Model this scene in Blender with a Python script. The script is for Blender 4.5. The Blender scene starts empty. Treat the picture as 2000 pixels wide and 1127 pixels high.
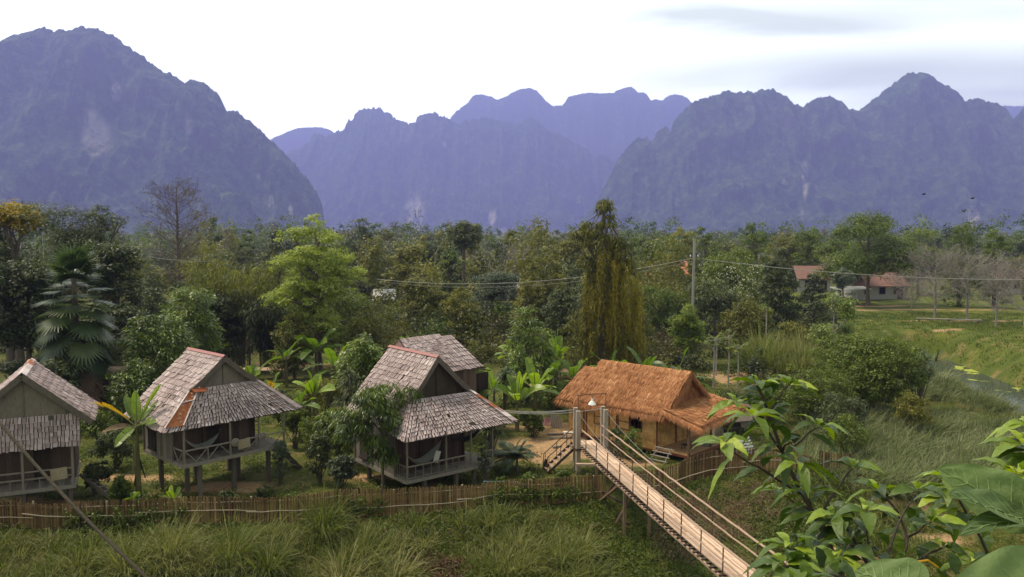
import bpy, math, random
import numpy as np
from mathutils import Vector, Matrix
SC = bpy.context.scene
COL = SC.collection
R = math.radians

# ------------------------------------------------------------------ camera, world, sun, exposure
CH = 10.0; FPX = 1600.0; PITCH = math.atan(113.5/FPX)
cam = bpy.data.cameras.new("camera"); cam.sensor_width = 36; cam.lens = 36*FPX/2000
cam.clip_start = .1; cam.clip_end = 30000
camo = bpy.data.objects.new("camera", cam); COL.objects.link(camo)
camo.location = (0, 0, CH); camo.rotation_euler = (math.pi/2-PITCH, 0, 0)
SC.camera = camo
SUN_EL = R(60); SUN_AZ = R(-72)          # azimuth from +Y (view direction), negative = to the left
world = bpy.data.worlds.new("World"); SC.world = world; world.use_nodes = True
wn = world.node_tree.nodes; wl = world.node_tree.links
bg = wn["Background"]; bg.inputs[1].default_value = .1
sky = wn.new("ShaderNodeTexSky"); sky.sky_type = 'NISHITA'; sky.sun_disc = False
sky.sun_elevation = SUN_EL; sky.sun_rotation = SUN_AZ; sky.air_density = 1.2; sky.dust_density = 3
tc = wn.new("ShaderNodeTexCoord")
mp = wn.new("ShaderNodeMapping"); mp.inputs['Scale'].default_value = (1.6, 1.6, 7.5); mp.inputs['Location'].default_value = (.35, .2, .1)
wl.new(tc.outputs['Generated'], mp.inputs[0])
ns = wn.new("ShaderNodeTexNoise"); ns.inputs['Scale'].default_value = 1.5; ns.inputs['Detail'].default_value = 5
ns.inputs['Roughness'].default_value = .45; ns.inputs['Distortion'].default_value = .35
wl.new(mp.outputs[0], ns.inputs['Vector'])
sx = wn.new("ShaderNodeSeparateXYZ"); wl.new(tc.outputs['Generated'], sx.inputs[0])
ma = wn.new("ShaderNodeMath"); ma.operation = 'MULTIPLY_ADD'; ma.inputs[1].default_value = .42; wl.new(sx.outputs[0], ma.inputs[0]); wl.new(ns.outputs[0], ma.inputs[2])
acc = ma.outputs[0]
for (bx, bz, wx, wz, am) in ((.295, .262, .16, .028, .24), (.20, .275, .10, .018, .15), (.33, .190, .26, .034, .16), (.10, .26, .06, .012, .10), (.5, .20, .2, .03, .10)):   # grey cloud banks low in the sky
    dv = wn.new("ShaderNodeMath"); dv.operation = 'DIVIDE'; wl.new(sx.outputs[0], dv.inputs[0]); wl.new(sx.outputs[1], dv.inputs[1])
    q1 = wn.new("ShaderNodeMath"); q1.operation = 'SUBTRACT'; wl.new(dv.outputs[0], q1.inputs[0]); q1.inputs[1].default_value = bx
    q2 = wn.new("ShaderNodeMath"); q2.operation = 'DIVIDE'; wl.new(q1.outputs[0], q2.inputs[0]); q2.inputs[1].default_value = wx
    dz = wn.new("ShaderNodeMath"); dz.operation = 'DIVIDE'; wl.new(sx.outputs[2], dz.inputs[0]); wl.new(sx.outputs[1], dz.inputs[1])
    nn = wn.new("ShaderNodeMath"); nn.operation = 'MULTIPLY_ADD'; wl.new(ns.outputs[0], nn.inputs[0]); nn.inputs[1].default_value = .16; wl.new(dz.outputs[0], nn.inputs[2])
    q3 = wn.new("ShaderNodeMath"); q3.operation = 'SUBTRACT'; wl.new(nn.outputs[0], q3.inputs[0]); q3.inputs[1].default_value = bz+.08
    q4 = wn.new("ShaderNodeMath"); q4.operation = 'DIVIDE'; wl.new(q3.outputs[0], q4.inputs[0]); q4.inputs[1].default_value = wz
    cb_ = wn.new("ShaderNodeCombineXYZ"); wl.new(q2.outputs[0], cb_.inputs[0]); wl.new(q4.outputs[0], cb_.inputs[1])
    ln_ = wn.new("ShaderNodeVectorMath"); ln_.operation = 'LENGTH'; wl.new(cb_.outputs[0], ln_.inputs[0])
    mr_ = wn.new("ShaderNodeMapRange"); mr_.interpolation_type = 'SMOOTHSTEP'; mr_.inputs['From Min'].default_value = 1.5; mr_.inputs['From Max'].default_value = .1; mr_.inputs['To Max'].default_value = am; wl.new(ln_.outputs['Value'], mr_.inputs[0])
    ad_ = wn.new("ShaderNodeMath"); ad_.operation = 'ADD'; wl.new(acc, ad_.inputs[0]); wl.new(mr_.outputs[0], ad_.inputs[1]); acc = ad_.outputs[0]
cr = wn.new("ShaderNodeValToRGB"); wl.new(acc, cr.inputs[0])
e = cr.color_ramp.elements
e[0].position = .52; e[0].color = (14.2, 15.2, 11.6, 1); e[1].position = .95; e[1].color = (5.6, 6.1, 4.0, 1)
mx = wn.new("ShaderNodeMix"); mx.data_type = 'RGBA'; mx.inputs[0].default_value = .94
wl.new(sky.outputs[0], mx.inputs['A']); wl.new(cr.outputs[0], mx.inputs['B'])
gr = wn.new("ShaderNodeMapRange"); gr.interpolation_type = 'SMOOTHSTEP'; gr.inputs['From Min'].default_value = 0; gr.inputs['From Max'].default_value = .55   # thin bright cloud low in the sky, thicker cloud overhead
gr.inputs['To Min'].default_value = 2.9; gr.inputs['To Max'].default_value = .95; wl.new(sx.outputs[2], gr.inputs[0])
fy = wn.new("ShaderNodeMapRange"); fy.inputs['From Min'].default_value = -.6; fy.inputs['From Max'].default_value = .7; fy.inputs['To Min'].default_value = .35; fy.inputs['To Max'].default_value = 1; wl.new(sx.outputs[1], fy.inputs[0])
gm = wn.new("ShaderNodeMath"); gm.operation = 'MULTIPLY'; wl.new(gr.outputs[0], gm.inputs[0]); wl.new(fy.outputs[0], gm.inputs[1])
vm = wn.new("ShaderNodeVectorMath"); vm.operation = 'SCALE'; wl.new(mx.outputs['Result'], vm.inputs[0]); wl.new(gm.outputs[0], vm.inputs['Scale']); wl.new(vm.outputs[0], bg.inputs[0])
sun = bpy.data.lights.new("sun", 'SUN'); sun.energy = 3.6; sun.angle = R(12); sun.color = (1, .86, .66)
suno = bpy.data.objects.new("sun", sun); COL.objects.link(suno)
sd = Vector((math.sin(SUN_AZ)*math.cos(SUN_EL), math.cos(SUN_AZ)*math.cos(SUN_EL), math.sin(SUN_EL)))
suno.rotation_euler = (-sd).to_track_quat('-Z', 'Y').to_euler(); suno.location = (0, 0, 60)
SC.view_settings.view_transform = 'Standard'; SC.view_settings.look = 'None'; SC.view_settings.exposure = 0.7; SC.view_settings.gamma = 1
SC.render.engine = 'CYCLES'
cy = SC.cycles
cy.max_bounces = 4; cy.diffuse_bounces = 3; cy.glossy_bounces = 2; cy.transmission_bounces = 3; cy.transparent_max_bounces = 6; cy.volume_bounces = 0
cy.use_denoising = True; cy.sample_clamp_indirect = 4; cy.caustics_reflective = False; cy.caustics_refractive = False

# ------------------------------------------------------------------ helpers
cp, sp = math.cos(PITCH), math.sin(PITCH)
def W(px, py, Y):                         # photograph pixel at world depth Y -> world point
    a = (px-1000)/FPX; b = (563.5-py)/FPX
    t = Y/(cp+b*sp); return np.array([a*t, Y, CH+t*(-sp+b*cp)])
def G(px, py, z=0.0):                     # photograph pixel on level z -> world point
    a = (px-1000)/FPX; b = (563.5-py)/FPX
    t = (z-CH)/(-sp+b*cp); return np.array([a*t, t*(cp+b*sp), z])

def hashn(ix, iy, seed):
    h = (ix.astype(np.int64)*374761393 + iy.astype(np.int64)*668265263 + seed*1442695041) & 0xffffffff
    h = ((h ^ (h >> 13))*1274126177) & 0xffffffff
    return ((h ^ (h >> 16)) & 0xffff)/65535.0
def vnoise(x, y, seed=0):
    x = np.asarray(x, float); y = np.asarray(y, float)
    ix = np.floor(x); iy = np.floor(y); fx = x-ix; fy = y-iy
    fx = fx*fx*(3-2*fx); fy = fy*fy*(3-2*fy)
    a = hashn(ix, iy, seed); b = hashn(ix+1, iy, seed); c = hashn(ix, iy+1, seed); d = hashn(ix+1, iy+1, seed)
    return a+(b-a)*fx+(c-a)*fy+(a-b-c+d)*fx*fy
def fbm(x, y, seed=0, o=4, ridged=False):
    s = 0; amp = .5; n = 0
    for i in range(o):
        v = vnoise(x, y, seed+i*17)
        if ridged: v = 1-abs(2*v-1)
        s = s+v*amp; n += amp; amp *= .5; x = np.asarray(x)*2.03+3.1; y = np.asarray(y)*2.03+1.7
    return s/n
def sstep(a, b, x):
    t = np.clip((np.asarray(x, float)-a)/(b-a), 0, 1); return t*t*(3-2*t)

def unit(v):
    v = np.asarray(v, float); return v/np.maximum(np.linalg.norm(v, axis=-1, keepdims=True), 1e-9)

class MB:
    """collects quads and triangles with a tint per face, builds ONE mesh object"""
    def __init__(s): s.v = []; s.f = []; s.t = []; s.n = 0; s.m = []
    def add(s, v, f, t=None, mi=0):
        v = np.asarray(v, float).reshape(-1, 3); f = np.asarray(f, np.int64)
        if f.ndim == 1: f = f.reshape(1, -1)
        s.v.append(v); s.f.append(f+s.n); s.n += len(v)
        if t is None: t = random.random()
        s.t.append(np.broadcast_to(np.asarray(t, float), (len(f),)).copy()); s.m.append(np.full(len(f), mi, np.int32))
        return s
    def merge(s, o, M=None, off=None, scale=1., dt=0.):
        for v, f, t, m in zip(o.v, o.f, o.t, o.m):
            pass
        v = np.concatenate(o.v)*scale
        if M is not None: v = v @ np.asarray(M).T
        if off is not None: v = v+np.asarray(off)
        s.v.append(v)
        for f, t, m in zip(o.f, o.t, o.m): s.f.append(f+s.n); s.t.append(np.clip(t+dt, 0, 1)); s.m.append(m)
        s.n += len(v)
    def build(s, name, mat, parent=None, smooth=False, mats=None):
        if not s.v:
            s.v.append(np.zeros((3, 3))); s.f.append(np.array([[0, 1, 2]])); s.t.append(np.zeros(1)); s.m.append(np.zeros(1, np.int32))
        me = bpy.data.meshes.new(name)
        v = np.concatenate(s.v).astype(np.float32); me.vertices.add(len(v)); me.vertices.foreach_set('co', v.ravel())
        tot = np.concatenate([np.full(len(f), f.shape[1]) for f in s.f]); li = np.concatenate([f.ravel() for f in s.f])
        me.loops.add(len(li)); me.loops.foreach_set('vertex_index', li.astype(np.int32))
        me.polygons.add(len(tot)); st = np.concatenate([[0], np.cumsum(tot)[:-1]]).astype(np.int32)
        me.polygons.foreach_set('loop_start', st)
        me.update(calc_edges=True)
        me.polygons.foreach_set('use_smooth', np.full(len(tot), bool(smooth)))
        a = me.attributes.new('tint', 'FLOAT', 'FACE'); a.data.foreach_set('value', np.concatenate(s.t).astype(np.float32))
        for m in (mats or [mat]): me.materials.append(m)
        if mats: me.polygons.foreach_set('material_index', np.concatenate(s.m))
        o = bpy.data.objects.new(name, me); COL.objects.link(o)
        if parent is not None: o.parent = parent
        return o
    # ---- primitives
    def box(s, lo, hi, t=None, mi=0):
        x0, y0, z0 = lo; x1, y1, z1 = hi
        v = [(x0,y0,z0),(x1,y0,z0),(x1,y1,z0),(x0,y1,z0),(x0,y0,z1),(x1,y0,z1),(x1,y1,z1),(x0,y1,z1)]
        return s.add(v, [(0,3,2,1),(4,5,6,7),(0,1,5,4),(1,2,6,5),(2,3,7,6),(3,0,4,7)], t, mi)
    def beam(s, a, b, w, h=None, t=None, up=(0,0,1), mi=0):      # a rectangular bar from a to b
        a = np.array(a, float); b = np.array(b, float); h = w if h is None else h
        d = unit(b-a); up = np.array(up, float)
        if abs(d @ up) > .97: up = np.array([1., 0, 0])
        sd_ = unit(np.cross(d, up)); u = np.cross(sd_, d)
        v = []
        for p in (a, b):
            for i, j in ((-1,-1),(1,-1),(1,1),(-1,1)): v.append(p+sd_*i*w/2+u*j*h/2)
        return s.add(v, [(0,1,2,3),(7,6,5,4),(0,4,5,1),(1,5,6,2),(2,6,7,3),(3,7,4,0)], t, mi)
    def tube(s, pts, r, n=6, t=None, cap=True, mi=0):
        pts = np.asarray(pts, float); k = len(pts); r = np.broadcast_to(np.asarray(r, float), (k,))
        d = unit(np.gradient(pts, axis=0)); ref = np.array([0, 0, 1.]) if abs(d[0][2]) < .9 else np.array([1., 0, 0])
        sd_ = unit(np.cross(d, ref)); u = np.cross(sd_, d)
        an = np.arange(n)*2*math.pi/n
        v = pts[:, None]+r[:, None, None]*(np.cos(an)[None, :, None]*sd_[:, None]+np.sin(an)[None, :, None]*u[:, None])
        i = np.arange(k-1)[:, None]*n; j = np.arange(n)[None]; j2 = (j+1) % n
        f = np.stack([i+j, i+j2, i+n+j2, i+n+j], -1).reshape(-1, 4)
        t = random.random() if t is None else t
        n0 = s.n; s.add(v.reshape(-1, 3), f, t, mi)
        if cap and n in (3, 4, 5, 6, 8, 10, 12, 16):
            s.f.append(np.array([list(range(n-1, -1, -1)), [(k-1)*n+q for q in range(n)]])+n0); s.t.append(np.full(2, t)); s.m.append(np.full(2, mi, np.int32))
        return s
    def ribbons(s, P, D, S, L, Wd, curve=0., seg=2, prof=(.15, 1, .1), fold=0., t=None, cols=2, twist=0., grav=(0, 0, -1), wave=0.):
        """n curved leaves or blades: base P, direction D, side S, droop = curve"""
        P = np.asarray(P, float).reshape(-1, 3); n = len(P)
        D = np.broadcast_to(unit(D), (n, 3)); S = np.broadcast_to(np.asarray(S, float), (n, 3))
        S = unit(S-(S*D).sum(1, keepdims=True)*D); N = np.cross(S, D)
        L = np.broadcast_to(np.asarray(L, float), (n,)); Wd = np.broadcast_to(np.asarray(Wd, float), (n,)); curve = np.broadcast_to(np.asarray(curve, float), (n,))
        tt = np.linspace(0, 1, seg+1); pw = np.interp(tt, np.linspace(0, 1, len(prof)), prof)
        g = np.asarray(grav, float)
        c = P[:, None]+D[:, None]*(L[:, None]*tt)[..., None]+g*(curve[:, None]*L[:, None]*tt**2)[..., None]
        hw = Wd[:, None]*pw*.5
        if cols == 2:
            v = np.stack([c-S[:, None]*hw[..., None], c+S[:, None]*hw[..., None]], 2)
        else:
            lift = N[:, None]*(hw*fold)[..., None]
            if wave:
                wv = np.sin(tt*seg*1.7+np.arange(n)[:, None])*wave
                lift = lift+N[:, None]*(hw*wv)[..., None]
            v = np.stack([c-S[:, None]*hw[..., None]+lift, c, c+S[:, None]*hw[..., None]+lift], 2)
        C = v.shape[2]
        i = np.arange(n)[:, None, None]*((seg+1)*C)+np.arange(seg)[None, :, None]*C+np.arange(C-1)[None, None]
        f = np.stack([i, i+1, i+1+C, i+C], -1).reshape(-1, 4)
        if t is None: t = np.random.rand(n)
        t = np.repeat(np.broadcast_to(np.asarray(t, float), (n,)), seg*(C-1))
        return s.add(v.reshape(-1, 3), f, t)

def tag(o, label=None, cat=None, group=None, kind=None):
    if label: o['label'] = label
    if cat: o['category'] = cat
    if group: o['group'] = group
    if kind: o['kind'] = kind
    return o
def empty(name, loc, rz=0.):
    o = bpy.data.objects.new(name, None); COL.objects.link(o); o.location = [float(q) for q in loc]; o.rotation_euler = (0, 0, rz); o.empty_display_size = .2
    return o
def copy_tree(o, parent=None):
    c = o.copy(); COL.objects.link(c)
    if parent is not None: c.parent = parent
    for ch in [q for q in o.children]: copy_tree(ch, c)
    return c

# ------------------------------------------------------------------ materials
def pmat(name, cols, rough=.8, scale=(6, 6, 6), amt=.35, bump=.3, trans=0., spec=.25, detail=4, metal=0., bscale=None, coords='Object'):
    """ramp over the face tint plus noise; optional translucency"""
    m = bpy.data.materials.new(name); m.use_nodes = True; nt = m.node_tree; N = nt.nodes; Lk = nt.links
    bs = N['Principled BSDF']; out = N['Material Output']
    at = N.new('ShaderNodeAttribute'); at.attribute_name = 'tint'
    cr = N.new('ShaderNodeValToRGB'); el = cr.color_ramp.elements
    k = len(cols)
    while len(el) < k: el.new(.5)
    for i, c in enumerate(cols): el[i].position = i/(k-1); el[i].color = (*c, 1)
    if amt or bump:
        tc = N.new('ShaderNodeTexCoord'); mp = N.new('ShaderNodeMapping'); mp.inputs['Scale'].default_value = scale
        Lk.new(tc.outputs[coords], mp.inputs[0])
        nz = N.new('ShaderNodeTexNoise'); nz.inputs['Scale'].default_value = 1; nz.inputs['Detail'].default_value = detail; nz.inputs['Roughness'].default_value = .6
        Lk.new(mp.outputs[0], nz.inputs['Vector'])
        m1 = N.new('ShaderNodeMath'); m1.operation = 'SUBTRACT'; m1.inputs[1].default_value = .5; Lk.new(nz.outputs[0], m1.inputs[0])
        m2 = N.new('ShaderNodeMath'); m2.operation = 'MULTIPLY_ADD'; m2.inputs[1].default_value = amt*2; Lk.new(m1.outputs[0], m2.inputs[0]); Lk.new(at.outputs['Fac'], m2.inputs[2])
        Lk.new(m2.outputs[0], cr.inputs[0])
        if bump:
            b = N.new('ShaderNodeBump'); b.inputs['Strength'].default_value = bump; b.inputs['Distance'].default_value = .03
            Lk.new(nz.outputs[0], b.inputs['Height']); Lk.new(b.outputs[0], bs.inputs['Normal'])
    else: Lk.new(at.outputs['Fac'], cr.inputs[0])
    Lk.new(cr.outputs[0], bs.inputs['Base Color'])
    bs.inputs['Roughness'].default_value = rough; bs.inputs['Specular IOR Level'].default_value = spec; bs.inputs['Metallic'].default_value = metal
    if trans:
        tr = N.new('ShaderNodeBsdfTranslucent'); hs = N.new('ShaderNodeHueSaturation'); hs.inputs['Value'].default_value = 1.35; hs.inputs['Saturation'].default_value = 1.1
        Lk.new(cr.outputs[0], hs.inputs['Color']); Lk.new(hs.outputs[0], tr.inputs['Color'])
        mix = N.new('ShaderNodeMixShader'); mix.inputs[0].default_value = trans
        Lk.new(bs.outputs[0], mix.inputs[1]); Lk.new(tr.outputs[0], mix.inputs[2]); Lk.new(mix.outputs[0], out.inputs['Surface'])
    return m
def leaf(name, cols, trans=.35, rough=.5, spec=.3): return pmat(name, cols, rough=rough, amt=0, bump=0, trans=trans, spec=spec)
# ------------------------------------------------------------------ terrain
FXY = np.array([(-60,25.5),(-25,26.6),(-16.9,27.0),(-8.6,27.6),(-3,28.5),(0.5,29.1),(3.5,29.9),(5.9,31),(8.2,33),(11,33.6),(14,34.2),(60,40)])
def yfence(x): return np.interp(x, FXY[:,0], FXY[:,1])
CHX = np.array([(38.5,77),(38.2,74),(37.6,70),(37,66),(36.2,62),(35.6,58),(35.4,52),(36.5,44),(38,36),(37,28),(30,22),(18,19.5),(0,18.5),(-30,18),(-90,17)], float)
def chan_dist(x, y):
    x = np.asarray(x, float); y = np.asarray(y, float); d = np.full(np.broadcast(x, y).shape, 1e9)
    for (x0, y0), (x1, y1) in zip(CHX[:-1], CHX[1:]):
        dx, dy = x1-x0, y1-y0; t = np.clip(((x-x0)*dx+(y-y0)*dy)/(dx*dx+dy*dy), 0, 1)
        d = np.minimum(d, np.hypot(x-x0-t*dx, y-y0-t*dy))
    return d
WATER_Z = -2.25
def H(x, y):
    x = np.asarray(x, float); y = np.asarray(y, float)
    d = yfence(x)-y
    z = -.27*np.clip(d, 0, None)-.25*sstep(0, 3, d)
    z = np.maximum(z, -3.4)
    zr = -1.5*sstep(10.5, 16, x)*(1-sstep(44, 56, y)*(1-.85*sstep(18, 26, x)*(1-sstep(64, 74, y))))*(1-sstep(38, 46, x))     # the lower ground on the right
    z = np.minimum(z, 0)+np.where(d > 0, zr*.4, zr)
    cd = chan_dist(x, y)
    z = np.where(y > 26, z*sstep(1.4, 8, cd)+(-3.0)*(1-sstep(1.4, 5.6, cd)), z)
    z = z+.5*np.exp(-(((x-48)/5)**2+((y-76)/6)**2))*sstep(4, 9, cd)         # mound on the far bank
    nb = np.where(y < 16.5, 6.6-np.clip(y-3, 0, None)*9.9/13, -9)               # near bank under the camera
    z = np.maximum(z, nb)
    far = sstep(90, 400, np.hypot(x, y))
    z = z+(fbm(x*.35, y*.35, 5, 3)-.5)*.35*(1-far)+(fbm(x*.05, y*.05, 9, 3)-.5)*.5*sstep(30, 60, y)
    return z
def axis_pts(segs):
    out = []
    for a, b, n in segs: out.append(np.linspace(a, b, n, endpoint=False))
    return np.concatenate(out+[[segs[-1][1]]])
gx = axis_pts([(-9000,-600,10),(-600,-80,16),(-80,-24,28),(-24,24,120),(24,62,76),(62,120,24),(120,700,16),(700,9000,10)])
gy = axis_pts([(-60,0,8),(0,18,24),(18,46,90),(46,110,110),(110,260,40),(260,1200,20),(1200,9000,8)])
XX, YY = np.meshgrid(gx, gy); ZZ = H(XX, YY)
nx, ny = len(gx), len(gy)
i = np.arange(ny-1)[:, None]*nx+np.arange(nx-1)[None]
gf = np.stack([i, i+1, i+1+nx, i+nx], -1).reshape(-1, 4)
cxx = XX.reshape(-1); cyy = YY.reshape(-1)
DIRT = []   # (px, py, z, rx, ry) patches of bare earth in world coordinates
for px_, py_, z_, rx_, ry_ in ((1085,872,0,2.6,2.6),(1040,890,0,1.8,1.2),(1120,855,0,1.6,2.0),(1240,905,0,1.2,.6),(1425,738,0,4.5,2.2),(82,1093,-.6,.5,.35),(1075,838,0,2.2,1.8),
                    (1830,1030,-1.4,1.4,.4),(1660,1075,-1.6,1.0,.45),(1790,995,-1.4,1.6,.35),(880,655,0,2.5,1.2),(1850,657,-.6,1.6,1.0),(1790,604,0,12,.8),(1960,625,0,14,.8),(1700,597,0,9,.9),
                    (740,930,0,1.4,.5),(260,935,0,1.5,.5),(440,955,0,2.2,.8),(870,955,0,1.6,.8),(560,715,0,4,1.6),(820,985,0,.8,.3),(60,985,0,2,.5)):
    g_ = G(px_, py_, z_); DIRT.append((g_[0], g_[1], rx_, ry_))
def dirt_at(x, y):
    m = np.zeros(np.shape(x)); nn = (fbm(np.asarray(x)*1.3, np.asarray(y)*1.3, 33, 3)-.5)*1.3
    for a, b, rx_, ry_ in DIRT:
        q = np.sqrt(((x-a)/rx_)**2+((y-b)/ry_)**2)+nn
        m = np.maximum(m, 1-sstep(.7, 1.15, q))
    return m
tm = MB(); tm.add(np.stack([XX, YY, ZZ], -1).reshape(-1, 3), gf, 0.5)

mt = bpy.data.materials.new("ground_soil_and_turf"); mt.use_nodes = True; nt = mt.node_tree; N = nt.nodes; Lk = nt.links
def nz_(scale, det=4, rough=.6, dist=0):
    n = N.new('ShaderNodeTexNoise'); n.inputs['Scale'].default_value = scale; n.inputs['Detail'].default_value = det; n.inputs['Roughness'].default_value = rough; n.inputs['Distortion'].default_value = dist
    Lk.new(tcg.outputs['Object'], n.inputs['Vector']); return n
def ramp_(src, stops):
    c = N.new('ShaderNodeValToRGB'); el = c.color_ramp.elements
    while len(el) < len(stops): el.new(.5)
    for i, (p, col) in enumerate(stops): el[i].position = p; el[i].color = (*col, 1)
    Lk.new(src, c.inputs[0]); return c
def mix_(f, a, b):
    m = N.new('ShaderNodeMix'); m.data_type = 'RGBA'
    if isinstance(f, float): m.inputs[0].default_value = f
    else: Lk.new(f, m.inputs[0])
    Lk.new(a, m.inputs['A']); Lk.new(b, m.inputs['B']); return m.outputs['Result']
tcg = N.new('ShaderNodeTexCoord')
n1 = nz_(.7, 5); n2 = nz_(7, 4, .7); n3 = nz_(.12, 3)
grass = ramp_(n2.outputs[0], [(.25, (.022,.028,.007)), (.5, (.055,.066,.012)), (.75, (.10,.10,.025))])
soil = ramp_(n2.outputs[0], [(.2, (.14,.085,.045)), (.5, (.30,.19,.10)), (.8, (.46,.32,.19))])
pat = ramp_(n1.outputs[0], [(.52, (0,0,0)), (.7, (.75,.75,.75))])
dat = N.new('ShaderNodeAttribute'); dat.attribute_name = 'dirt'
mxm = N.new('ShaderNodeMath'); mxm.operation = 'MAXIMUM'; Lk.new(dat.outputs['Fac'], mxm.inputs[0])
pm = N.new('ShaderNodeMath'); pm.operation = 'MULTIPLY'; pm.inputs[1].default_value = .55; Lk.new(pat.outputs[0], pm.inputs[0]); Lk.new(pm.outputs[0], mxm.inputs[1])
mead = ramp_(n3.outputs[0], [(.35, (.045,.07,.012)), (.6, (.09,.105,.018)), (.8, (.13,.115,.03))])
lat = N.new('ShaderNodeAttribute'); lat.attribute_name = 'meadow'
g2 = mix_(lat.outputs['Fac'], grass.outputs[0], mead.outputs[0])
fin = mix_(mxm.outputs[0], g2, soil.outputs[0])
bs = N['Principled BSDF']; Lk.new(fin, bs.inputs['Base Color']); bs.inputs['Roughness'].default_value = .95; bs.inputs['Specular IOR Level'].default_value = .1
bp = N.new('ShaderNodeBump'); bp.inputs['Strength'].default_value = .6; bp.inputs['Distance'].default_value = .08; Lk.new(n2.outputs[0], bp.inputs['Height']); Lk.new(bp.outputs[0], bs.inputs['Normal'])
ground = tm.build('ground', mt, smooth=True); tag(ground, kind='structure')
a = ground.data.attributes.new('dirt', 'FLOAT', 'POINT'); a.data.foreach_set('value', dirt_at(cxx, cyy).astype(np.float32))
md = sstep(48, 60, cyy)*sstep(22, 34, cxx)*(1-sstep(120, 200, cyy))
a = ground.data.attributes.new('meadow', 'FLOAT', 'POINT'); a.data.foreach_set('value', md.astype(np.float32))

# ---- stream: a winding sheet of still water with duckweed along its edges
wm = bpy.data.materials.new("stream_water"); wm.use_nodes = True; nt = wm.node_tree; N = nt.nodes; Lk = nt.links
tcg = N.new('ShaderNodeTexCoord')
na = nz_(.33, 4, .6, .6); nb2 = nz_(6, 3)
al = ramp_(na.outputs[0], [(.60, (0,0,0)), (.62, (1,1,1))])
alg = ramp_(nb2.outputs[0], [(.3, (.16,.20,.03)), (.7, (.34,.36,.08))])
bs = N['Principled BSDF']; bs.inputs['Base Color'].default_value = (.035,.045,.04,1); bs.inputs['Roughness'].default_value = .12; bs.inputs['Specular IOR Level'].default_value = .22
b2 = N.new('ShaderNodeBsdfDiffuse'); Lk.new(alg.outputs[0], b2.inputs[0])
ms = N.new('ShaderNodeMixShader'); Lk.new(al.outputs[0], ms.inputs[0]); Lk.new(bs.outputs[0], ms.inputs[1]); Lk.new(b2.outputs[0], ms.inputs[2]); Lk.new(ms.outputs[0], N['Material Output'].inputs['Surface'])
wb = MB()
def smooth_path(P, n):
    P = np.asarray(P, float); s = np.arange(len(P)); q = np.linspace(0, len(P)-1, n)
    return np.stack([np.interp(q, s, P[:, k]) for k in range(P.shape[1])], 1)
cpth = smooth_path(CHX, 120); tn = unit(np.gradient(cpth, axis=0)); nr = np.stack([-tn[:,1], tn[:,0]], 1)
hw = 5.6
v = np.concatenate([np.c_[cpth-nr*hw, np.full(120, WATER_Z)], np.c_[cpth+nr*hw, np.full(120, WATER_Z)]])
k = np.arange(119); wb.add(v, np.stack([k, k+1, k+121, k+120], -1), .5)
wo = wb.build('stream_water', wm); tag(wo, kind='structure')

# ------------------------------------------------------------------ karst mountains
mm = bpy.data.materials.new("karst_forest_and_rock"); mm.use_nodes = True; nt = mm.node_tree; N = nt.nodes; Lk = nt.links
tcg = N.new('ShaderNodeTexCoord')
na = nz_(.0055, 6, .65); nb_ = nz_(.028, 8, .8); 
veg = ramp_(nb_.outputs[0], [(.36, (.010,.020,.010)), (.5, (.04,.075,.022)), (.66, (.15,.20,.06))])
mpm = N.new('ShaderNodeMapping'); mpm.inputs['Scale'].default_value = (.014, .014, .005); Lk.new(tcg.outputs['Object'], mpm.inputs[0])
nr_ = N.new('ShaderNodeTexNoise'); nr_.inputs['Scale'].default_value = 1; nr_.inputs['Detail'].default_value = 5; nr_.inputs['Roughness'].default_value = .7; Lk.new(mpm.outputs[0], nr_.inputs['Vector'])
rock = ramp_(nr_.outputs[0], [(.3, (.022,.022,.022)), (.5, (.045,.045,.04)), (.75, (.10,.095,.08))])
ge = N.new('ShaderNodeNewGeometry'); sz = N.new('ShaderNodeSeparateXYZ'); Lk.new(ge.outputs['Normal'], sz.inputs[0])
ad = N.new('ShaderNodeMath'); ad.operation = 'MULTIPLY_ADD'; ad.inputs[1].default_value = .9; Lk.new(na.outputs[0], ad.inputs[0]); Lk.new(sz.outputs[2], ad.inputs[2])
msk = ramp_(ad.outputs[0], [(.52, (1,1,1)), (.72, (0,0,0))])
base = mix_(msk.outputs[0], veg.outputs[0], rock.outputs[0])
pal = N.new('ShaderNodeAttribute'); pal.attribute_name = 'scar'
pale = ramp_(nr_.outputs[0], [(.3, (.10,.09,.07)), (.65, (.50,.46,.36))])
sm = N.new('ShaderNodeMath'); sm.operation = 'MULTIPLY'; sr_ = ramp_(nr_.outputs[0], [(.38, (0,0,0)), (.55, (1,1,1))]); Lk.new(sr_.outputs[0], sm.inputs[0]); Lk.new(pal.outputs['Fac'], sm.inputs[1])
fin = mix_(sm.outputs[0], base, pale.outputs[0])
bs = N['Principled BSDF']; Lk.new(fin, bs.inputs['Base Color']); bs.inputs['Roughness'].default_value = .95; bs.inputs['Specular IOR Level'].default_value = .05
bp = N.new('ShaderNodeBump'); bp.inputs['Strength'].default_value = 1; bp.inputs['Distance'].default_value = 20; Lk.new(nb_.outputs[0], bp.inputs['Height']); Lk.new(bp.outputs[0], bs.inputs['Normal'])

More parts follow.
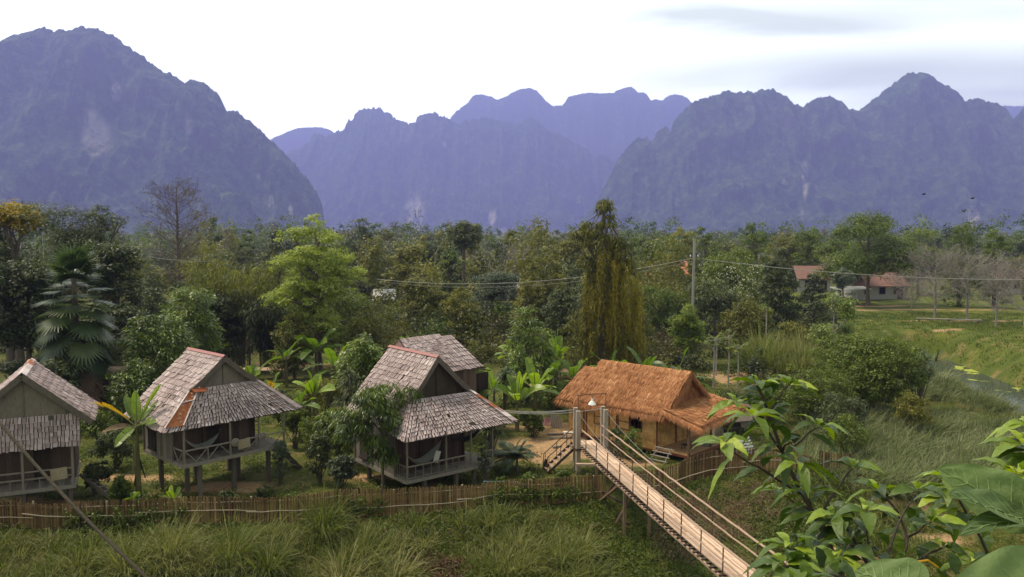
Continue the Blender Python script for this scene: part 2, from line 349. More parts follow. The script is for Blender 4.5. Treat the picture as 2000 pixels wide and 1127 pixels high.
def mountain(name, prof, Y, reach, seed, ns=520, nt_=90, jag=4.2, scars=(), steep=1.0, ext=(0, 0)):
    prof = np.array(prof, float); px = np.linspace(prof[0,0], prof[-1,0], ns); py = np.interp(px, prof[:,0], prof[:,1])
    py = py-(fbm(px*.10, px*0, seed, 4)-.5)*jag*2.2-(fbm(px*.38, px*0+9, seed+2, 3)-.5)*jag*1.9-(fbm(px*.03, px*0+5, seed+3, 2)-.5)*jag
    crest = np.array([W(a, b, Y) for a, b in zip(px, py)])
    t = np.concatenate([np.linspace(-.35, 0, 16, endpoint=False), np.linspace(0, 1, nt_)])
    T, Sx = np.meshgrid(t, np.arange(ns), indexing='ij')
    X = crest[Sx, 0]; Z0 = np.maximum(crest[Sx, 2], 2); 
    zsm = np.maximum(np.convolve(np.pad(crest[:,2], 17, mode='edge'), np.hanning(35)/np.hanning(35).sum(), 'valid'), 2); wsm = sstep(0, .10, np.abs(T)); Z0 = Z0*(1-wsm)+zsm[Sx]*wsm
    reachS = np.maximum(np.convolve(np.pad(np.clip(crest[:,2],0,None)*1.0, 60, mode='edge'), np.ones(121)/121, 'valid'), 60)*reach
    y = Y-np.where(T > 0, T*reachS[Sx], T*reachS[Sx]*1.0)
    T1 = np.clip(T, 0, 1)
    gl = fbm(X/375+2, y/500, seed+5, 4, True); gl2 = fbm(X/125, y/180, seed+9, 4, True); gl3 = fbm(X/34, y/44, seed+12, 3)
    tt = T1*(1+.55*(gl-.62)*sstep(0, .15, T1))
    prof_t = 1-(.46*sstep(0, .38, tt)**.9+.30*sstep(.25, .75, tt)+.24*np.clip(tt, 0, 1))
    z = Z0*np.clip(prof_t, 0, 1)
    env = sstep(0, .12, T1)*(1-sstep(.8, 1, T1))
    z = z+env*((gl-.6)*.34*Z0+(gl2-.55)*.12*Z0+(gl3-.5)*34)
    z = np.where(T < 0, Z0*(1-(T/-.35)**1.5), z)
    lim = CH+(np.minimum(Z0, crest[Sx, 2]+4)-CH)*np.clip(y/Y, 0, 1)*(1-.5*T1); z = np.where(T > 0, np.minimum(z, lim), z)
    y = y+env*(gl2-.5)*-90
    z = np.where(T > .97, -8, z); z = np.where(T < -.34, -8, z)
    b = MB(); v = np.stack([X, y, z], -1).reshape(-1, 3); nn = ns
    i = np.arange(len(t)-1)[:, None]*nn+np.arange(nn-1)[None]
    b.add(v, np.stack([i, i+1, i+1+nn, i+nn], -1).reshape(-1, 4), .5)
    o = b.build(name, mm, smooth=True); tag(o, kind='structure')
    d = v[:,1]*cp-(v[:,2]-CH)*sp; u = v[:,1]*sp+(v[:,2]-CH)*cp
    qx = 1000+FPX*v[:,0]/d; qy = 563.5-FPX*u/d; sc = np.zeros(len(v))
    for a, c, rx_, ry_ in scars: sc = np.maximum(sc, 1-sstep(.5, 1.1, np.hypot((qx-a)/rx_, (qy-c)/ry_)))
    at = o.data.attributes.new('scar', 'FLOAT', 'POINT'); at.data.foreach_set('value', sc.astype(np.float32))
    return o
s1 = 660/1653
LEFT = [(-260,300),(-200,200),(-120,140),(-60,120),(0,105)]+[(a*s1, 20+b*s1) for a, b in ((5,195),(30,180),(45,140),(70,118),(170,96),(180,86),(255,92),(266,112),(278,98),(350,102),(372,88),(410,80),(500,100),(560,125),(620,175),(720,240),(790,292),(865,325),(912,362),(930,338),(965,342),(1020,372),(1070,410),(1092,455),(1108,490),(1160,495),(1200,525),(1270,585),(1310,628),(1400,700),(1450,760),(1510,830),(1550,890),(1575,950),(1582,1000),(1590,1060))]+[(640,462),(650,500)]
mountain('mountain', LEFT, 2475, 1.25, 3, ns=900, scars=[(188,268,34,44),(172,228,22,22),(370,240,12,26),(530,400,7,22),(568,412,6,20),(228,180,14,22),(500,345,10,8)])
s2 = 700/2000
MID = [(480,420),(520,360),(556,305)]+[(520+a*s2, 150+b*s2) for a, b in ((115,420),(160,402),(205,385),(215,370),(245,360),(262,325),(300,320),(325,340),(380,308),(440,290),(455,252),(480,240),(500,205),(540,178),(590,165),(640,172),(665,198),(720,225),(770,258),(815,265),(830,262),(840,232),(868,215),(885,198),(915,210),(940,202),(985,220),(1025,245),(1070,270),(1110,245),(1170,240),(1220,225),(1280,238),(1340,248),(1400,265),(1430,235),(1465,223),(1510,240),(1560,285),(1650,320),(1720,370),(1790,405),(1820,440),(1870,430),(1910,445),(1945,480))]+[(1215,330),(1260,370),(1320,420),(1400,462)]
mountain('mountain', MID, 5100, 1.2, 21, ns=900, scars=[(812,415,22,40),(962,425,10,18),(985,450,8,8),(868,283,6,7)])
s3 = 820/2000
RGT = [(1120,462),(1160,400),(1190,345)]+[(1180+a*s3, 120+b*s3) for a, b in ((55,475),(75,450),(120,400),(160,365),(205,357),(215,380),(235,380),(250,335),(290,316),(302,322),(305,355),(318,350),(330,290),(370,245),(425,195),(500,160),(580,146),(620,142),(690,145),(710,155),(740,138),(800,136),(860,165),(910,205),(950,220),(965,200),(1010,175),(1070,166),(1125,180),(1165,225),(1215,225),(1290,180),(1370,110),(1420,65),(1470,48),(1530,55),(1600,100),(1660,130),(1695,165),(1705,195),(1760,175),(1800,168),(1825,195),(1880,195),(1905,230),(1930,280),(1945,280),(1980,250),(2000,218))]+[(2040,190),(2120,170),(2220,240),(2300,330)]
mountain('mountain', RGT, 3300, 1.25, 44, ns=900, scars=[(1572,350,7,45),(1568,420,5,14),(1900,425,16,26),(1530,355,5,7)])
FAR = [(860,330),(870,270),(880,228)]+[(520+a*s2, 150+b*s2) for a, b in ((1025,230),(1060,190),(1120,145),(1160,105),(1215,97),(1290,128),(1340,105),(1410,75),(1460,60),(1510,75),(1560,130),(1600,160),(1650,160),(1690,110),(1760,92),(1860,90),(1940,92),(1960,75),(2000,65))]+[(1180+a*s3, 120+b*s3) for a, b in ((50,140),(90,128),(130,120),(165,148),(200,152),(220,180),(280,185),(310,162),(350,160),(390,168),(420,200),(520,300),(600,360))]
mountain('mountain', FAR, 6600, .7, 66, ns=420, nt_=50, jag=2)
mountain('mountain', [(440,360),(500,290),(530,270),(550,262),(580,250),(620,248),(645,253),(680,280),(720,330),(760,370)], 6930, .4, 81, ns=160, nt_=30, jag=1.5)
mountain('mountain', [(1900,300),(1930,225),(1958,207),(2000,207),(2060,215),(2120,300)], 6930, .4, 83, ns=120, nt_=30, jag=1.5)
mountain('hill', [(360,470),(375,400),(395,375),(430,365),(470,375),(490,400),(510,440),(530,475)], 2100, .9, 91, ns=260, nt_=60, jag=7)
# ------------------------------------------------------------------ materials for buildings
M_SHINGLE = pmat('weathered_bamboo_shingle', [(.12,.088,.088), (.22,.168,.165), (.315,.245,.243), (.40,.325,.325), (.54,.47,.475)], .85, (1.3, 1.3, 1.3), .6, .5, spec=.15, detail=6)
M_SHEET = pmat('old_underlay', [(.06,.05,.045), (.10,.085,.075)], .9, (4, 4, 4), .3, .2)
M_WOOD = pmat('grey_weathered_wood', [(.05,.04,.033), (.11,.09,.075), (.20,.17,.145)], .85, (9, 9, 3), .35, .4)
M_DWOOD = pmat('dark_wood', [(.025,.018,.014), (.055,.04,.03), (.10,.075,.055)], .85, (8, 8, 3), .3, .4)
M_RAIL = pmat('pale_weathered_rail_wood', [(.10,.083,.068), (.17,.145,.12), (.26,.23,.20)], .85, (9, 9, 3), .3, .3)
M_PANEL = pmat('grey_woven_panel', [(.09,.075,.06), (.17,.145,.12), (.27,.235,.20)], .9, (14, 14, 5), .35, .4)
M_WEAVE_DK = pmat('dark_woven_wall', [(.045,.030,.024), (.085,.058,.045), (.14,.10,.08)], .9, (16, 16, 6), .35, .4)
M_RED = pmat('faded_red_ridge_sheet', [(.19,.075,.07), (.29,.13,.125), (.38,.24,.23)], .7, (5, 5, 5), .3, .1)
M_RUST = pmat('rusty_sheet', [(.13,.035,.012), (.26,.075,.025), (.36,.16,.07)], .8, (7, 7, 7), .6, .3)
M_TIN = pmat('grey_tin', [(.22,.21,.20), (.36,.35,.34), (.5,.49,.48)], .5, (6, 6, 6), .4, .2, metal=.2)
M_CLOTH = pmat('hemp_mat', [(.27,.22,.15), (.36,.30,.21)], .95, (40, 40, 40), .4, .3)
M_NET = pmat('pale_hammock_cloth', [(.12,.12,.12), (.25,.25,.25), (.42,.42,.41)], .9, (12, 12, 12), .4, .2)
M_WHITE = pmat('white_paint', [(.62,.62,.60), (.8,.8,.78)], .6, (5, 5, 5), .2, 0)
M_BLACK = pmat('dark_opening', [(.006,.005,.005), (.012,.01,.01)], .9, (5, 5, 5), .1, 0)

def lerp(a, b, t): return np.asarray(a)*(1-t)+np.asarray(b)*t
def tiled(mb, A, B, C, D, rowh=.30, tw=.17, lift=.014, sag=0., seed=0, mi=0, bright=None):
    """shingles over the patch A-B (top edge) / D-C (bottom edge)"""
    rs = np.random.RandomState(seed); A, B, C, D = [np.array(q, float) for q in (A, B, C, D)]
    Ls = max(np.linalg.norm(D-A), np.linalg.norm(C-B)); nr = max(2, int(round(Ls/rowh)))
    nrm = unit(np.cross(C-A, D-B)); nrm = nrm if nrm[2] > 0 else -nrm
    for r in range(nr-1, -1, -1):
        t0 = r/nr; t1 = (r+1)/nr+.10/nr*1.2
        a, b, c, d = lerp(A, D, t0), lerp(B, C, t0), lerp(B, C, min(t1, 1.04)), lerp(A, D, min(t1, 1.04))
        w = np.linalg.norm(c-d); n = max(1, int(round(w/tw)))
        cuts = np.linspace(0, 1, n+1)+np.r_[0, rs.uniform(-.22, .22, n-1)/n if n > 1 else [], 0]
        rowt = rs.uniform(-.06, .06)
        for k in range(n):
            u0, u1 = cuts[k]+.004, cuts[k+1]-.004
            s = -sag*4*t1*(1-t1)
            if rs.rand() < .012: continue
            j = rs.uniform(-.14, .16)*unit(c-b)*rowh+unit(b-a)*rs.uniform(-.012, .012); l0 = lift*.1+s*0; l1 = lift+rs.uniform(0, .03); th = .012
            p = [lerp(a, b, u0)+nrm*(l0+s), lerp(a, b, u1)+nrm*(l0+s), lerp(d, c, u1)+nrm*(l1+s)+j, lerp(d, c, u0)+nrm*(l1+rs.uniform(0, .012)+s)+j]
            q = [x-nrm*th for x in p]
            base = rs.choice([.25, .40, .48, .58, .72], p=[.10, .24, .34, .24, .08])+rs.uniform(-.08, .08)+rowt
            if bright is not None: base += bright*(t0)
            mb.add(p+q, [(0,1,2,3),(3,2,6,7),(1,5,6,2),(0,3,7,4),(7,6,5,4)], np.clip(base, 0, 1), mi)
    return mb
def slab(mb, P, th, t=.5, mi=0):
    """thin plate under polygon P (list of points), thickness th downward"""
    P = [np.array(q, float) for q in P]; k = len(P)
    nrm = unit(np.cross(P[1]-P[0], P[2]-P[0])); nrm = nrm if nrm[2] >= 0 else -nrm
    if abs(nrm[2]) < .02 : pass
    v = P+[q-nrm*th for q in P]
    mb.add(v, [list(range(k))], t, mi); mb.add(v, [list(range(2*k-1, k-1, -1))], t, mi)
    for i in range(k): mb.add(v, [(i, (i+1) % k, (i+1) % k+k, i+k)], t, mi)
    return mb
def planked(mb, lo, hi, axis, n, t0=.5, jit=.25, gap=.006):
    """a wall or floor box split in n boards along axis (0,1,2)"""
    lo = np.array(lo, float); hi = np.array(hi, float); e = np.linspace(lo[axis], hi[axis], n+1)
    for k in range(n):
        a = lo.copy(); b = hi.copy(); a[axis] = e[k]+gap/2; b[axis] = e[k+1]-gap/2
        mb.box(a, b, np.clip(t0+random.uniform(-jit, jit), 0, 1))
    return mb

def build_mat(name, W_, Hh, mat, parent=None, n=9, sag=.05):
    b = MB(); xs = np.linspace(-W_/2, W_/2, n); zs = np.linspace(0, -Hh, 5)
    v = []; 
    for y in (0, .012):
        for z in zs:
            for x in xs: v.append((x, y+.02*math.sin(x*9+z*5), z+.01*math.sin(x*6)))
    k = n*5
    for q in range(4):
        for r in range(n-1):
            i = q*n+r; b_ = (i, i+1, i+n+1, i+n)
            b.add([v[j] for j in b_], [(0,1,2,3)], random.uniform(.3, .7)); b.add([v[j+k] for j in b_], [(3,2,1,0)], random.uniform(.3, .7))
    return b.build(name, mat, parent)
def hammock(name, a, b, sag, width, mat):
    """a cloth hammock slung between two points: gathered ends and an open belly"""
    a = np.array(a, float); b = np.array(b, float); n = 18; m = 7; mb = MB()
    d = unit(b-a); s = unit(np.cross(d, (0, 0, 1))); org = (a+b)/2; V = []
    for i in range(n+1):
        t = i/n; c = lerp(a, b, t)-np.array([0, 0, 1])*sag*4*t*(1-t)-org; w = width*math.sin(math.pi*min(max((t-.08)/.84, 0), 1))**.7+.02
        for j in range(m+1):
            q = j/m-.5; V.append(c+s*w*q+np.array([0, 0, 1])*w*1.1*q*q)
    V = np.array(V); i = np.arange(n)[:, None]*(m+1)+np.arange(m)[None]; f = np.stack([i, i+1, i+m+2, i+m+1], -1).reshape(-1, 4)
    mb.add(V, f, np.tile(np.linspace(.2, .9, m), n)); mb.add(V-np.array([0, 0, .008]), f[:, ::-1], .5)
    root = empty(name, org); mb.build('cloth', mat, root, smooth=True)
    for p, q in ((a-org, V[m//2]), (b-org, V[-m//2])):
        rb = MB(); rb.tube([p+unit(p-q)*.12, p], .008, 4); rb.build('rope', M_RAIL, root)
    return root

def stilt_hut(name, X, Y, yaw, W_, D, zf, zr, rv0, rv1, gu, gz, gv, zeF, eo, es, zeB, vB, m=None, label='', red=True, rust=False, rustr=False, panelside=True, stilts=(), railing='x', gable_mat=None, seed=1, skirt=True, darkwall=M_WEAVE_DK, kick=0., room_u1=.80, room_v0=.95, group=None, gvr=None, left_porch=.35):
    root = empty(name, (X, Y, 0), yaw); tag(root, label, 'hut', group)
    m = W_/2 if m is None else m
    ridF, ridB = (m, rv0, zr), (m, rv1, zr)
    gl, gr = (m-gu, gv, gz), (m+gu, gv if gvr is None else gvr, gz)
    glb, grb = (m-gu, rv1+.05, gz), (m+gu, rv1+.05, gz)
    eFl, eFr = (-es, -eo, zeF), (W_+es, -eo, zeF)
    eBl, eBr = (-es, vB, zeB), (W_+es, vB, zeB)
    up = np.array([0, 0, 1.])
    # roof: underlay sheets with shingles; left and right planes, front skirt
    rf = MB()
    for P in ([ridF, ridB, glb, gl], [ridF, gr, grb, ridB], [gl, glb, eBl, eFl], [gr, eFr, eBr, grb]):
        slab(rf, [np.array(q)-up*.03 for q in P], .035, .4)
    roof = rf.build('roof', M_SHEET, root)
    for k, (A, B, C, D_) in enumerate(((ridB, ridF, gl, glb), (ridF, ridB, grb, gr))):
        t = MB(); tiled(t, A, B, C, D_, .235, .125, seed=seed+k, sag=.0); 
        lo = ((glb, gl, eFl, eBl), (gr, grb, eBr, eFr))[k]; tiled(t, *lo, .235, .125, seed=seed+4+k)
        t.build('shingles', M_SHINGLE, roof)
    sk = MB(); slab(sk, [np.array(q)-up*.035 for q in (gl, gr, eFr, eFl)], .03, .4)
    sko = sk.build('front_skirt_roof', M_SHEET, root)
    t = MB(); tiled(t, gl, gr, eFr, eFl, .22, .125, seed=seed+9, bright=.1); t.build('shingles', M_SHINGLE, sko)
    # ridge cap
    rc = MB()
    for sgn in (-1, 1):
        a = np.array(ridF)+(0, -.06, .05); b = np.array(ridB)+(0, .06, .05); o = np.array([sgn*.10, 0, -.08])
        slab(rc, [a, b, b+o, a+o], .012, .5)
    rc.build('ridge_cap', M_RED if red else M_SHINGLE, root)
    # barge boards along the gable
    for sgn, foot in ((-1, gl), (1, gr)):
        bb = MB(); a = np.array(ridF)+(0, -.03, -.10); f_ = np.array(foot)+(sgn*.12, -.03, -.12)
        mid = lerp(a, f_, .55)+np.array([-sgn*.0, 0, -.05])
        bb.beam(a, mid, .035, .19, .4); bb.beam(mid, f_, .035, .19, .35)
        bb.build('barge_board', M_WOOD, root)
    # gable wall with a middle seam
    gw = MB(); y = max(gv, rv0)+.16; k = 8
    for i in range(k):
        u0, u1 = m-gu+.06+(2*gu-.12)*i/k, m-gu+.06+(2*gu-.12)*(i+1)/k-.004
        h = lambda u: gz+(zr-.16-gz)*(1-abs(u-m)/gu)-.02
        pts = [(u0, y, gz-.25), (u1, y, gz-.25), (u1, y, max(h(u1), gz-.2)), (u0, y, max(h(u0), gz-.2))]
        if i == k//2-1 or i == k//2: pass
        tnt = .45+random.uniform(-.12, .12)
        gw.add(pts+[(a, b+.03, c) for a, b, c in pts], [(0,1,2,3), (7,6,5,4), (3,2,6,7)], tnt)
    gw.beam((m, y-.02, gz-.2), (m, y-.02, zr-.25), .03, .03, .2); gw.build('gable_wall', gable_mat or M_PANEL, root)
    bw = MB(); bw.add([(m-gu, rv1-.1, gz-.3), (m+gu, rv1-.1, gz-.3), (m, rv1-.1, zr-.1)], [(0,2,1)], .4); bw.build('rear_gable_wall', M_PANEL, root)
    # floor
    fl = MB(); planked(fl, (0, 0, zf-.03), (W_, D, zf), 0, 22, .45, .3)
    for v in np.linspace(.08, D-.08, 6): fl.beam((0.02, v, zf-.07), (W_-.02, v, zf-.07), .06, .075, .3)
    for (a, b) in (((-.03, -.02, zf-.06), (W_+.03, -.02, zf-.06)), ((-.03, D+.02, zf-.06), (W_+.03, D+.02, zf-.06)), ((-.03, 0, zf-.06), (-.03, D, zf-.06)), ((W_+.03, 0, zf-.06), (W_+.03, D, zf-.06))): fl.beam(a, b, .05, .13, .7)
    fl.build('floor_deck', M_RAIL, root)
    # walls of the room
    ru1 = W_*room_u1; zt = zeF+.25; wallroof = lambda v: zt
    wl_ = MB(); planked(wl_, (left_porch*0, room_v0, zf), (ru1, room_v0+.04, zt+.35), 0, 16, .5, .3)
    planked(wl_, (ru1, room_v0, zf), (ru1+.04, D-.1, zt+.35), 1, 9, .5, .3)
    planked(wl_, (0, D-.12, zf), (ru1, D-.08, zt+.1), 0, 12, .5, .3)
    for u in (0.02, ru1*.36, ru1*.68, ru1): wl_.beam((u, room_v0-.03, zf), (u, room_v0-.03, zt+.3), .06, .06, .15)
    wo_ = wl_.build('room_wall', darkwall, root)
    dr = MB(); planked(dr, (ru1*.40, room_v0-.03, zf+.02), (ru1*.40+.55, room_v0-.005, zf+1.35), 0, 4, .3, .2); dr.build('door', M_DWOOD, root)
    sw = MB(); planked(sw, (-.03, room_v0-.15, zf), (.005, D-.1, zeF+.5), 1, 9, .55, .3)
    for v in (room_v0-.15, (room_v0+D)/2, D-.1): sw.beam((-.05, v, zf-.05), (-.05, v, zeF+.4), .05, .05, .35)
    sw.build('side_wall', M_PANEL, root)
    sh = MB(); planked(sh, (-.11, D-1.25, zf+.12), (-.07, D-.62, zf+1.05), 1, 4, .2, .15); sh.beam((-.13, D-1.25, zf+.2), (-.13, D-.62, zf+.2), .03, .05, .3); sh.beam((-.13, D-1.25, zf+.95), (-.13, D-.62, zf+.95), .03, .05, .3)
    sh.build('side_shutter', M_DWOOD, root)
    # veranda posts
    top = zeF-.03
    for u in (.03, W_*.44, W_*.73, W_-.03):
        p = MB(); p.beam((u, .02, zf-.1), (u, .02, top+(.12 if eo < .3 else .35)), .06, .06, .6); p.build('veranda_post', M_RAIL, root)
    # railing along the front and the left end
    rl = MB(); hz = .5
    def run(a, b, n):
        a = np.array(a, float); b = np.array(b, float); up_ = np.array([0, 0, 1.])
        rl.beam(a+up_*hz, b+up_*hz, .045, .045, .7)
        if railing != 'x': rl.beam(a+up_*.06, b+up_*.06, .03, .03, .5)
        for q in range(n):
            p0, p1 = lerp(a, b, q/n), lerp(a, b, (q+1)/n)
            if railing == 'x':
                mid = (p0+p1)/2; rl.beam(p0+up_*.04, mid+up_*hz, .028, .028, .6) if q % 2 else rl.beam(p0+up_*hz, mid+up_*.04, .028, .028, .6)
                rl.beam(mid+up_*.04, p1+up_*hz, .028, .028, .6) if not q % 2 else rl.beam(mid+up_*hz, p1+up_*.04, .028, .028, .6)
                rl.beam(p0+up_*0, p0+up_*hz, .035, .035, .55)
            else:
                rl.beam(p0+up_*0, p0+up_*hz, .025, .025, .3)
    run((.03, 0, zf), (W_*.44, 0, zf), 2 if railing == 'x' else 5); run((W_*.44, 0, zf), (W_*.73, 0, zf), 1 if railing == 'x' else 4); run((W_*.73, 0, zf), (W_-.03, 0, zf), 1 if railing == 'x' else 3)
    run((.0, .03, zf), (0, room_v0-.12, zf), 1 if railing == 'x' else 5)
    rl.build('railing', M_RAIL, root)
    if rust:
        b = MB(); A_ = lerp(eFl, gl, .16)+up*.08; B_ = lerp(eFl, gl, .92)+up*.08; dd = lerp(eFl, eFr, .145)+up*.08
        A2 = lerp(np.array(eFl), np.array(eFr), .095); B2 = lerp(np.array(gl), np.array(gr), .12)
        e0 = np.array(eFl)+up*.07+np.array([.04, .04, .05]); g0 = np.array(gl)+up*.05+np.array([-.12, -.02, -.06]); e1 = lerp(eFl, eFr, .125)+up*.07; g1 = lerp(gl, gr, .10)+up*.07
        e0 = lerp(e0, g0, .03); e1 = lerp(e1, g1, .05)
        slab(b, [e0, e1, lerp(e1, g1, .63), lerp(e0, g0, .63)], .01, .6, 0)
        slab(b, [lerp(e0, g0, .655), lerp(e1, g1, .655), lerp(e1, g1, .93), lerp(e0, g0, .93)], .01, .5, 0)
        for (p, q) in ((e1, g1), (e0, lerp(e0, g0, .95))): b.beam(p+up*.02, q+up*.02, .05, .02, .9, mi=1)
        b.beam(lerp(e0, g0, .64)+up*.02, lerp(e1, g1, .64)+up*.02, .07, .02, .9, mi=1)
        b.build('rusty_patch', None, roof, mats=[M_RUST, M_SHINGLE])
        c = MB()
        for q in range(7):
            p = lerp(eFl, gl, .62+q*.055)+up*.06; r_ = lerp(gl, gr, .04*q)
        slab(c, [np.array(gl)+(-.1, .0, .05), np.array(gl)+(.45, -.05, .035), np.array(gl)+(.4, -.3, -.09), np.array(gl)+(-.05, -.22, -.08)], .012, .25); c.build('dark_patch', M_RUST, sko)
    # strips covering the right hip
    b = MB()
    for q in range(7):
        p0 = lerp(gr, eFr, q/7-.01)+up*.07; p1 = lerp(gr, eFr, (q+1)/7+.02)+up*.075; sdv = np.array([.13+.02*q, 0, -.02])
        slab(b, [p0-sdv*.9, p1-sdv*1.05, p1+sdv*.2, p0+sdv*.2], .012, random.uniform(.45, .95), 1 if (rustr and q in (1, 2, 3, 4) and q % 2) else 0)
        if rustr and q in (1, 2, 3, 4): slab(b, [p0-sdv*.35+up*.012, p1-sdv*.35+up*.012, p1-sdv*.1+up*.012, p0-sdv*.1+up*.012], .01, .6, 1)
    b.build('hip_cap', None, sko, mats=[M_SHINGLE, M_RUST])
    for (u, v) in stilts:
        p = MB(); p.beam((u, v, -.4), (u, v, zf-.1), .14, .14, random.uniform(.3, .7)); p.build('stilt', M_WOOD, root)
    return root

h2 = stilt_hut('stilt_hut', -11.833, 29.022, .819, 4.125, 3.367, 1.551, 5.215, .791, 3.739, 1.294, 4.115, .75, 2.86, .06, .73, 3.0, 3.35, label='stilt hut with a rusty orange strip down its grey shingle roof',
    red=True, rust=True, stilts=((.75, .35), (.3, 2.6), (2.1, .35), (2.9, 1.5), (3.6, .4), (3.3, 3.0), (.9, 1.7), (1.8, 2.9)), seed=11)
h3 = stilt_hut('stilt_hut', -3.872, 29.591, .672, 3.992, 4.057, .80, 5.122, .90, 4.567, 1.331, 3.64, .62, 2.50, .80, .55, 2.95, 3.6, label='stilt hut with a steep red-ridged roof behind the small mango tree',
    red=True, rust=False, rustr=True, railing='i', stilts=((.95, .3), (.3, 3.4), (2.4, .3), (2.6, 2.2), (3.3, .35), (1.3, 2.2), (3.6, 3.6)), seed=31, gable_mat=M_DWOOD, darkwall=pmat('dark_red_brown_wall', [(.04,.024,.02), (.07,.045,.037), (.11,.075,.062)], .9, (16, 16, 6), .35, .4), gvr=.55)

# ---- first hut (left): gable to the viewer, almost upright shingle skirt under it
def left_hut():
    X, Y, yaw, W_, zf, zr = -15.706, 28.874, .441, 3.1, .896, 5.04
    root = empty('stilt_hut', (X, Y, 0), yaw); tag(root, 'leftmost stilt hut with its gable end and hanging shingle skirt facing the fence', 'hut')
    m = -W_/2+.05; up = np.array([0, 0, 1.]); rv0, rv1 = -.05, 3.45; zE = 3.16; uE = .70; L_ = 2*m-uE
    rf = MB()
    for e in (uE, L_): slab(rf, [np.array(q)-up*.03 for q in ((m, rv0, zr), (m, rv1, zr), (e, rv1, zE), (e, rv0, zE))], .04, .4)
    roof = rf.build('roof', M_SHEET, root)
    t = MB(); tiled(t, (m, rv0, zr), (m, rv1, zr), (uE, rv1, zE), (uE, rv0, zE), .235, .125, seed=51, bright=-.05); t.build('shingles', M_SHINGLE, roof)
    t = MB(); tiled(t, (m, rv1, zr), (m, rv0, zr), (L_, rv0, zE), (L_, rv1, zE), .235, .125, seed=52); t.build('shingles', M_SHINGLE, roof)
    for sgn, e in ((1, uE), (-1, L_)):
        b = MB(); b.beam((m, rv0-.04, zr-.10), (e-sgn*.08, rv0-.04, zE-.05), .04, .2, .45); b.build('barge_board', M_WOOD, root)
    rc = MB()
    for s_ in (-1, 1): slab(rc, [(m, rv0-.08, zr+.05), (m, rv1+.05, zr+.05), (m+s_*.15, rv1+.05, zr-.07), (m+s_*.15, rv0-.08, zr-.07)], .012, .85)
    slab(rc, [(m-.12, rv1-.9, zr+.0), (m+.12, rv1-.9, zr+.0), (m+.12, rv1+.02, zr+.0), (m-.12, rv1+.02, zr+.0)], .01, .5)
    rco = rc.build('ridge_cap', M_SHINGLE, root)
    b = MB(); 
    for s_ in (-1, 1): slab(b, [(m, rv1-1.3, zr+.065), (m, rv1-.25, zr+.065), (m+s_*.14, rv1-.25, zr-.045), (m+s_*.14, rv1-1.3, zr-.045)], .008, .6)
    b.build('rust_patch', M_RUST, rco)
    zg = 3.464
    gw = MB(); k = 6; gh = lambda u: zg+(zr-.2-zg)*max(0, 1-abs(u-m)/1.62)
    for q in range(k):
        u0, u1 = m-1.55+3.1*q/k, m-1.55+3.1*(q+1)/k-.004
        gw.add([(u0, .12, zg-.1), (u1, .12, zg-.1), (u1, .12, gh(u1)), (u0, .12, gh(u0)), (u0, .16, zg-.1), (u1, .16, zg-.1), (u1, .16, gh(u1)), (u0, .16, gh(u0))], [(0,1,2,3), (7,6,5,4)], .42+random.uniform(-.05, .05))
    for u in (m, m+1.3, m-1.3): gw.beam((u, .10, zg-.05), (u, .10, gh(u)), .03, .03, .25)
    gw.build('gable_wall', M_PANEL, root)
    bw = MB(); bw.add([(m-1.6, rv1-.2, zg-.1), (m+1.6, rv1-.2, zg-.1), (m, rv1-.2, zr-.1)], [(0,2,1)], .4); bw.build('rear_gable_wall', M_PANEL, root)
    ze = 2.374; A_, B_, C_, D_ = (-W_-.15, .10, zg), (.235, .10, zg), (.235, -.22, ze), (-W_-.15, -.22, ze)
    sk = MB(); slab(sk, [np.array(q)+(0, .03, 0) for q in (A_, B_, C_, D_)], .03, .4); so = sk.build('front_skirt_roof', M_SHEET, root)
    t = MB(); tiled(t, A_, B_, C_, D_, .19, .12, seed=57); t.build('shingles', M_SHINGLE, so)
    fl = MB(); planked(fl, (-W_, 0, zf-.03), (0, 3.3, zf), 0, 18, .45, .3)
    for (a, b) in (((-W_, -.02, zf-.06), (.02, -.02, zf-.06)), ((.02, 0, zf-.06), (.02, 3.3, zf-.06)), ((-W_, 3.3, zf-.06), (0, 3.3, zf-.06))): fl.beam(a, b, .05, .12, .7)
    fl.build('floor_deck', M_RAIL, root)
    w = MB(); planked(w, (-W_, 1.0, zf), (-.05, 1.04, ze+.6), 0, 14, .5, .3); planked(w, (-.05, .95, zf), (-.01, 3.2, zE+.1), 1, 9, .5, .3); planked(w, (-W_, 3.18, zf), (0, 3.22, zE), 0, 10, .5, .3)
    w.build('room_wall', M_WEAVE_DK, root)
    sw = MB(); planked(sw, (-.045, .03, zf+.02), (-.015, .33, ze+.25), 1, 2, .5, .2); sw.build('end_panel', M_PANEL, root)
    dr = MB(); planked(dr, (-1.35, .96, zf+.02), (-.8, .985, zf+1.3), 0, 4, .3, .2); dr.build('door', M_DWOOD, root)
    for u in (-.06, -1.6, -3.0):
        p = MB(); p.beam((u, .0, zf-.1), (u, .0, ze+.1), .07, .07, .6); p.build('veranda_post', M_RAIL, root)
    for z, t_ in ((.62, .7), (.36, .6)):
        p = MB(); p.beam((-W_, 0.03, zf+z), (-.06, .03, zf+z), .045, .05, t_); p.build('rail', M_RAIL, root)
    for u in (-2.6, -2.0, -1.1, -.5):
        p = MB(); p.beam((u, .03, zf), (u, .03, zf+.38), .03, .03, .5); p.build('baluster', M_RAIL, root)
    for u, v in ((-.15, .12), (-1.6, .15), (-3., .15), (-.15, 3.1), (-1.6, 3.1), (-.3, 1.6)):
        p = MB(); p.beam((u, v, -.4), (u, v, zf-.1), .13, .13, .5); p.build('stilt', M_WOOD, root)
    st = MB(); L = empty  # stair going down to the right
    a0 = np.array([.10, 1.3, zf]); a1 = np.array([1.15, .55, 0.02])
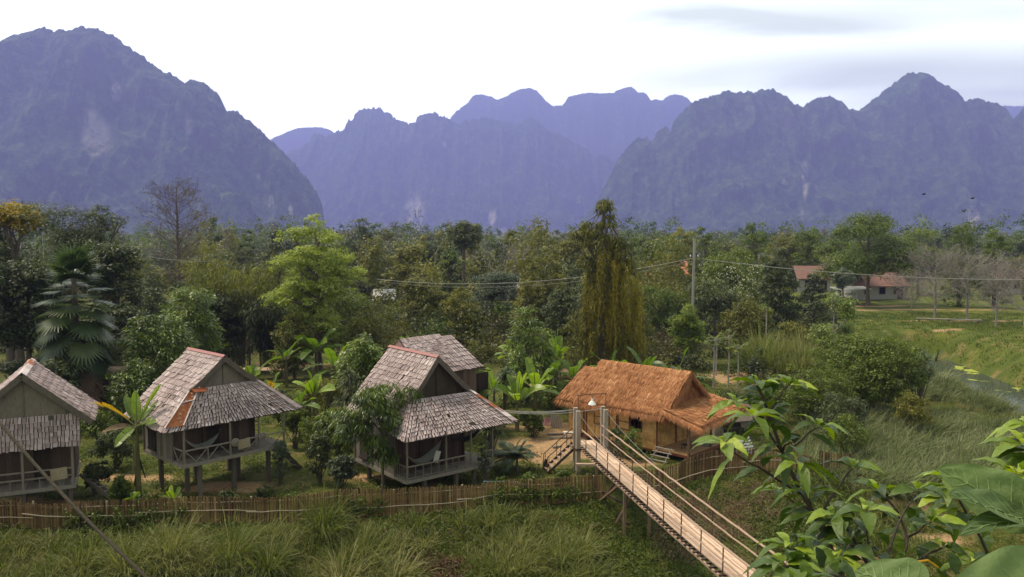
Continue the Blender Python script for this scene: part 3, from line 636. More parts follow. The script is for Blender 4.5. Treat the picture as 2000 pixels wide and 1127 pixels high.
    for dv in (0, .42):
        o = np.array([.3*dv, dv*.5, 0]); st.beam(a0+o, a1+o, .04, .13, .3)
    for q in range(6):
        c = lerp(a0, a1, (q+.6)/6.2)+(.06, .1, .02); st.beam(c+(-.12, -.05, 0), c+(.20, .2, 0), .14, .025, .85)
    st.build('stair', M_RAIL, root)
    return root
h1 = left_hut()
def wpt(root, u, v, z):
    c, s = math.cos(root.rotation_euler.z), math.sin(root.rotation_euler.z); return np.array([root.location.x+u*c-v*s, root.location.y+u*s+v*c, z])
def on_rail(root, u, v, z, W_, Hh, label):
    o = build_mat('doormat', W_, Hh, M_CLOTH); o.location = wpt(root, u, v, z); o.rotation_euler = (R(4), R(-3), root.rotation_euler.z); tag(o, label, 'mat'); return o
on_rail(h1, -.50, -.045, .896+.66, .52, .42, 'tan hemp mat hanging on the railing of the leftmost hut')
on_rail(h2, 2.35, -.05, 1.551+.53, .5, .36, 'tan hemp mat hanging on the crossed railing of the hut with the rusty roof strip')
def wall_hat(root, u, v, z, label):
    b = MB(); an = np.linspace(0, 2*math.pi, 17)
    for r0, r1, h0, h1_, t in ((.16, .12, 0, .012, .9), (.12, .085, .012, .018, .2), (.085, .04, .018, .03, .8), (.04, .0, .03, .035, .3)):
        for q in range(16):
            f = lambda r, a_, h: (r*math.cos(a_), -h, r*math.sin(a_))
            b.add([f(r0, an[q], h0), f(r0, an[q+1], h0), f(r1+1e-4, an[q+1], h1_), f(r1+1e-4, an[q], h1_)], [(0,1,2,3)], t)
        for q in range(16):
            b.add([(r0*math.cos(an[q]), .01, r0*math.sin(an[q])), (r0*math.cos(an[q+1]), .01, r0*math.sin(an[q+1])), (r0*math.cos(an[q+1]), -h0, r0*math.sin(an[q+1])), (r0*math.cos(an[q]), -h0, r0*math.sin(an[q]))], [(0,1,2,3)], t)
    o = b.build('round_sign', M_RAIL); o.location = wpt(root, u, v, z); o.rotation_euler = (0, 0, root.rotation_euler.z); tag(o, label, 'sign')
wall_hat(h2, 1.98, -.06, 1.551+.47, 'round ringed plaque left of the mat on the railing of the second hut')
wall_hat(h2, 3.12, -.06, 1.551+.50, 'round ringed plaque right of the mat on the railing of the second hut')
hm2 = hammock('hammock', wpt(h2, .2, .5, 2.5), wpt(h2, 1.75, .6, 2.45), .62, .5, M_NET); tag(hm2, 'grey hammock slung on the veranda of the hut with the rusty strip', 'hammock')
hm3 = hammock('hammock', wpt(h3, .15, .35, 1.75), wpt(h3, 1.95, .5, 2.1), .75, .55, M_NET); tag(hm3, 'pale hammock sagging at the left of the red-ridged hut veranda', 'hammock')
hm4 = hammock('hammock', wpt(h3, 2.35, .45, 2.0), wpt(h3, 3.7, .5, 2.1), .35, .4, pmat('dark_hammock_cloth', [(.02,.02,.025), (.05,.05,.06)], .9, (9,9,9), .3, .2)); tag(hm4, 'dark hammock slung at the right of the red-ridged hut veranda', 'hammock')
tw = MB()
xs = np.linspace(-.12, .12, 5)
for q in range(4): tw.beam((xs[q], 0, .24), (xs[q]+.02, 0, -.22), .06, .015, .9)
two = tw.build('towel', M_WHITE); two.location = wpt(h3, 1.42, .12, 1.42); two.rotation_euler = (R(10), R(15), .67); tag(two, 'small white towel hung over a cord on the red-ridged hut veranda', 'towel')
# stair at the right end of the second hut
def small_stair(name, a0, a1, wv, n, label, mat=M_WOOD):
    a0 = np.array(a0, float); a1 = np.array(a1, float); wv = np.array(wv, float); root = empty(name, a1); tag(root, label, 'stairs')
    for sgn in (-.5, .5):
        b = MB(); b.beam(a0+wv*sgn-a1, wv*sgn, .05, .12, .4); b.build('stringer', mat, root)
    for q in range(n):
        c = lerp(a0, a1, (q+.5)/n)-a1; b = MB(); b.beam(c-wv*.5, c+wv*.5, .16, .03, random.uniform(.5, .9)); b.build('tread', mat, root)
    return root
s_ = small_stair('stair', wpt(h2, 4.2, 1.3, 1.5), wpt(h2, 5.5, 1.2, .05), (-.3, .35, 0), 6, 'wooden stair down from the right end of the second hut')

# ---- fourth hut, behind the red-ridged one
def rear_hut():
    root = empty('shingle_hut', (-5.25, 38.0, 0), .80); tag(root, 'low shingle-roofed hut half hidden behind the red-ridged stilt hut', 'hut')
    def sheet(nm, A, B, C, D_, seed, rh=.3):
        s_ = MB(); slab(s_, [np.array(q)-(0, 0, .03) for q in (A, B, C, D_)], .04, .4); o = s_.build(nm, M_SHEET, root)
        t = MB(); tiled(t, A, B, C, D_, rh, .17, seed=seed); t.build('shingles', M_SHINGLE, o); return o
    sheet('upper_roof', (0, 0, 4.95), (2.45, 0, 4.97), (2.55, -1.0, 4.05), (-.1, -1.0, 4.05), 71)
    sheet('lower_roof', (.2, -.1, 4.86), (3.1, -.1, 4.86), (3.75, -1.75, 3.42), (0, -1.75, 3.42), 72)
    sheet('rear_roof', (3.1, .02, 4.86), (0, .02, 4.9), (-.1, 1.7, 3.4), (3.6, 1.7, 3.4), 73)
    w = MB(); planked(w, (.1, -1.5, 0), (3.5, -1.45, 3.62), 0, 16, .5, .3); planked(w, (3.45, -1.45, 0), (3.5, 1.4, 3.5), 1, 12, .5, .3); planked(w, (.1, -1.45, 0), (.15, 1.4, 3.5), 1, 12, .5, .3)
    w.add([(3.47, -1.5, 3.4), (3.47, 1.5, 3.4), (3.3, 0, 4.7)], [(0,1,2)], .4); w.build('wall', M_WEAVE_DK, root)
    b = MB(); b.add([(.06, -.9, 4.1), (.06, .9, 4.1), (.03, 0, 4.85), (.0, -.9, 4.1), (.0, .9, 4.1), (-.03, 0, 4.85)], [(0,1,2), (5,4,3)], .7); b.build('red_gable_panel', M_RED, root)
    l = MB(); slab(l, [(3.4, -1.2, 3.35), (5.1, -.9, 2.95), (5.1, 1.5, 2.95), (3.4, 1.5, 3.35)], .05, .2); l.build('side_roof', M_DWOOD, root)
    w2 = MB(); planked(w2, (3.55, -.9, 0), (4.9, -.86, 2.9), 0, 6, .2, .2); w2.build('side_wall', M_DWOOD, root)
rear_hut()

# ------------------------------------------------------------------ thatched bungalow
M_THATCH = pmat('golden_thatch', [(.13,.05,.022), (.29,.12,.052), (.45,.20,.088), (.57,.30,.145), (.70,.45,.26)], .85, (3, 3, 3), .3, .2, spec=.15)
M_THATCHB = pmat('thatch_underlayer', [(.09,.045,.02), (.17,.085,.035)], .95, (10, 10, 10), .4, .5)
def weave_mat():
    m = bpy.data.materials.new('golden_bamboo_weave'); m.use_nodes = True; nt = m.node_tree; N = nt.nodes; Lk = nt.links
    t = N.new('ShaderNodeTexCoord'); br = N.new('ShaderNodeTexBrick'); br.inputs['Scale'].default_value = 1; br.inputs['Brick Width'].default_value = .09; br.inputs['Row Height'].default_value = .09; br.inputs['Mortar Size'].default_value = .004
    br.offset = .5; br.inputs['Color1'].default_value = (.66,.42,.17,1); br.inputs['Color2'].default_value = (.52,.30,.11,1); br.inputs['Mortar'].default_value = (.30,.16,.06,1)
    mp = N.new('ShaderNodeMapping'); mp.inputs['Rotation'].default_value = (0, R(45), 0); cb = N.new('ShaderNodeSeparateXYZ'); cx_ = N.new('ShaderNodeCombineXYZ')
    Lk.new(t.outputs['Object'], cb.inputs[0]); add = N.new('ShaderNodeMath'); Lk.new(cb.outputs[0], add.inputs[0]); Lk.new(cb.outputs[1], add.inputs[1])
    Lk.new(add.outputs[0], cx_.inputs[0]); Lk.new(cb.outputs[2], cx_.inputs[1]); mp.inputs['Rotation'].default_value = (0, 0, R(45)); Lk.new(cx_.outputs[0], mp.inputs[0]); Lk.new(mp.outputs[0], br.inputs['Vector'])
    nz = N.new('ShaderNodeTexNoise'); nz.inputs['Scale'].default_value = 2.5; nz.inputs['Detail'].default_value = 5; Lk.new(t.outputs['Object'], nz.inputs['Vector'])
    cr = N.new('ShaderNodeValToRGB'); cr.color_ramp.elements[0].position = .3; cr.color_ramp.elements[0].color = (.55,.50,.45,1); cr.color_ramp.elements[1].position = .7; cr.color_ramp.elements[1].color = (1.15,1.12,1.1,1); Lk.new(nz.outputs[0], cr.inputs[0])
    mx = N.new('ShaderNodeMix'); mx.data_type = 'RGBA'; mx.blend_type = 'MULTIPLY'; mx.inputs[0].default_value = 1; Lk.new(br.outputs[0], mx.inputs['A']); Lk.new(cr.outputs[0], mx.inputs['B'])
    bs = N['Principled BSDF']; Lk.new(mx.outputs['Result'], bs.inputs['Base Color']); bs.inputs['Roughness'].default_value = .75; bs.inputs['Specular IOR Level'].default_value = .2
    return m
M_WEAVE = weave_mat()
M_TRIM = pmat('red_brown_trim', [(.10,.035,.018), (.17,.065,.03)], .7, (8, 8, 8), .3, .2)
M_POST = pmat('brown_log', [(.07,.04,.025), (.15,.095,.06), (.22,.15,.10)], .9, (8, 8, 2), .35, .4)

def thatch(mb, A, B, C, D, n, L=.34, w=.024, seed=0, fringe=.16, rough=.10, layers=7, tb=0.):
    """straw laid down the patch A-B (top) / D-C (bottom), in overlapping courses with a ragged lower fringe"""
    rs = np.random.RandomState(seed); A, B, C, D = [np.array(q, float) for q in (A, B, C, D)]
    nrm = unit(np.cross(C-A, D-B)); nrm = nrm if nrm[2] > 0 else -nrm
    u = rs.rand(n); t = rs.rand(n)**.9
    t = np.where(rs.rand(n) < .45, (np.floor(t*layers)+rs.uniform(.75, 1.0, n))/layers, t); t = np.clip(t, 0, 1)
    top = A[None]*(1-u[:, None])+B[None]*u[:, None]; bot = D[None]*(1-u[:, None])+C[None]*u[:, None]
    slope = unit(bot-top); Ls = np.linalg.norm(bot-top, axis=1)
    ll = L*rs.uniform(.6, 1.2, n); start = np.clip(t-ll/Ls, -.01, 1); P = top*(1-start[:, None])+bot*start[:, None]
    side = unit(B-A); lift = (t*layers) % 1
    P = P+nrm*(.015+.05*rs.rand(n)[:, None]+.02*lift[:, None]+.035*(fbm(u*9, t*6, seed, 2)-.5)[:, None])
    d = unit(slope+nrm*rs.normal(.045, .07, (n, 1))+side*rs.normal(0, .14, (n, 1)))
    tint = np.clip(.42+.30*(fbm(u*7, t*5, seed+4, 3)-.5)+rs.normal(0, .17, n)-.20*((lift > .93)*1.)+tb+.1*(1-t), 0, 1)
    mb.ribbons(P, d, side+nrm*rs.normal(0, .5, (n, 1)), ll, w*rs.uniform(.6, 1.3, n), .04, 1, (.8, .35), t=tint)
    k = int(n*fringe); u = rs.rand(k); bot = D[None]*(1-u[:, None])+C[None]*u[:, None]; top = A[None]*(1-u[:, None])+B[None]*u[:, None]; slope = unit(bot-top)
    P = bot-slope*rs.uniform(.05, .3, (k, 1))+nrm*rs.uniform(-.07, .05, (k, 1))
    d = unit(slope+side*rs.normal(0, .2, (k, 1))+np.array([0, 0, -1])*rs.uniform(0, .5, (k, 1)))
    mb.ribbons(P, d, side, rs.uniform(.12, .34, k)*(.8+.5*fbm(u*14, u*0, seed+2, 2)), w*rs.uniform(.5, 1.1, k), .22, 2, (.9, .7, .25), t=np.clip(rs.normal(.36, .2, k), 0, 1))
def bungalow():
    X, Y, yaw = 6.429, 35.767, 2.386
    root = empty('thatched_bungalow', (X, Y, 0), yaw); tag(root, 'golden woven bamboo bungalow with a thick orange thatched roof and open porch beside the bridge', 'bungalow')
    Lw, Wb, Pl, zf = 4.1, 3.76, 1.62, .34
    m = -Wb/2; zt = 2.05
    g = lambda a, b, z: (a, -b, z)
    # walls
    w = MB()
    wins = ((.80, 1.42), (2.62, 3.02)); z0, z1 = .95, 1.62
    def wallbox(a0, a1, za, zb, v0=-.04, v1=0.): w.box((a0, v0, za), (a1, v1, zb), .5)
    cur = 0.
    for (a0, a1) in wins: wallbox(cur, a0, zf-.1, zt); wallbox(a0, a1, zf-.1, z0); wallbox(a0, a1, z1, zt); cur = a1
    wallbox(cur, Lw, zf-.1, zt)
    w.box((0, -Wb, zf-.1), (.04, -.041, 1.95), .5); w.add([(.0, -.3, 1.95), (.0, -Wb+.3, 1.95), (0, m, 3.3)], [(0,1,2)], .5); w.box((Lw-.04, -Wb, zf-.1), (Lw, -.041, 2.2), .5); w.box((.041, -Wb, zf-.1), (Lw-.041, -Wb+.04, zt+.2), .5)
    wl_ = w.build('wall', M_WEAVE, root)
    it = MB(); it.box((.06, -Wb+.06, zf-.08), (Lw-.06, -.10, zf-.04), .2); it.build('floor', M_DWOOD, root)
    for (a0, a1) in wins:
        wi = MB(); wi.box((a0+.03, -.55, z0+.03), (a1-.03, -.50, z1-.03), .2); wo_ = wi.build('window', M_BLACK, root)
        fr = MB()
        for p, q in (((a0, .012, z0), (a1, .012, z0)), ((a0, .012, z1), (a1, .012, z1)), ((a0, .012, z0), (a0, .012, z1)), ((a1, .012, z0), (a1, .012, z1))): fr.beam(p, q, .045, .045, .7, up=(0, 1, 0))
        fr.build('window_frame', M_TRIM, wo_)
        for q in range(2): 
            c = MB(); c.beam((a0+(a1-a0)*(q+1)/3, -.02, z0), (a0+(a1-a0)*(q+1)/3, -.02, z1), .012, .012, .2); c.build('bar', M_TRIM, wo_)
        s = MB(); sa0, sa1 = a1+.05, a1+.05+(a1-a0)*.98; s.box((sa0, .02, z0-.02), (sa1, .035, z1+.02), .5)
        so = s.build('shutter', M_WEAVE, root)
        f = MB()
        for p, q in (((sa0, .045, z0-.02), (sa1, .045, z0-.02)), ((sa0, .045, z1+.02), (sa1, .045, z1+.02)), ((sa0, .045, z0-.02), (sa0, .045, z1+.02)), ((sa1, .045, z0-.02), (sa1, .045, z1+.02)), ((sa0, .045, (z0+z1)/2), (sa1, .045, (z0+z1)/2))): f.beam(p, q, .03, .035, .5, up=(0, 1, 0))
        f.build('frame', M_TRIM, so)
    for a, v in ((0, .005), (Lw, .005), (2.18, .005), (3.95, .005), (-.02, -Wb), (-.02, -1.55), (-.02, -2.5)):
        p = MB(); p.beam((a, v+.01, zf-.2), (a, v+.01, zt), .06, .05, .4); p.build('corner_post', M_TRIM, root)
    p = MB(); p.beam((0, .03, zf-.1), (Lw, .03, zf-.1), .05, .08, .3); p.build('sill_beam', M_TRIM, root)
    d = MB(); d.box((-.025, -2.45, zf), (-.005, -1.6, zf+1.5), .35); d.build('door', M_WEAVE, root)
    for a in (.1, 2.1, 4.0):
        for v in (-.15, -1.9, -3.6): p = MB(); p.beam((a, v, -.3), (a, v, zf-.1), .14, .14, .4); p.build('stilt', M_POST, root)
    # porch
    f = MB(); planked(f, (-Pl, -Wb, zf-.05), (-.01, .02, zf), 1, 26, .75, .2); f.build('porch_floor', pmat('bamboo_slat_floor', [(.18,.09,.04), (.30,.17,.075), (.40,.25,.12)], .7, (6, 6, 6), .3, .2), root)
    f = MB(); f.beam((-Pl-.02, .05, zf-.08), (-.0, .05, zf-.08), .06, .10, .4); f.beam((-Pl-.02, .05, zf-.08), (-Pl-.02, -Wb, zf-.08), .06, .12, .5); f.build('porch_beam', M_TRIM, root)
    mat2 = MB(); slab(mat2, [(-.5, -1.9, zf+.03), (-1.5, -1.75, zf+.03), (-1.45, -3.5, zf+.03), (-.45, -3.55, zf+.03)], .02, .5); mat2.build('porch_mat', M_PANEL, root)
    for (a, v, zz) in ((-1.60, -.02, 1.80), (-1.66, .05, 1.74), (-1.60, -Wb+.05, 1.95), (-1.60, -1.9, 1.9)):
        p = MB(); p.tube([(a, v, -.2), (a+.01, v, .9), (a, v+.01, zz)], [.06, .055, .05], 6, .4); p.build('porch_post', M_POST, root)
    # roof
    zr, zr2 = 3.57, 3.12; F_ = -.55; Bk = 4.5
    rb = MB()
    eL = lambda a, z=1.86: (a, .26, z); rg = lambda a, z=zr: (a, m, z); eR = lambda a, z=2.12: (a, -Wb+.06, z)
    slab(rb, [rg(F_), rg(Bk), eL(Bk), eL(F_)], .10, .4); slab(rb, [rg(Bk), rg(F_), eR(F_), eR(Bk)], .10, .4)
    roof = rb.build('thatched_roof', M_THATCHB, root)
    t = MB(); thatch(t, rg(Bk), rg(F_), eL(F_), eL(Bk), 17000, seed=3); thatch(t, rg(F_), rg(Bk), eR(Bk), eR(F_), 6000, seed=5)
    rs = np.random.RandomState(8); k = 2600; a = rs.uniform(F_, Bk, k); sgn = rs.choice([-1, 1], k)
    t.ribbons(np.c_[a, np.full(k, m), np.full(k, zr+.05)], np.c_[rs.normal(0, .15, k), sgn*.75, np.full(k, -.45)], np.tile([1., 0, 0], (k, 1)), rs.uniform(.15, .4, k), .018, .15, 2, (.9, .7, .3), t=np.clip(rs.normal(.6, .15, k), 0, 1))
    # verge straw hanging along both gable edges
    for e_, q0, q1 in ((F_, rg(F_), eL(F_)), (F_, rg(F_), eR(F_))):
        k = 2300; u = rs.rand(k)[:, None]; P = np.array(q0)*(1-u)+np.array(q1)*u+np.c_[rs.uniform(-.05, .12, k), np.zeros(k), rs.uniform(-.06, .04, k)]
        sl = unit(np.array(q1)-np.array(q0)); D_ = np.array([-.28, 0, -.55])+sl*.55+rs.normal(0, .13, (k, 3))
        t.ribbons(P, D_, np.tile([0., 1, 0], (k, 1)), rs.uniform(.12, .42, k), .016, .15, 2, (.9, .7, .25), t=np.clip(rs.normal(.34, .2, k), 0, 1))
    t.build('straw', M_THATCH, roof)
    gb = MB(); gb.add([(F_+.34, -.5, 2.2), (F_+.34, -Wb+.4, 2.25), (F_+.34, m, 3.35), (F_+.38, -.5, 2.2), (F_+.38, -Wb+.4, 2.25), (F_+.38, m, 3.35)], [(0,1,2), (5,4,3)], .1)
    go = gb.build('thatched_gable', M_THATCHB, root); t = MB(); k = 3600
    v = rs.uniform(-Wb+.35, -.45, k); zt_ = 2.35+(3.5-2.35)*(1-np.abs(v-m)/1.5); zz = zt_-rs.rand(k)**.8*(zt_-2.45)
    t.ribbons(np.c_[F_+.30-rs.uniform(0, .14, k), v, zz], np.c_[rs.normal(-.18, .1, k), rs.normal(0, .16, k)+(v-m)*.08, np.full(k, -1.)], np.tile([0., 1, 0], (k, 1)), rs.uniform(.2, .5, k), .016, 0, 1, (.9, .3), t=np.clip(rs.normal(.33, .18, k), 0, 1))
    t.build('straw', M_THATCH, go)
    # lower end section of the roof
    rb = MB(); E2 = 5.55
    slab(rb, [rg(Bk-.1, zr2), rg(E2, zr2), (E2+.05, .30, 1.80), (Bk-.1, .22, 1.72)], .09, .4); slab(rb, [rg(E2, zr2), rg(Bk-.1, zr2), eR(Bk-.1), eR(E2)], .09, .4)
    lo = rb.build('lower_thatched_roof', M_THATCHB, root)
    t = MB(); thatch(t, rg(E2, zr2), rg(Bk-.1, zr2), (Bk-.1, .22, 1.72), (E2+.05, .30, 1.80), 4200, seed=13); thatch(t, rg(Bk-.1, zr2), rg(E2, zr2), eR(E2), eR(Bk-.1), 1500, seed=15)
    k = 900; u = rs.rand(k)[:, None]; P = np.array(rg(E2, zr2))*(1-u)+np.array([E2+.05, .3, 1.8])*u
    t.ribbons(P, np.array([.5, .4, -.5])+rs.normal(0, .15, (k, 3)), np.tile([0., 1, 0], (k, 1)), rs.uniform(.1, .3, k), .016, .15, 2, (.9, .7, .25), t=np.clip(rs.normal(.34, .2, k), 0, 1)); t.build('straw', M_THATCH, lo)
    ew = MB(); ew.box((Lw+.01, -Wb+.3, zf-.1), (5.3, -Wb+.35, 1.9), .5); ew.box((5.25, -Wb+.36, zf-.1), (5.3, -.3, 1.9), .5); ew.box((Lw+.01, -.35, zf-.1), (5.3, -.3, 1.85), .5); ew.build('annex_wall', M_WEAVE, root)
    # porch roof
    P0, P1, P2, P3 = (-.35, .10, 2.14), (-.35, -Wb-.05, 2.26), (-2.28, -Wb-.10, 1.92), (-2.24, .0, 1.62)
    rb = MB(); slab(rb, [P0, P1, P2, P3], .09, .4); po = rb.build('porch_roof', M_THATCHB, root)
    t = MB(); thatch(t, P0, P1, P2, P3, 9500, seed=23, fringe=.22, layers=4, tb=.03)
    for q0, q1, sdv in ((P0, P3, (0, .6, -.6)), (P1, P2, (0, -.6, -.6))):
        k = 1300; u = rs.rand(k)[:, None]; P = np.array(q0)*(1-u)+np.array(q1)*u
        t.ribbons(P, np.array(sdv)+np.array([-.4, 0, 0])+rs.normal(0, .2, (k, 3)), np.tile([1., 0, 0], (k, 1)), rs.uniform(.15, .36, k), .016, .15, 2, (.9, .7, .25), t=np.clip(rs.normal(.36, .2, k), 0, 1))
    t.build('straw', M_THATCH, po)
    tp = MB(); slab(tp, [(-.3, .16, 2.02), (-.42, .02, 2.05), (-1.5, .04, 1.76), (-1.45, .16, 1.74)], .015, .6); tp.build('eave_sheet', M_TIN, root)
    return root
bg_ = bungalow()
def bpt(a, v, z): return wpt(bg_, a, v, z)
# ladder up to the porch
ld = empty('ladder', bpt(-.55, .75, 0), 2.386); tag(ld, 'short wooden ladder with four rungs leaning on the thatched bungalow porch', 'ladder')
for sgn in (-.38, .38):
    b = MB(); b.tube([(sgn, .12, 0.0), (sgn*.8, -.6, .52)], .028, 6, .6); b.build('ladder_side', M_RAIL, ld)
for q in range(4):
    t_ = .10+q*.26; c = lerp((0, .12, 0.0), (0, -.6, .52), t_); b = MB(); b.beam(c+(-.48, 0, .03), c+(.48, 0, .03), .09, .03, .8); b.build('rung', M_RAIL, ld)
stl = empty('stool', bpt(-1.05, -.75, .34), 2.3); tag(stl, 'low dark wooden stool on the porch of the thatched bungalow', 'stool')
b = MB(); b.box((-.2, -.13, .2), (.2, .13, .23), .4); b.build('seat', M_DWOOD, stl)
for x_ in (-.17, .17):
    for y_ in (-.1, .1): b = MB(); b.beam((x_, y_, 0), (x_, y_, .2), .03, .03, .4); b.build('leg', M_DWOOD, stl)
# ------------------------------------------------------------------ suspension footbridge
M_CONC = pmat('weathered_concrete', [(.15,.12,.10), (.27,.22,.18), (.40,.35,.30)], .9, (5, 5, 3), .5, .3)
M_BAMB = pmat('split_bamboo_deck', [(.26,.16,.11), (.42,.28,.20), (.56,.39,.28), (.68,.52,.40)], .7, (3, 3, 3), .25, .2)
M_LOG = pmat('bridge_log', [(.13,.08,.055), (.25,.165,.12), (.38,.27,.20)], .85, (6, 6, 6), .35, .3)
M_IRON = pmat('rusty_iron', [(.035,.022,.018), (.08,.05,.038), (.14,.09,.07)], .7, (12, 12, 12), .4, .2)
M_ROPE = pmat('grey_cable', [(.14,.135,.13), (.30,.30,.29)], .7, (12, 12, 12), .3, .1)
B0 = np.array([2.83, 33.1]); BD = np.array([5.53-2.83, 21.1-33.1]); BD = BD/np.linalg.norm(BD); BN = np.array([-BD[1], BD[0]])
if BN[0] < 0: BN = -BN
BL = 22.5; BWD = .92
bridge = empty('suspension_footbridge', (B0[0], B0[1], 0), 0); tag(bridge, 'narrow bamboo suspension footbridge running down from its concrete gate towards the lower right', 'bridge')
def bz(s): return 1.10-.16*math.sin(math.pi*min(max(s, 0), BL)/BL)+(.0)
def bp_(s, w, z=0.):
    q = BD*s+BN*w; return np.array([q[0], q[1], bz(s)+z])
rs = np.random.RandomState(5)
dk = MB()
for j in range(14):                                  # long split-bamboo strips laid along the deck
    w0 = .05+(BWD-.1)*j/14; s = -.3+rs.uniform(0, 1.5)*0
    while s < BL:
        l = rs.uniform(1.8, 3.6); e = min(s+l, BL); n = 5; z = .045+rs.uniform(0, .012)
        ss = np.linspace(s, e, n)
        for q in range(n-1):
            a, b_ = bp_(ss[q], w0+.03, z), bp_(ss[q+1], w0+.03, z)
            dk.beam(a, b_, (BWD-.1)/14*.93, .02, None)
            dk.t[-1][:] = .5+.3*math.sin(j*2.3+s*1.1)+rs.uniform(-.08, .08)
        s = e
dk.build('deck', M_BAMB, bridge)
cbm = MB(); s = 0.
while s < BL:
    cbm.beam(bp_(s, -.10+rs.uniform(-.03, .03), .0), bp_(s, BWD+.10+rs.uniform(-.03, .03), .0), .075, .045, rs.uniform(.0, .5)); s += .27
cbm.build('crossbeams', M_IRON, bridge)
for w in (-.055, BWD+.055):
    b = MB(); ss = np.arange(0, BL+.1, .75)
    for q in range(len(ss)-1): b.beam(bp_(ss[q], w+rs.uniform(-.008, .008), -.05), bp_(ss[q+1]+.05, w+rs.uniform(-.008, .008), -.05), .06, .07, .7)
    b.build('edge_beam', M_LOG, bridge)
for side, w in ((0, -.03), (1, BWD+.03)):
    n = 0
    for k in range(17):
        s = .75+k*1.30
        if s > BL-.2: break
        b = MB(); b.tube([bp_(s, w, -.12), bp_(s, w+.01, .80 if side == 0 else .84)], .020, 5, .6); b.build('rail_post', M_IRON, bridge)
    def rail(z0, wob, r, seed, nm='handrail', mat=M_LOG, dz=0.):
        r2 = np.random.RandomState(seed); ss = np.arange(-.15, BL, .43)
        p = np.array([bp_(q, w+r2.normal(0, wob*.4), z0+dz*math.sin(q*2.4)*.5+r2.normal(0, wob*.3)) for q in ss]); b = MB(); b.tube(p, r, 5, .8); b.build(nm, mat, bridge)
    rail(.80 if side == 0 else .84, .02, .033, 1+side)
    rail(.42 if side == 0 else .45, .015, .026, 4+side)
    for z in (.14, .27, .58): rail(z, .01, .006, 9+side, 'side_wire', M_IRON)
for w in (-.16, BWD+.10):                            # the gate: two concrete pillars on each side
    for s in (-.25, .12):
        b = MB(); a = bp_(s, w, 0); a[2] = 0
        b.beam(a-(0, 0, .3), a+(0, 0, 2.72 if s < 0 else 2.66), .17 if s > 0 else .15, .17, .6, up=(BN[0], BN[1], 0)); b.build('gate_pillar', M_CONC, bridge)
    b = MB(); a = bp_(-.06, w, 0); b.beam(a+np.r_[BD*-.3, -.02], a+np.r_[BD*.3, -.02], .24, .06, .4); b.build('pillar_bracket', M_IRON, bridge)
    b = MB(); a = bp_(.12, w, 0); a[2] = 2.6; b.tube([a, a+(0, 0, .72)], .012, 5, .5); b.build('lamp_pole', M_IRON, bridge)
b = MB(); a = bp_(.12, -.16, 0); a[2] = 3.30; c = bp_(.12, BWD+.10, 0); c[2] = 3.32; mdp = (a+c)/2+(0, 0, .02); b.tube([a-(.05, 0, 0), mdp, c+(.05, 0, 0)], .018, 5, .4); b.build('lamp_crossbar', M_IRON, bridge)
for (w, e, sg) in ((-.16, (-1.6, 39.5, .3), .5), (-.16, (-2.2, 36.6, .9), .35), (BWD+.10, (-1.9, 38.2, .5), .6)):
    a = bp_(-.3, w, 0); a[2] = 2.62; e = np.array([e[0]-B0[0], e[1]-B0[1], e[2]+1.2]); t_ = np.linspace(0, 1, 14)[:, None]
    P = a*(1-t_)+e*t_-np.array([0, 0, 1])*sg*4*t_*(1-t_)*.5; b = MB(); b.tube(P, .016, 5, .5); b.build('anchor_cable', M_ROPE, bridge)
for w in (-.16, BWD+.10):                            # main cables from the pillar tops down along the sides
    a = bp_(.12, w, 0); a[2] = 2.6; t_ = np.linspace(0, 1, 12)[:, None]; e = bp_(5.2, w+.05, .85)
    b = MB(); b.tube(a*(1-t_)+e*t_-np.array([0, 0, .35])*4*t_*(1-t_)*.3, .007, 4, .5); b.build('stay_wire', M_ROPE, bridge)
# trestle under the deck
def zt_at(p): return float(H(p[0]+B0[0], p[1]+B0[1]))
for s0 in (2.05, 5.1):
    for w in (.0, BWD):
        b = MB(); a = bp_(s0, w, -.08); g = a.copy(); g[2] = zt_at(a)-.5; b.beam(a, g, .10, .10, .4, up=(0, 1, 0)); b.build('trestle_post', M_LOG, bridge)
for a, c in ((bp_(4.6, -.1, -.1), bp_(2.3, -.6, -1.9)), (bp_(5.3, .25, -.1), bp_(4.4, -.35, -2.0)), (bp_(2.4, .2, -1.2), bp_(3.2, .6, -.1))):
    b = MB(); b.beam(a, c, .10, .07, .1); b.build('trestle_brace', M_LOG, bridge)
for z in (-.72, -1.35):
    b = MB(); b.beam(bp_(2.7, -.35, z), bp_(5.0, .2, z), .05, .07, .05); b.build('trestle_bar', M_IRON, bridge)
b = MB(); b.beam(bp_(1.75, -.75, -.12), bp_(2.15, .05, -.06), .16, .08, .8); b.build('bank_log', M_LOG, bridge)
# stair on the left of the gate
stp = MB(); a0 = bp_(-.55, -.1, 0); a1 = a0+np.r_[-BN*1.25, -1.06]
for dv in (-.3, .3): o = np.r_[BD*dv, 0]; stp.beam(a0+o, a1+o, .05, .10, .3)
stp.build('stair_stringer', M_IRON, bridge)
for q in range(7): b = MB(); c = lerp(a0, a1, (q+.5)/7); b.beam(c+np.r_[BD*-.32, 0], c+np.r_[BD*.32, 0], .15, .03, .7); b.build('stair_tread', M_LOG, bridge)
for dv in (-.3, .3):
    o = np.r_[BD*dv, 0]; b = MB(); b.tube([a0+o+(0, 0, .62), a1+o+(0, 0, .66), a1+o+np.r_[-BN*.02, .02]], .022, 5, .3); b.build('stair_rail', M_IRON, bridge)
    for q in (.2, .55, .95): c = lerp(a0, a1, q)+o; b = MB(); b.tube([c, c+(0, 0, .63)], .016, 5, .3); b.build('stair_rail_post', M_IRON, bridge)
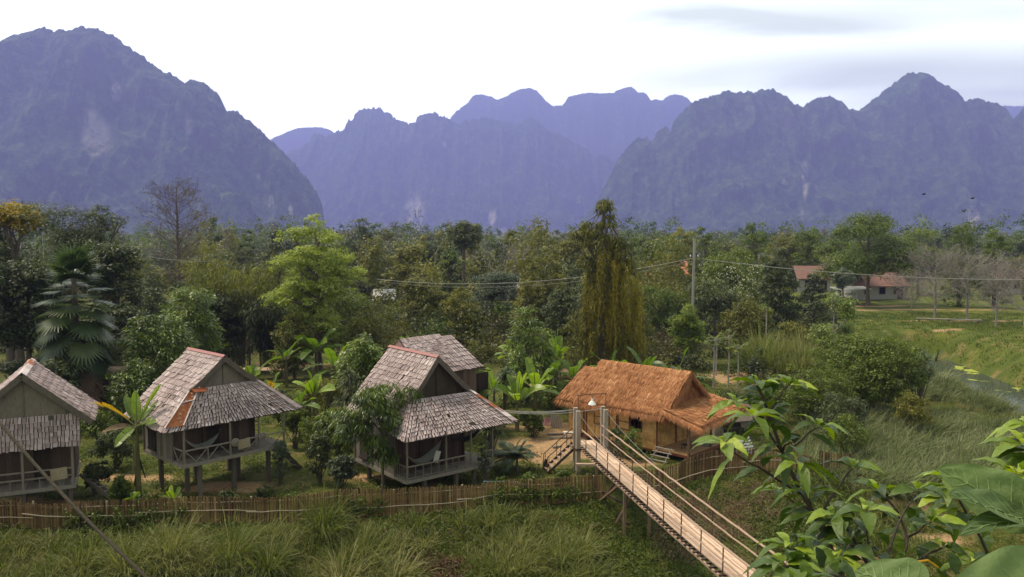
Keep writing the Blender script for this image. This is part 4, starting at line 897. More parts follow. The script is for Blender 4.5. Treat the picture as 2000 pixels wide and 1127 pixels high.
# stair platform joining the gate
b = MB(); 
for j in range(7): b.beam(bp_(-.95, .05+j*.13, .02), bp_(-.28, .05+j*.13, .02), .12, .03, rs.uniform(.2, .9))
b.build('landing', M_BAMB, bridge)
for w in (0., BWD):
    b = MB(); a = bp_(-.9, w, -.02); g = a.copy(); g[2] = -.2; b.beam(a, g, .10, .10, .4, up=(0, 1, 0)); b.build('landing_post', M_LOG, bridge)
    b = MB(); b.tube([bp_(-.95, w, .02), bp_(-.95, w, .7), bp_(-.3, w, .78)], .018, 5, .4); b.build('landing_rail', M_IRON, bridge)
# hanging lamp
lp = (bp_(.12, -.16, 0)*.5+bp_(.12, BWD+.10, 0)*.5); lampo = empty('hanging_lamp', (lp[0]+B0[0], lp[1]+B0[1], 2.9)); tag(lampo, 'white cone lamp hanging from the bar over the bridge gate', 'lamp')
b = MB(); n = 16; an = np.arange(n)*2*math.pi/n
for (r0, z0, r1, z1) in ((.16, 0, .11, .09), (.11, .09, .045, .16), (.045, .16, .04, .25)):
    v = [(r0*math.cos(x), r0*math.sin(x), z0) for x in an]+[(r1*math.cos(x), r1*math.sin(x), z1) for x in an]
    b.add(v, [(k, (k+1) % n, (k+1) % n+n, k+n) for k in range(n)], .9)
    v2 = [(x*.95, y*.95, z-.004) for x, y, z in v]; b.add(v2, [(k+n, (k+1) % n+n, (k+1) % n, k) for k in range(n)], .9)
b.build('lamp_shade', M_WHITE, lampo, smooth=False)
b = MB(); b.tube([(0, 0, .25), (0, 0, .41)], .008, 4, .2); b.build('cord', M_IRON, lampo)
b = MB()
for q in range(5):
    r = [.02, .045, .05, .04, .012]; z = [.04, .02, -.02, -.055, -.075]
b.tube([(0, 0, .06), (0, 0, .03), (0, 0, -.01), (0, 0, -.045), (0, 0, -.065)], [.02, .04, .05, .042, .015], 10, .9); b.build('bulb', M_WHITE, lampo, smooth=True)

# ------------------------------------------------------------------ bamboo fence
M_SLAT = pmat('dry_bamboo_slat', [(.05,.028,.016), (.12,.07,.035), (.21,.128,.06), (.31,.20,.095), (.43,.30,.16)], .85, (2, 2, 6), .25, .2)
M_FRAIL = pmat('pale_bamboo_pole', [(.22,.16,.11), (.36,.28,.20), (.48,.40,.30)], .7, (3, 3, 3), .3, .1)
def fence(label, x0, x1, seed, hgt=.92, tb=0.):
    rs = np.random.RandomState(seed); root = empty('bamboo_fence', (x0, yfence(x0), 0)); tag(root, label, 'fence')
    o = np.array([x0, yfence(x0), 0]); b = MB(); x = x0
    P = []
    while x < x1: P.append(x); x += .042/math.hypot(1, .1)
    P = np.array(P); yy = yfence(P)+.03*np.sin(P*1.7); zz = H(P, yy-.0)
    hv = hgt*(1+.10*(fbm(P*.6, P*0, seed, 3)-.5)+.05*np.sin(P*.9))
    for i, x in enumerate(P):
        if rs.rand() < .02: continue
        h = hv[i]+rs.normal(0, .022); w = rs.uniform(.030, .042); t = np.clip(.46+tb+.7*(fbm(x*.45, 0, seed+2, 3)-.5)+rs.normal(0, .16), 0, 1)
        lx, ly = rs.normal(0, .018), rs.normal(0, .02)+.0
        b.beam(np.array([x, yy[i]+rs.uniform(-.012, .012), zz[i]-.15])-o, np.array([x+lx, yy[i]+ly, zz[i]+h])-o, w, .014, t, up=(0, 1, 0))
    b.build('slats', M_SLAT, root)
    x = x0
    while x < x1:
        y = float(yfence(x)); q = MB(); z = float(H(x, y)); q.tube([np.array([x, y+.05, z-.3])-o, np.array([x+.02, y+.05, z+hgt*.98])-o], .035, 6, .4); q.build('post', M_FRAIL, root); x += 2.4
    x = x0; lvl = 0
    while x < x1:
        l = rs.uniform(3.2, 5.5); e = min(x+l, x1); xs = np.linspace(x, e, 7); z0 = .40+rs.uniform(-.12, .12); sl = rs.uniform(-.02, .02)
        pts = np.c_[xs, yfence(xs)-.05-.03*np.sin(xs*1.7)*0-.012*lvl, H(xs, yfence(xs))+z0+sl*(xs-x)+rs.normal(0, .012, 7)]-o; lvl = 1-lvl
        q = MB(); q.tube(pts, np.linspace(.024, .017, 7), 5, rs.uniform(.5, .9)); q.build('rail', M_FRAIL, root); x = e-.35 if e < x1 else x1
    xs = np.arange(x0, x1, .6); q = MB(); q.tube(np.c_[xs, yfence(xs)+.035, H(xs, yfence(xs))+hgt*.8]-o, .018, 5, .4); q.build('rear_rail', M_FRAIL, root)
    return root
fence('long dry bamboo fence running from the left edge below the huts to the bridge', -21, 3.45, 3)
fence('bamboo fence section right of the bridge below the thatched bungalow', 4.45, 14.5, 8, hgt=.98)
# ------------------------------------------------------------------ foliage materials
L_DARK = leaf('dark_green_leaves', [(.018,.024,.009), (.038,.052,.015), (.072,.090,.024), (.13,.15,.045)], .3)
L_MID = leaf('mid_green_leaves', [(.030,.046,.007), (.065,.095,.011), (.12,.155,.018), (.20,.235,.04)], .35)
L_BRIGHT = leaf('bright_spring_leaves', [(.09,.125,.018), (.16,.21,.03), (.26,.31,.05), (.36,.40,.10)], .45)
L_OLIVE = leaf('olive_leaves', [(.040,.044,.007), (.095,.098,.013), (.165,.16,.022), (.25,.235,.05)], .35)
L_GREY = leaf('grey_green_leaves', [(.03,.04,.025), (.06,.08,.045), (.10,.125,.07), (.15,.18,.11)], .3)
L_YEL = leaf('yellow_flowering_leaves', [(.10,.09,.01), (.22,.17,.015), (.36,.26,.02), (.46,.34,.04)], .4)
L_BAM = leaf('bamboo_leaves', [(.035,.045,.007), (.085,.098,.012), (.155,.165,.02), (.24,.24,.045)], .4)
L_BAN = leaf('banana_leaves', [(.045,.08,.012), (.10,.17,.02), (.19,.28,.03), (.34,.45,.06)], .45, rough=.38, spec=.4)
L_BANY = leaf('yellowing_banana_leaves', [(.20,.12,.01), (.42,.24,.015), (.55,.36,.03)], .4, rough=.5)
L_DRY = leaf('dry_leaves', [(.10,.06,.035), (.19,.125,.075), (.30,.21,.13), (.40,.30,.20)], .3, rough=.8)
L_PALM = leaf('palm_leaves', [(.02,.035,.012), (.045,.07,.02), (.085,.115,.035), (.16,.18,.08)], .3, rough=.42, spec=.4)
L_GRASS = leaf('grass_blades', [(.03,.045,.008), (.07,.095,.015), (.12,.145,.028), (.21,.215,.07), (.33,.31,.15)], .4, rough=.6)
L_MANGO = leaf('mango_leaves', [(.028,.042,.007), (.065,.098,.012), (.13,.18,.02), (.23,.29,.05)], .3, rough=.38, spec=.4)
L_RUSSET = leaf('russet_leaves', [(.07,.035,.02), (.13,.07,.035), (.20,.12,.06)], .3)
M_BARK = pmat('brown_bark', [(.05,.038,.028), (.10,.08,.062), (.17,.14,.115)], .9, (3, 3, 1.2), .4, .6)
M_BARKG = pmat('pale_grey_bark', [(.13,.11,.10), (.22,.195,.18), (.33,.30,.28)], .9, (3, 3, 1.2), .4, .4)
M_BSTEM = pmat('banana_stem', [(.06,.05,.025), (.11,.10,.04), (.16,.16,.07)], .7, (4, 4, 1), .4, .2)

def rdir(rs, n): return unit(rs.normal(0, 1, (n, 3)))
def puff_leaves(mb, rs, C, r, per, L, Wd, droop=.3, upb=.25, flat=.65, t0=.45, tj=.14, cj=.12, seg=1, prof=None, curve=.25, center=None, tlight=.0):
    """leaf sprays around clump centres C (n,3)"""
    n = len(C); r = np.broadcast_to(r, (n,)); ci = np.repeat(np.arange(n), per); k = len(ci)
    o = rdir(rs, k)*(rs.rand(k, 1)**.45); o[:, 2] *= flat
    P = C[ci]+o*r[ci][:, None]
    out = unit(o+(unit(C-center)[ci]*.5 if center is not None else 0)+rs.normal(0, .25, (k, 3)))
    D = unit(out*np.array([1, 1, .5])+np.array([0, 0, -droop])+rs.normal(0, .25, (k, 3)))
    S = unit(np.cross(D, np.array([0, 0, 1.]))+rs.normal(0, .45, (k, 3)))
    tc_ = rs.normal(0, cj, n)[ci]
    t = np.clip(t0+tc_+rs.normal(0, tj, k)+tlight*o[:, 2], 0, 1)
    mb.ribbons(P, D, S, L*rs.uniform(.65, 1.25, k), Wd*rs.uniform(.75, 1.2, k), curve, seg, prof or ((.35, 1, .12) if seg > 1 else (.9, .55)), t=t)
def diamonds(mb, rs, C, r, per, L, Wd, droop=.2, flat=.7, t0=.45, tj=.07, cj=.13, center=None, lay=0.):
    """cheap one-face leaves (rhombus) that shingle the outside of each leaf clump"""
    n = len(C); r = np.broadcast_to(r, (n,)); ci = np.repeat(np.arange(n), per); k = len(ci)
    o = rdir(rs, k)*(rs.rand(k, 1)**.28); o[:, 2] *= flat; P = C[ci]+o*r[ci][:, None]
    Nn = unit(unit(o)*.75+np.array([0, 0, .45+lay*.9])+rs.normal(0, .38, (k, 3)))
    T_ = rs.normal(0, 1, (k, 3))+unit(o)*.8+np.array([0, 0, -droop*1.6]); D = unit(T_-(T_*Nn).sum(1, keepdims=True)*Nn); S = np.cross(Nn, D)
    l = (L*rs.uniform(.6, 1.3, k))[:, None]; w = (Wd*rs.uniform(.7, 1.2, k))[:, None]; P = P-D*l*.4
    v = np.stack([P, P+D*l*.5-S*w*.5, P+D*l, P+D*l*.5+S*w*.5], 1).reshape(-1, 3)
    mb.add(v, np.arange(k*4).reshape(-1, 4), np.clip(t0+rs.normal(0, cj, n)[ci]+rs.normal(0, tj, k), 0, 1))
def lobes_sample(rs, lobes, n, surf=.55, upb=0., zmin=None):
    """clump centres in a union of ellipsoids (x,y,z,rx,ry,rz), biased to the surface"""
    lobes = np.array(lobes, float); vol = lobes[:,3]*lobes[:,4]*lobes[:,5]; vol = vol**.8; ch = rs.choice(len(lobes), n, p=vol/vol.sum())
    d = rdir(rs, n); d[:, 2] = np.where((d[:, 2] < -.35) & (rs.rand(n) < .6), -d[:, 2], d[:, 2])
    rr = rs.rand(n)**(1/3.)*(1-surf)+surf*rs.uniform(.8, 1.05, n)
    return lobes[ch, :3]+d*lobes[ch, 3:]*rr[:, None], ch
def branch_to(mb, rs, a, b, r0, r1, n=6, sag=.12, t=.5, k=6, wob=.06):
    a = np.asarray(a, float); b = np.asarray(b, float); t_ = np.linspace(0, 1, n)[:, None]; L = np.linalg.norm(b-a)
    P = a*(1-t_)+b*t_+rs.normal(0, wob*L*.3, (n, 3))*np.sin(math.pi*t_)+np.array([0, 0, 1])*sag*L*np.sin(math.pi*t_)*.5
    mb.tube(P, np.linspace(r0, r1, n), k, t, cap=False); return P
def broadleaf(name, base, h, w, label, cat='tree', mat=L_MID, bark=M_BARK, seed=0, n=260, per=26, L=.28, Wd=.12, droop=.3, shape='round', trunk=.35, group=None, clump=None, t0=.45, surf=.6, flat=.6, depth=None, cj=.12, limbs=9, sub=.35, kind='diamond', parts=True, tr=None, lay=.3, cz=.60, ch_=.5, lean=(0, 0)):
    rs = np.random.RandomState(seed); root = empty(name, base); tag(root, label, cat, group)
    d = w*.85 if depth is None else depth; cl = clump or w*.125
    zc = h*cz; rz = h*(1-cz)*.96; lowd = max(0, zc-rz)
    if shape == 'round': lob = [(0, 0, zc, w*.42, d*.42, rz)]+[(rs.uniform(-.28, .28)*w, rs.uniform(-.28, .28)*d, zc+rs.uniform(-.45, .55)*rz, w*rs.uniform(.15, .26), d*rs.uniform(.15, .26), rz*rs.uniform(.3, .5)) for _ in range(7)]+([] if trunk > .5 else [(rs.uniform(-.25, .25)*w, rs.uniform(-.2, .2)*d, h*rs.uniform(.2, .36), w*rs.uniform(.2, .3), d*.22, h*.16) for _ in range(3)])
    elif shape == 'spread': lob = [(rs.uniform(-.36, .36)*w, rs.uniform(-.3, .3)*d, zc+rs.uniform(-.7, .75)*rz, w*rs.uniform(.12, .24), d*rs.uniform(.12, .24), rz*rs.uniform(.14, .28)) for _ in range(13)]+[(0, 0, h*.93, w*.2, d*.2, rz*.2)]
    elif shape == 'airy':
        lob = []
        for _ in range(64):
            q = rdir(rs, 1)[0]*rs.uniform(.35, .95); lob.append((q[0]*w*.43, q[1]*d*.43, zc+q[2]*rz*.9, w*rs.uniform(.09, .17), d*rs.uniform(.09, .17), rz*rs.uniform(.07, .13)))
        lob += [(0, 0, h*.94, w*.09, w*.09, rz*.12), (w*.03, 0, h*.85, w*.15, w*.12, rz*.12)]
    elif shape == 'column': lob = [(rs.uniform(-.1, .1)*w, 0, h*q, w*.5*s_, d*.5*s_, h*.16) for q, s_ in ((.88, .42), (.74, .7), (.58, .9), (.42, .98), (.26, .95), (.13, .8))]
    elif shape == 'cone': lob = [(rs.uniform(-.08, .08)*w, 0, h*q, w*.5*s_, d*.5*s_, h*.12) for q, s_ in ((.93, .2), (.82, .4), (.70, .62), (.56, .85), (.42, 1.), (.3, .8))]
    elif shape == 'tall': lob = [(rs.uniform(-.3, .3)*w, rs.uniform(-.3, .3)*d, h*rs.uniform(.35, .92), w*rs.uniform(.18, .3), d*rs.uniform(.18, .3), h*rs.uniform(.07, .13)) for _ in range(16)]+[(0, 0, h*.9, w*.2, d*.2, h*.09)]
    C, ch = lobes_sample(rs, lob, n, surf)
    cen = np.array([0, 0, zc*.8])
    mb = MB()
    args = dict(droop=droop, flat=flat, t0=t0, cj=cj, center=cen)
    if kind == 'diamond': diamonds(mb, rs, C, cl*rs.uniform(.6, 1.2, n), per, L, Wd, lay=lay, **args)
    else: puff_leaves(mb, rs, C, cl*rs.uniform(.6, 1.2, n), per, L, Wd, seg=2, **args)
    tb = MB(); r0 = tr or h*.022
    top = np.array([lean[0], lean[1], h*.72])
    fork = np.array([lean[0]*.5, lean[1]*.5, h*trunk])
    tb.tube([(0, 0, -.3), (r0*.3, 0, h*.02), tuple(fork*.55), tuple(fork)], [r0*1.7, r0*1.25, r0*1.0, r0*.85], 8, .5, cap=False)
    branch_to(tb, rs, fork, top, r0*.85, r0*.2, 7, 0, .5)
    for q, lb in enumerate(sorted(lob, key=lambda x: -x[3])[:limbs]):
        e = np.array(lb[:3]); s_ = fork+(top-fork)*min(max((e[2]-h*trunk)/(h*.75), .0), .6)
        P = branch_to(tb, rs, s_, e, r0*.5, r0*.12, 6, .12, .5, 5)
        near = np.argsort(np.linalg.norm(C-e, axis=1))[:int(10*sub*2)]
        for j in near: branch_to(tb, rs, P[rs.randint(2, 6)], C[j], r0*.14, r0*.04, 4, .05, .5, 4)
    mb.build('crown', mat, root); tb.build('trunk', bark, root)
    return root

def bare_tree(name, base, h, w, label, seed=0, depth_=5, bark=M_BARKG, leaves=0, lmat=L_DRY, group=None, r0=None, spread=.55, trunk=.3, up=.35, twig=3, cat='bare tree', L0=None, Ll=.14):
    rs = np.random.RandomState(seed); root = empty(name, base); tag(root, label, cat, group); tb = MB(); tips = []
    r0 = r0 or h*.018
    def grow(p, d, l, r, lev):
        n = 4; P = [p]; dd = d
        for _ in range(n-1): dd = unit(dd+rs.normal(0, .14, 3)+np.array([0, 0, .04])); P.append(P[-1]+dd*l/(n-1))
        tb.tube(P, np.linspace(r, r*.62, n), 5 if lev < 2 else 3, .5+rs.uniform(-.2, .2), cap=False)
        if lev >= depth_: tips.append(P[-1]); return
        k = twig if lev > 0 else twig+2
        for j in range(k):
            q = P[rs.randint(1, n)] if j else P[-1]
            nd = unit(dd*(.75 if lev else .5)+rdir(rs, 1)[0]*np.array([w/h*2.0*spread*1.6, w/h*2.0*spread*1.6, .5])*.9+np.array([0, 0, up*.5]))
            grow(q, nd, l*rs.uniform(.58, .82), r*.6, lev+1)
    l0 = L0 or h*trunk; grow(np.array([0, 0, -.2]), np.array([0, 0, 1.]), l0, r0, 0)
    V = np.concatenate(tb.v); sc = h/max(V[:, 2].max(), .1); wx = max(abs(V[:, 0]).max(), .1)*2; sx_ = w/wx
    for i in range(len(tb.v)): tb.v[i] = tb.v[i]*np.array([sx_, sx_, sc])
    tb.build('branches', bark, root)
    if leaves:
        T = np.array(tips)*np.array([sx_, sx_, sc]); mb = MB(); sel = T[rs.randint(0, len(T), leaves)]
        diamonds(mb, rs, sel, .35, 3, Ll, Ll*.5, droop=.5, t0=.45); mb.build('leaves', lmat, root)
    return root

def bamboo(name, base, h, w, label, seed=0, n=34, mat=L_BAM, per=46, group=None, arch=.55, L=.26, Wd=.035, t0=.45, start=.28, culm=.035):
    rs = np.random.RandomState(seed); root = empty(name, base); tag(root, label, 'bamboo', group); cb_ = MB(); lb = MB()
    for k in range(n):
        a = rs.uniform(0, 2*math.pi); rad = rs.uniform(0, .12)*w; hh = h*rs.uniform(.72, 1.05); lean = w*rs.uniform(.12, .5)
        t_ = np.linspace(0, 1, 12)[:, None]; dr = np.array([math.cos(a), math.sin(a), 0])
        P = dr*rad+dr*lean*t_**2.2+np.array([0, 0, 1])*hh*(t_-arch*.42*t_**3.2)
        cb_.tube(P, np.linspace(culm, culm*.25, 12), 5, rs.uniform(.2, .8), cap=False)
        m = per; u = rs.uniform(start, 1, m); q = np.stack([np.interp(u, np.linspace(0, 1, 12), P[:, i]) for i in range(3)], 1)
        br = rdir(rs, m)*np.array([1, 1, .4])*rs.uniform(.2, .1*w+.35, (m, 1)); C = q+br
        puff_leaves(lb, rs, C, .28, 5, L, Wd*1.6, droop=.75, flat=.9, t0=t0, cj=.12)
    lb.build('foliage', mat, root); cb_.build('culms', pmat('bamboo_culm', [(.06,.06,.03), (.12,.11,.05), (.18,.16,.09)], .6, (3,3,3), .3, 0) if 'bamboo_culm' not in bpy.data.materials else bpy.data.materials['bamboo_culm'], root)
    return root

def banana(name, base, h, label, seed=0, n=8, L=1.5, Wd=.42, yellow=(), brown=(), group=None, stem=.55, up=.75, torn=.3, t0=.55, dirs=None, lean=(0, 0), stiff=1.):
    rs = np.random.RandomState(seed); root = empty(name, base); tag(root, label, 'banana plant', group); hs = h*stem
    st = MB(); top = np.array([lean[0], lean[1], hs]); st.tube([(0, 0, -.1), tuple(top*.5), tuple(top)], [.11, .09, .05], 8, .5, cap=False)
    for q in range(5):
        a = rs.uniform(0, 6.28); st.ribbons([top*rs.uniform(.5, .9)], [(math.cos(a)*.3, math.sin(a)*.3, -1)], [(math.sin(a), -math.cos(a), 0)], rs.uniform(.3, .5)*hs, .12, 0, 3, (.4, 1, .6), t=.3)
    st.build('stem', M_BSTEM, root)
    for k in range(n if dirs is None else len(dirs)):
        a = (k*2.4+rs.uniform(-.4, .4)) if dirs is None else dirs[k][0]
        el = (up-.55*(k/n)+rs.uniform(-.12, .12)) if dirs is None else dirs[k][1]
        l = L*rs.uniform(.8, 1.15)*(1 if dirs is None else dirs[k][2]); D = np.array([math.cos(a)*math.cos(el*1.57), math.sin(a)*math.cos(el*1.57), math.sin(el*1.57)])
        S = np.cross(D, (0, 0, 1)); S = unit(S+np.array([0, 0, rs.normal(0, .35)])) if np.linalg.norm(S) > .05 else np.array([1., 0, 0])
        S = S if np.linalg.norm(S) > .1 else np.array([1., 0, 0])
        b = MB(); cv = (.75-el*.55+rs.uniform(0, .15))*stiff; mt_ = L_BANY if k in yellow else (L_DRY if k in brown else L_BAN)
        tt = np.clip(t0+rs.normal(0, .14), 0, 1)
        seg = 12
        # lamina as strips from the midrib so that it can tear
        tp = np.linspace(0, 1, seg+1); g = np.array([0, 0, -1.]); pet = .16
        cpt = top+np.outer(pet*l+tp*l*(1-pet), D)+np.outer(cv*l*(pet+tp*(1-pet))**2.1, g)*.8
        wv = Wd*.5*np.sin(np.clip(tp*.92+.08, 0, 1)*math.pi)**.55
        N = unit(np.cross(S, D)); N = N if N[2] > 0 else -N
        for sd_ in (-1, 1):
            dr_ = 0; 
            for q in range(seg):
                if rs.rand() < torn: dr_ = rs.uniform(-.35, .1)
                o0 = S*sd_*wv[q]+N*wv[q]*(.35+dr_); o1 = S*sd_*wv[q+1]+N*wv[q+1]*(.35+dr_); gap = .02 if rs.rand() < torn else 0
                tdir = (cpt[q+1]-cpt[q])
                b.add([cpt[q], cpt[q+1]-tdir*gap, cpt[q+1]+o1-tdir*gap*6+tdir*.3, cpt[q]+o0+tdir*.3], [(0,1,2,3)], np.clip(tt+rs.normal(0, .05)+.04*sd_, 0, 1))
        b.build('leaf', mt_, root)
        mr = MB(); pth = np.concatenate([[top], cpt]); mr.tube(pth, np.linspace(.03, .008, len(pth)), 4, .8, cap=False); mr.build('midrib', M_BSTEM if 'k' else L_BAN, root)
    return root

def strap_plant(name, base, h, label, cat, seed=0, heads=5, per=40, L=.55, Wd=.06, mat=L_DARK, spread=.5, t0=.5, group=None, curve=.6, stemr=.03, up=.5):
    rs = np.random.RandomState(seed); root = empty(name, base); tag(root, label, cat, group); lb = MB(); sb = MB()
    for k in range(heads):
        a = rs.uniform(0, 6.28); e = np.array([math.cos(a), math.sin(a), 0])*spread*rs.uniform(.1, 1)+np.array([0, 0, h*rs.uniform(.5, .92)])
        sb.tube([(e[0]*.2, e[1]*.2, -.1), tuple(e*np.array([.6, .6, .5])), tuple(e)], [stemr*1.3, stemr, stemr*.8], 6, .5, cap=False)
        m = per; az = rs.uniform(0, 6.28, m); el = rs.uniform(-.25, 1.25, m)*1
        D = np.stack([np.cos(az)*np.cos(el), np.sin(az)*np.cos(el), np.sin(el)+up*.2], 1)
        lb.ribbons(e+rs.normal(0, .04, (m, 3)), D, np.stack([-np.sin(az), np.cos(az), az*0], 1)+rs.normal(0, .2, (m, 3)), L*rs.uniform(.7, 1.2, m), Wd, curve, 4, (.5, 1, .8, .05), fold=.35, cols=3, t=np.clip(t0+rs.normal(0, .2, m), 0, 1))
    lb.build('leaves', mat, root); sb.build('stems', M_BARK, root); return root

def fan_palm(name, base, h, w, label, seed=0, n=62, mat=L_PALM, R_=None, skirt=True):
    rs = np.random.RandomState(seed); root = empty(name, base); tag(root, label, 'palm'); fb = MB(); tb = MB(); db = MB()
    tb.tube([(0, 0, -.2), (0, 0, h*.5), (0, 0, h*.93)], [.2, .16, .12], 8, .4, cap=False)
    Rr = R_ or w*.27
    for k in range(n):
        u = (k+.5)/n; z = h*(.97-.66*u); az = k*2.4+rs.uniform(-.3, .3); el = 1.25-2.0*u**.8
        st = w*.5*(.22+.36*math.sin(min(u*1.9+.25, 1.57)))
        D = np.array([math.cos(az)*math.cos(el), math.sin(az)*math.cos(el), math.sin(el)]); hub = np.array([0, 0, z])+D*st-np.array([0, 0, .12*st])
        tb.tube([(0, 0, z), tuple(hub)], [.022, .014], 4, .8, cap=False)
        side = unit(np.cross(D, (0, 0, 1))); dead = skirt and u > .80; tgt = db if dead else fb
        m = 22; ang = np.linspace(-2.0, 2.0, m); fw = unit(D*(1.-.35*u)-np.array([0, 0, .15+1.0*u])); DD = np.cos(ang)[:, None]*fw+np.sin(ang)[:, None]*side
        N = unit(np.cross(side, fw))
        SS = unit(np.cross(DD, N)); tgt.ribbons(np.tile(hub, (m, 1)), DD, SS, Rr*(1.05-.2*np.abs(ang)/2)*rs.uniform(.85, 1.1, m), Rr*.15, .12+.25*(1 if dead else 0), 3, (.25, 1, .6, .08), t=np.clip((.30 if not dead else .4)+rs.normal(0, .12)+rs.normal(0, .08, m), 0, 1))
    fb.build('fronds', mat, root); db.build('dead_fronds', L_DRY, root); tb.build('trunk', M_BARK, root); return root

def feather_palm(name, base, h, label, seed=0, n=14, L=1.6, mat=L_PALM, t0=.45, heads=1, spread=.3, wl=.42, stem=.35, up=1.2, lw=.035, cat='palm'):
    rs = np.random.RandomState(seed); root = empty(name, base); tag(root, label, cat); fb = MB(); tb = MB()
    for hd in range(heads):
        b0 = np.array([rs.uniform(-1, 1)*spread, rs.uniform(-1, 1)*spread, 0]) if heads > 1 else np.zeros(3); top = b0+np.array([0, 0, h*stem*rs.uniform(.7, 1.2)])
        tb.tube([tuple(b0-(0, 0, .2)), tuple(top)], [.06, .05], 6, .5, cap=False)
        for k in range(n):
            az = k*2.4+rs.uniform(-.3, .3); el = up-.9*(k/n)+rs.uniform(-.15, .15); l = L*rs.uniform(.8, 1.15)
            D = np.array([math.cos(az)*math.cos(el), math.sin(az)*math.cos(el), math.sin(el)]); tt = np.linspace(0, 1, 26); cv = .75-.3*el
            c = top+np.outer(tt*l, D)+np.outer(cv*l*tt**2.2, (0, 0, -1.)); tg = unit(np.gradient(c, axis=0)); sd_ = unit(np.cross(D, (0, 0, 1)))
            tb.tube(c[::5], np.linspace(.016, .006, 6), 4, .8, cap=False); m = len(c)-4
            for s_ in (-1, 1):
                DD = tg[4:]*.55+s_*sd_*.9-np.array([0, 0, .12]); lf = wl*l*.55*np.sin(np.linspace(.35, 3.0, m))**.6
                fb.ribbons(c[4:], DD, np.cross(DD, np.cross(tg[4:], s_*sd_)), np.clip(lf, .05, 9)*rs.uniform(.85, 1.1, m), lw, .3, 2, (.7, 1, .1), t=np.clip(t0+rs.normal(0, .12)+rs.normal(0, .1, m), 0, 1))
    fb.build('fronds', mat, root); tb.build('stem', M_BARK, root); return root

def stemmed_bush(name, base, h, w, label, cat='bush', mat=L_MID, seed=0, n=60, per=24, L=.12, Wd=.05, t0=.45, droop=.3, group=None, flat=.8, bark=M_BARK, surf=.5, seg=1, cj=.12, trunk=.15):
    rs = np.random.RandomState(seed); root = empty(name, base); tag(root, label, cat, group)
    lob = [(0, 0, h*.52, w*.36, w*.32, h*.42)]+[(rs.uniform(-.32, .32)*w, rs.uniform(-.3, .3)*w, h*rs.uniform(.3, .8), w*rs.uniform(.12, .24), w*rs.uniform(.12, .24), h*rs.uniform(.12, .24)) for _ in range(6)]
    C, ch = lobes_sample(rs, lob, n, surf); mb = MB()
    if seg == 1: diamonds(mb, rs, C, w*.12*rs.uniform(.6, 1.2, n), per, L, Wd, droop=droop, flat=flat, t0=t0, cj=cj)
    else: puff_leaves(mb, rs, C, w*.11*rs.uniform(.6, 1.2, n), per, L, Wd, droop=droop, flat=flat, t0=t0, cj=cj, seg=2, curve=.35)
    mb.build('foliage', mat, root); tb = MB()
    for j in rs.choice(n, min(n, 14), False): branch_to(tb, rs, (rs.uniform(-.05, .05)*w, 0, -.1), C[j], max(.012, h*.012), .006, 5, .1, .5, 4)
    tb.build('stems', bark, root); return root

def base_at(px, Y, z=None):
    x = (px-1000)/FPX*Y*1.0; zz = float(H(x, Y)) if z is None else z
    p = W(px, 500, Y); x = p[0]
    # correct the sideways position for the downward tilt
    x = (px-1000)/FPX*(Y*cp-(zz-CH)*sp); return np.array([x, Y, zz if z is not None else float(H(x, Y))])
def top_z(py, Y): return float(W(1000, py, Y)[2])
def sized(px, Y, top, wpx):
    """(base point, height, width) of something centred on column px at depth Y whose top shows at row top and which is wpx wide"""
    b = base_at(px, Y); return b, top_z(top, Y)-b[2], wpx/FPX*Y

def leader_bare_tree(name, base, h, w, label, seed=0, n=60, leaves=1500, lmat=None, bark=M_BARK):
    """a leafless tree with one straight leader and many fine rising side boughs"""
    rs = np.random.RandomState(seed); root = empty(name, base); tag(root, label, 'bare tree'); tb = MB(); tips = []
    tb.tube([(0, 0, -.3), (.05, 0, h*.3), (-.05, 0, h*.65), (0, 0, h)], [h*.02, h*.015, h*.008, h*.0015], 7, .5, cap=False)
    for k in range(n):
        u = .22+.76*(k/n); az = k*2.4+rs.uniform(-.4, .4); prof = math.sin(math.pi*min(max((u-.12)/.92, 0.02), .98))**.7
        l = w*.5*prof*rs.uniform(.75, 1.1); p0 = np.array([0, 0, h*u]); D = unit(np.array([math.cos(az), math.sin(az), rs.uniform(.35, .9)]))
        P = [p0]; d = D
        for _ in range(6): d = unit(d+rs.normal(0, .12, 3)+(0, 0, .03)); P.append(P[-1]+d*l/6)
        P = np.array(P); tb.tube(P, np.linspace(h*.0055*(1.2-u), .008, 7), 4, .5, cap=False)
        for j in range(9):
            q = P[rs.randint(2, 7)]; d2 = unit(d+rdir(rs, 1)[0]*.9+(0, 0, .25)); e = q+d2*l*rs.uniform(.18, .4); branch_to(tb, rs, q, e, .012, .006, 4, .05, .5, 3); tips.append(e)
            for _ in range(3): e2 = e+unit(d2+rdir(rs, 1)[0]*.9)*rs.uniform(.2, .5); q3 = lerp(q, e, rs.uniform(.5, 1)); tb.tube([q3, e2], [.009, .005], 3, .5, cap=False); tips.append(e2)
    tb.build('branches', bark, root); T_ = np.array(tips); mb = MB(); sel = T_[rs.randint(0, len(T_), leaves)]; diamonds(mb, rs, sel, .25, 2, .17, .09, droop=.6, t0=.3); mb.build('leaves', lmat or L_DRY, root); return root
def T(fn, name, px, Y, top, wpx, label, **k):
    b, h, w = sized(px, Y, top, wpx); return fn(name, b, h, w, label, **k)
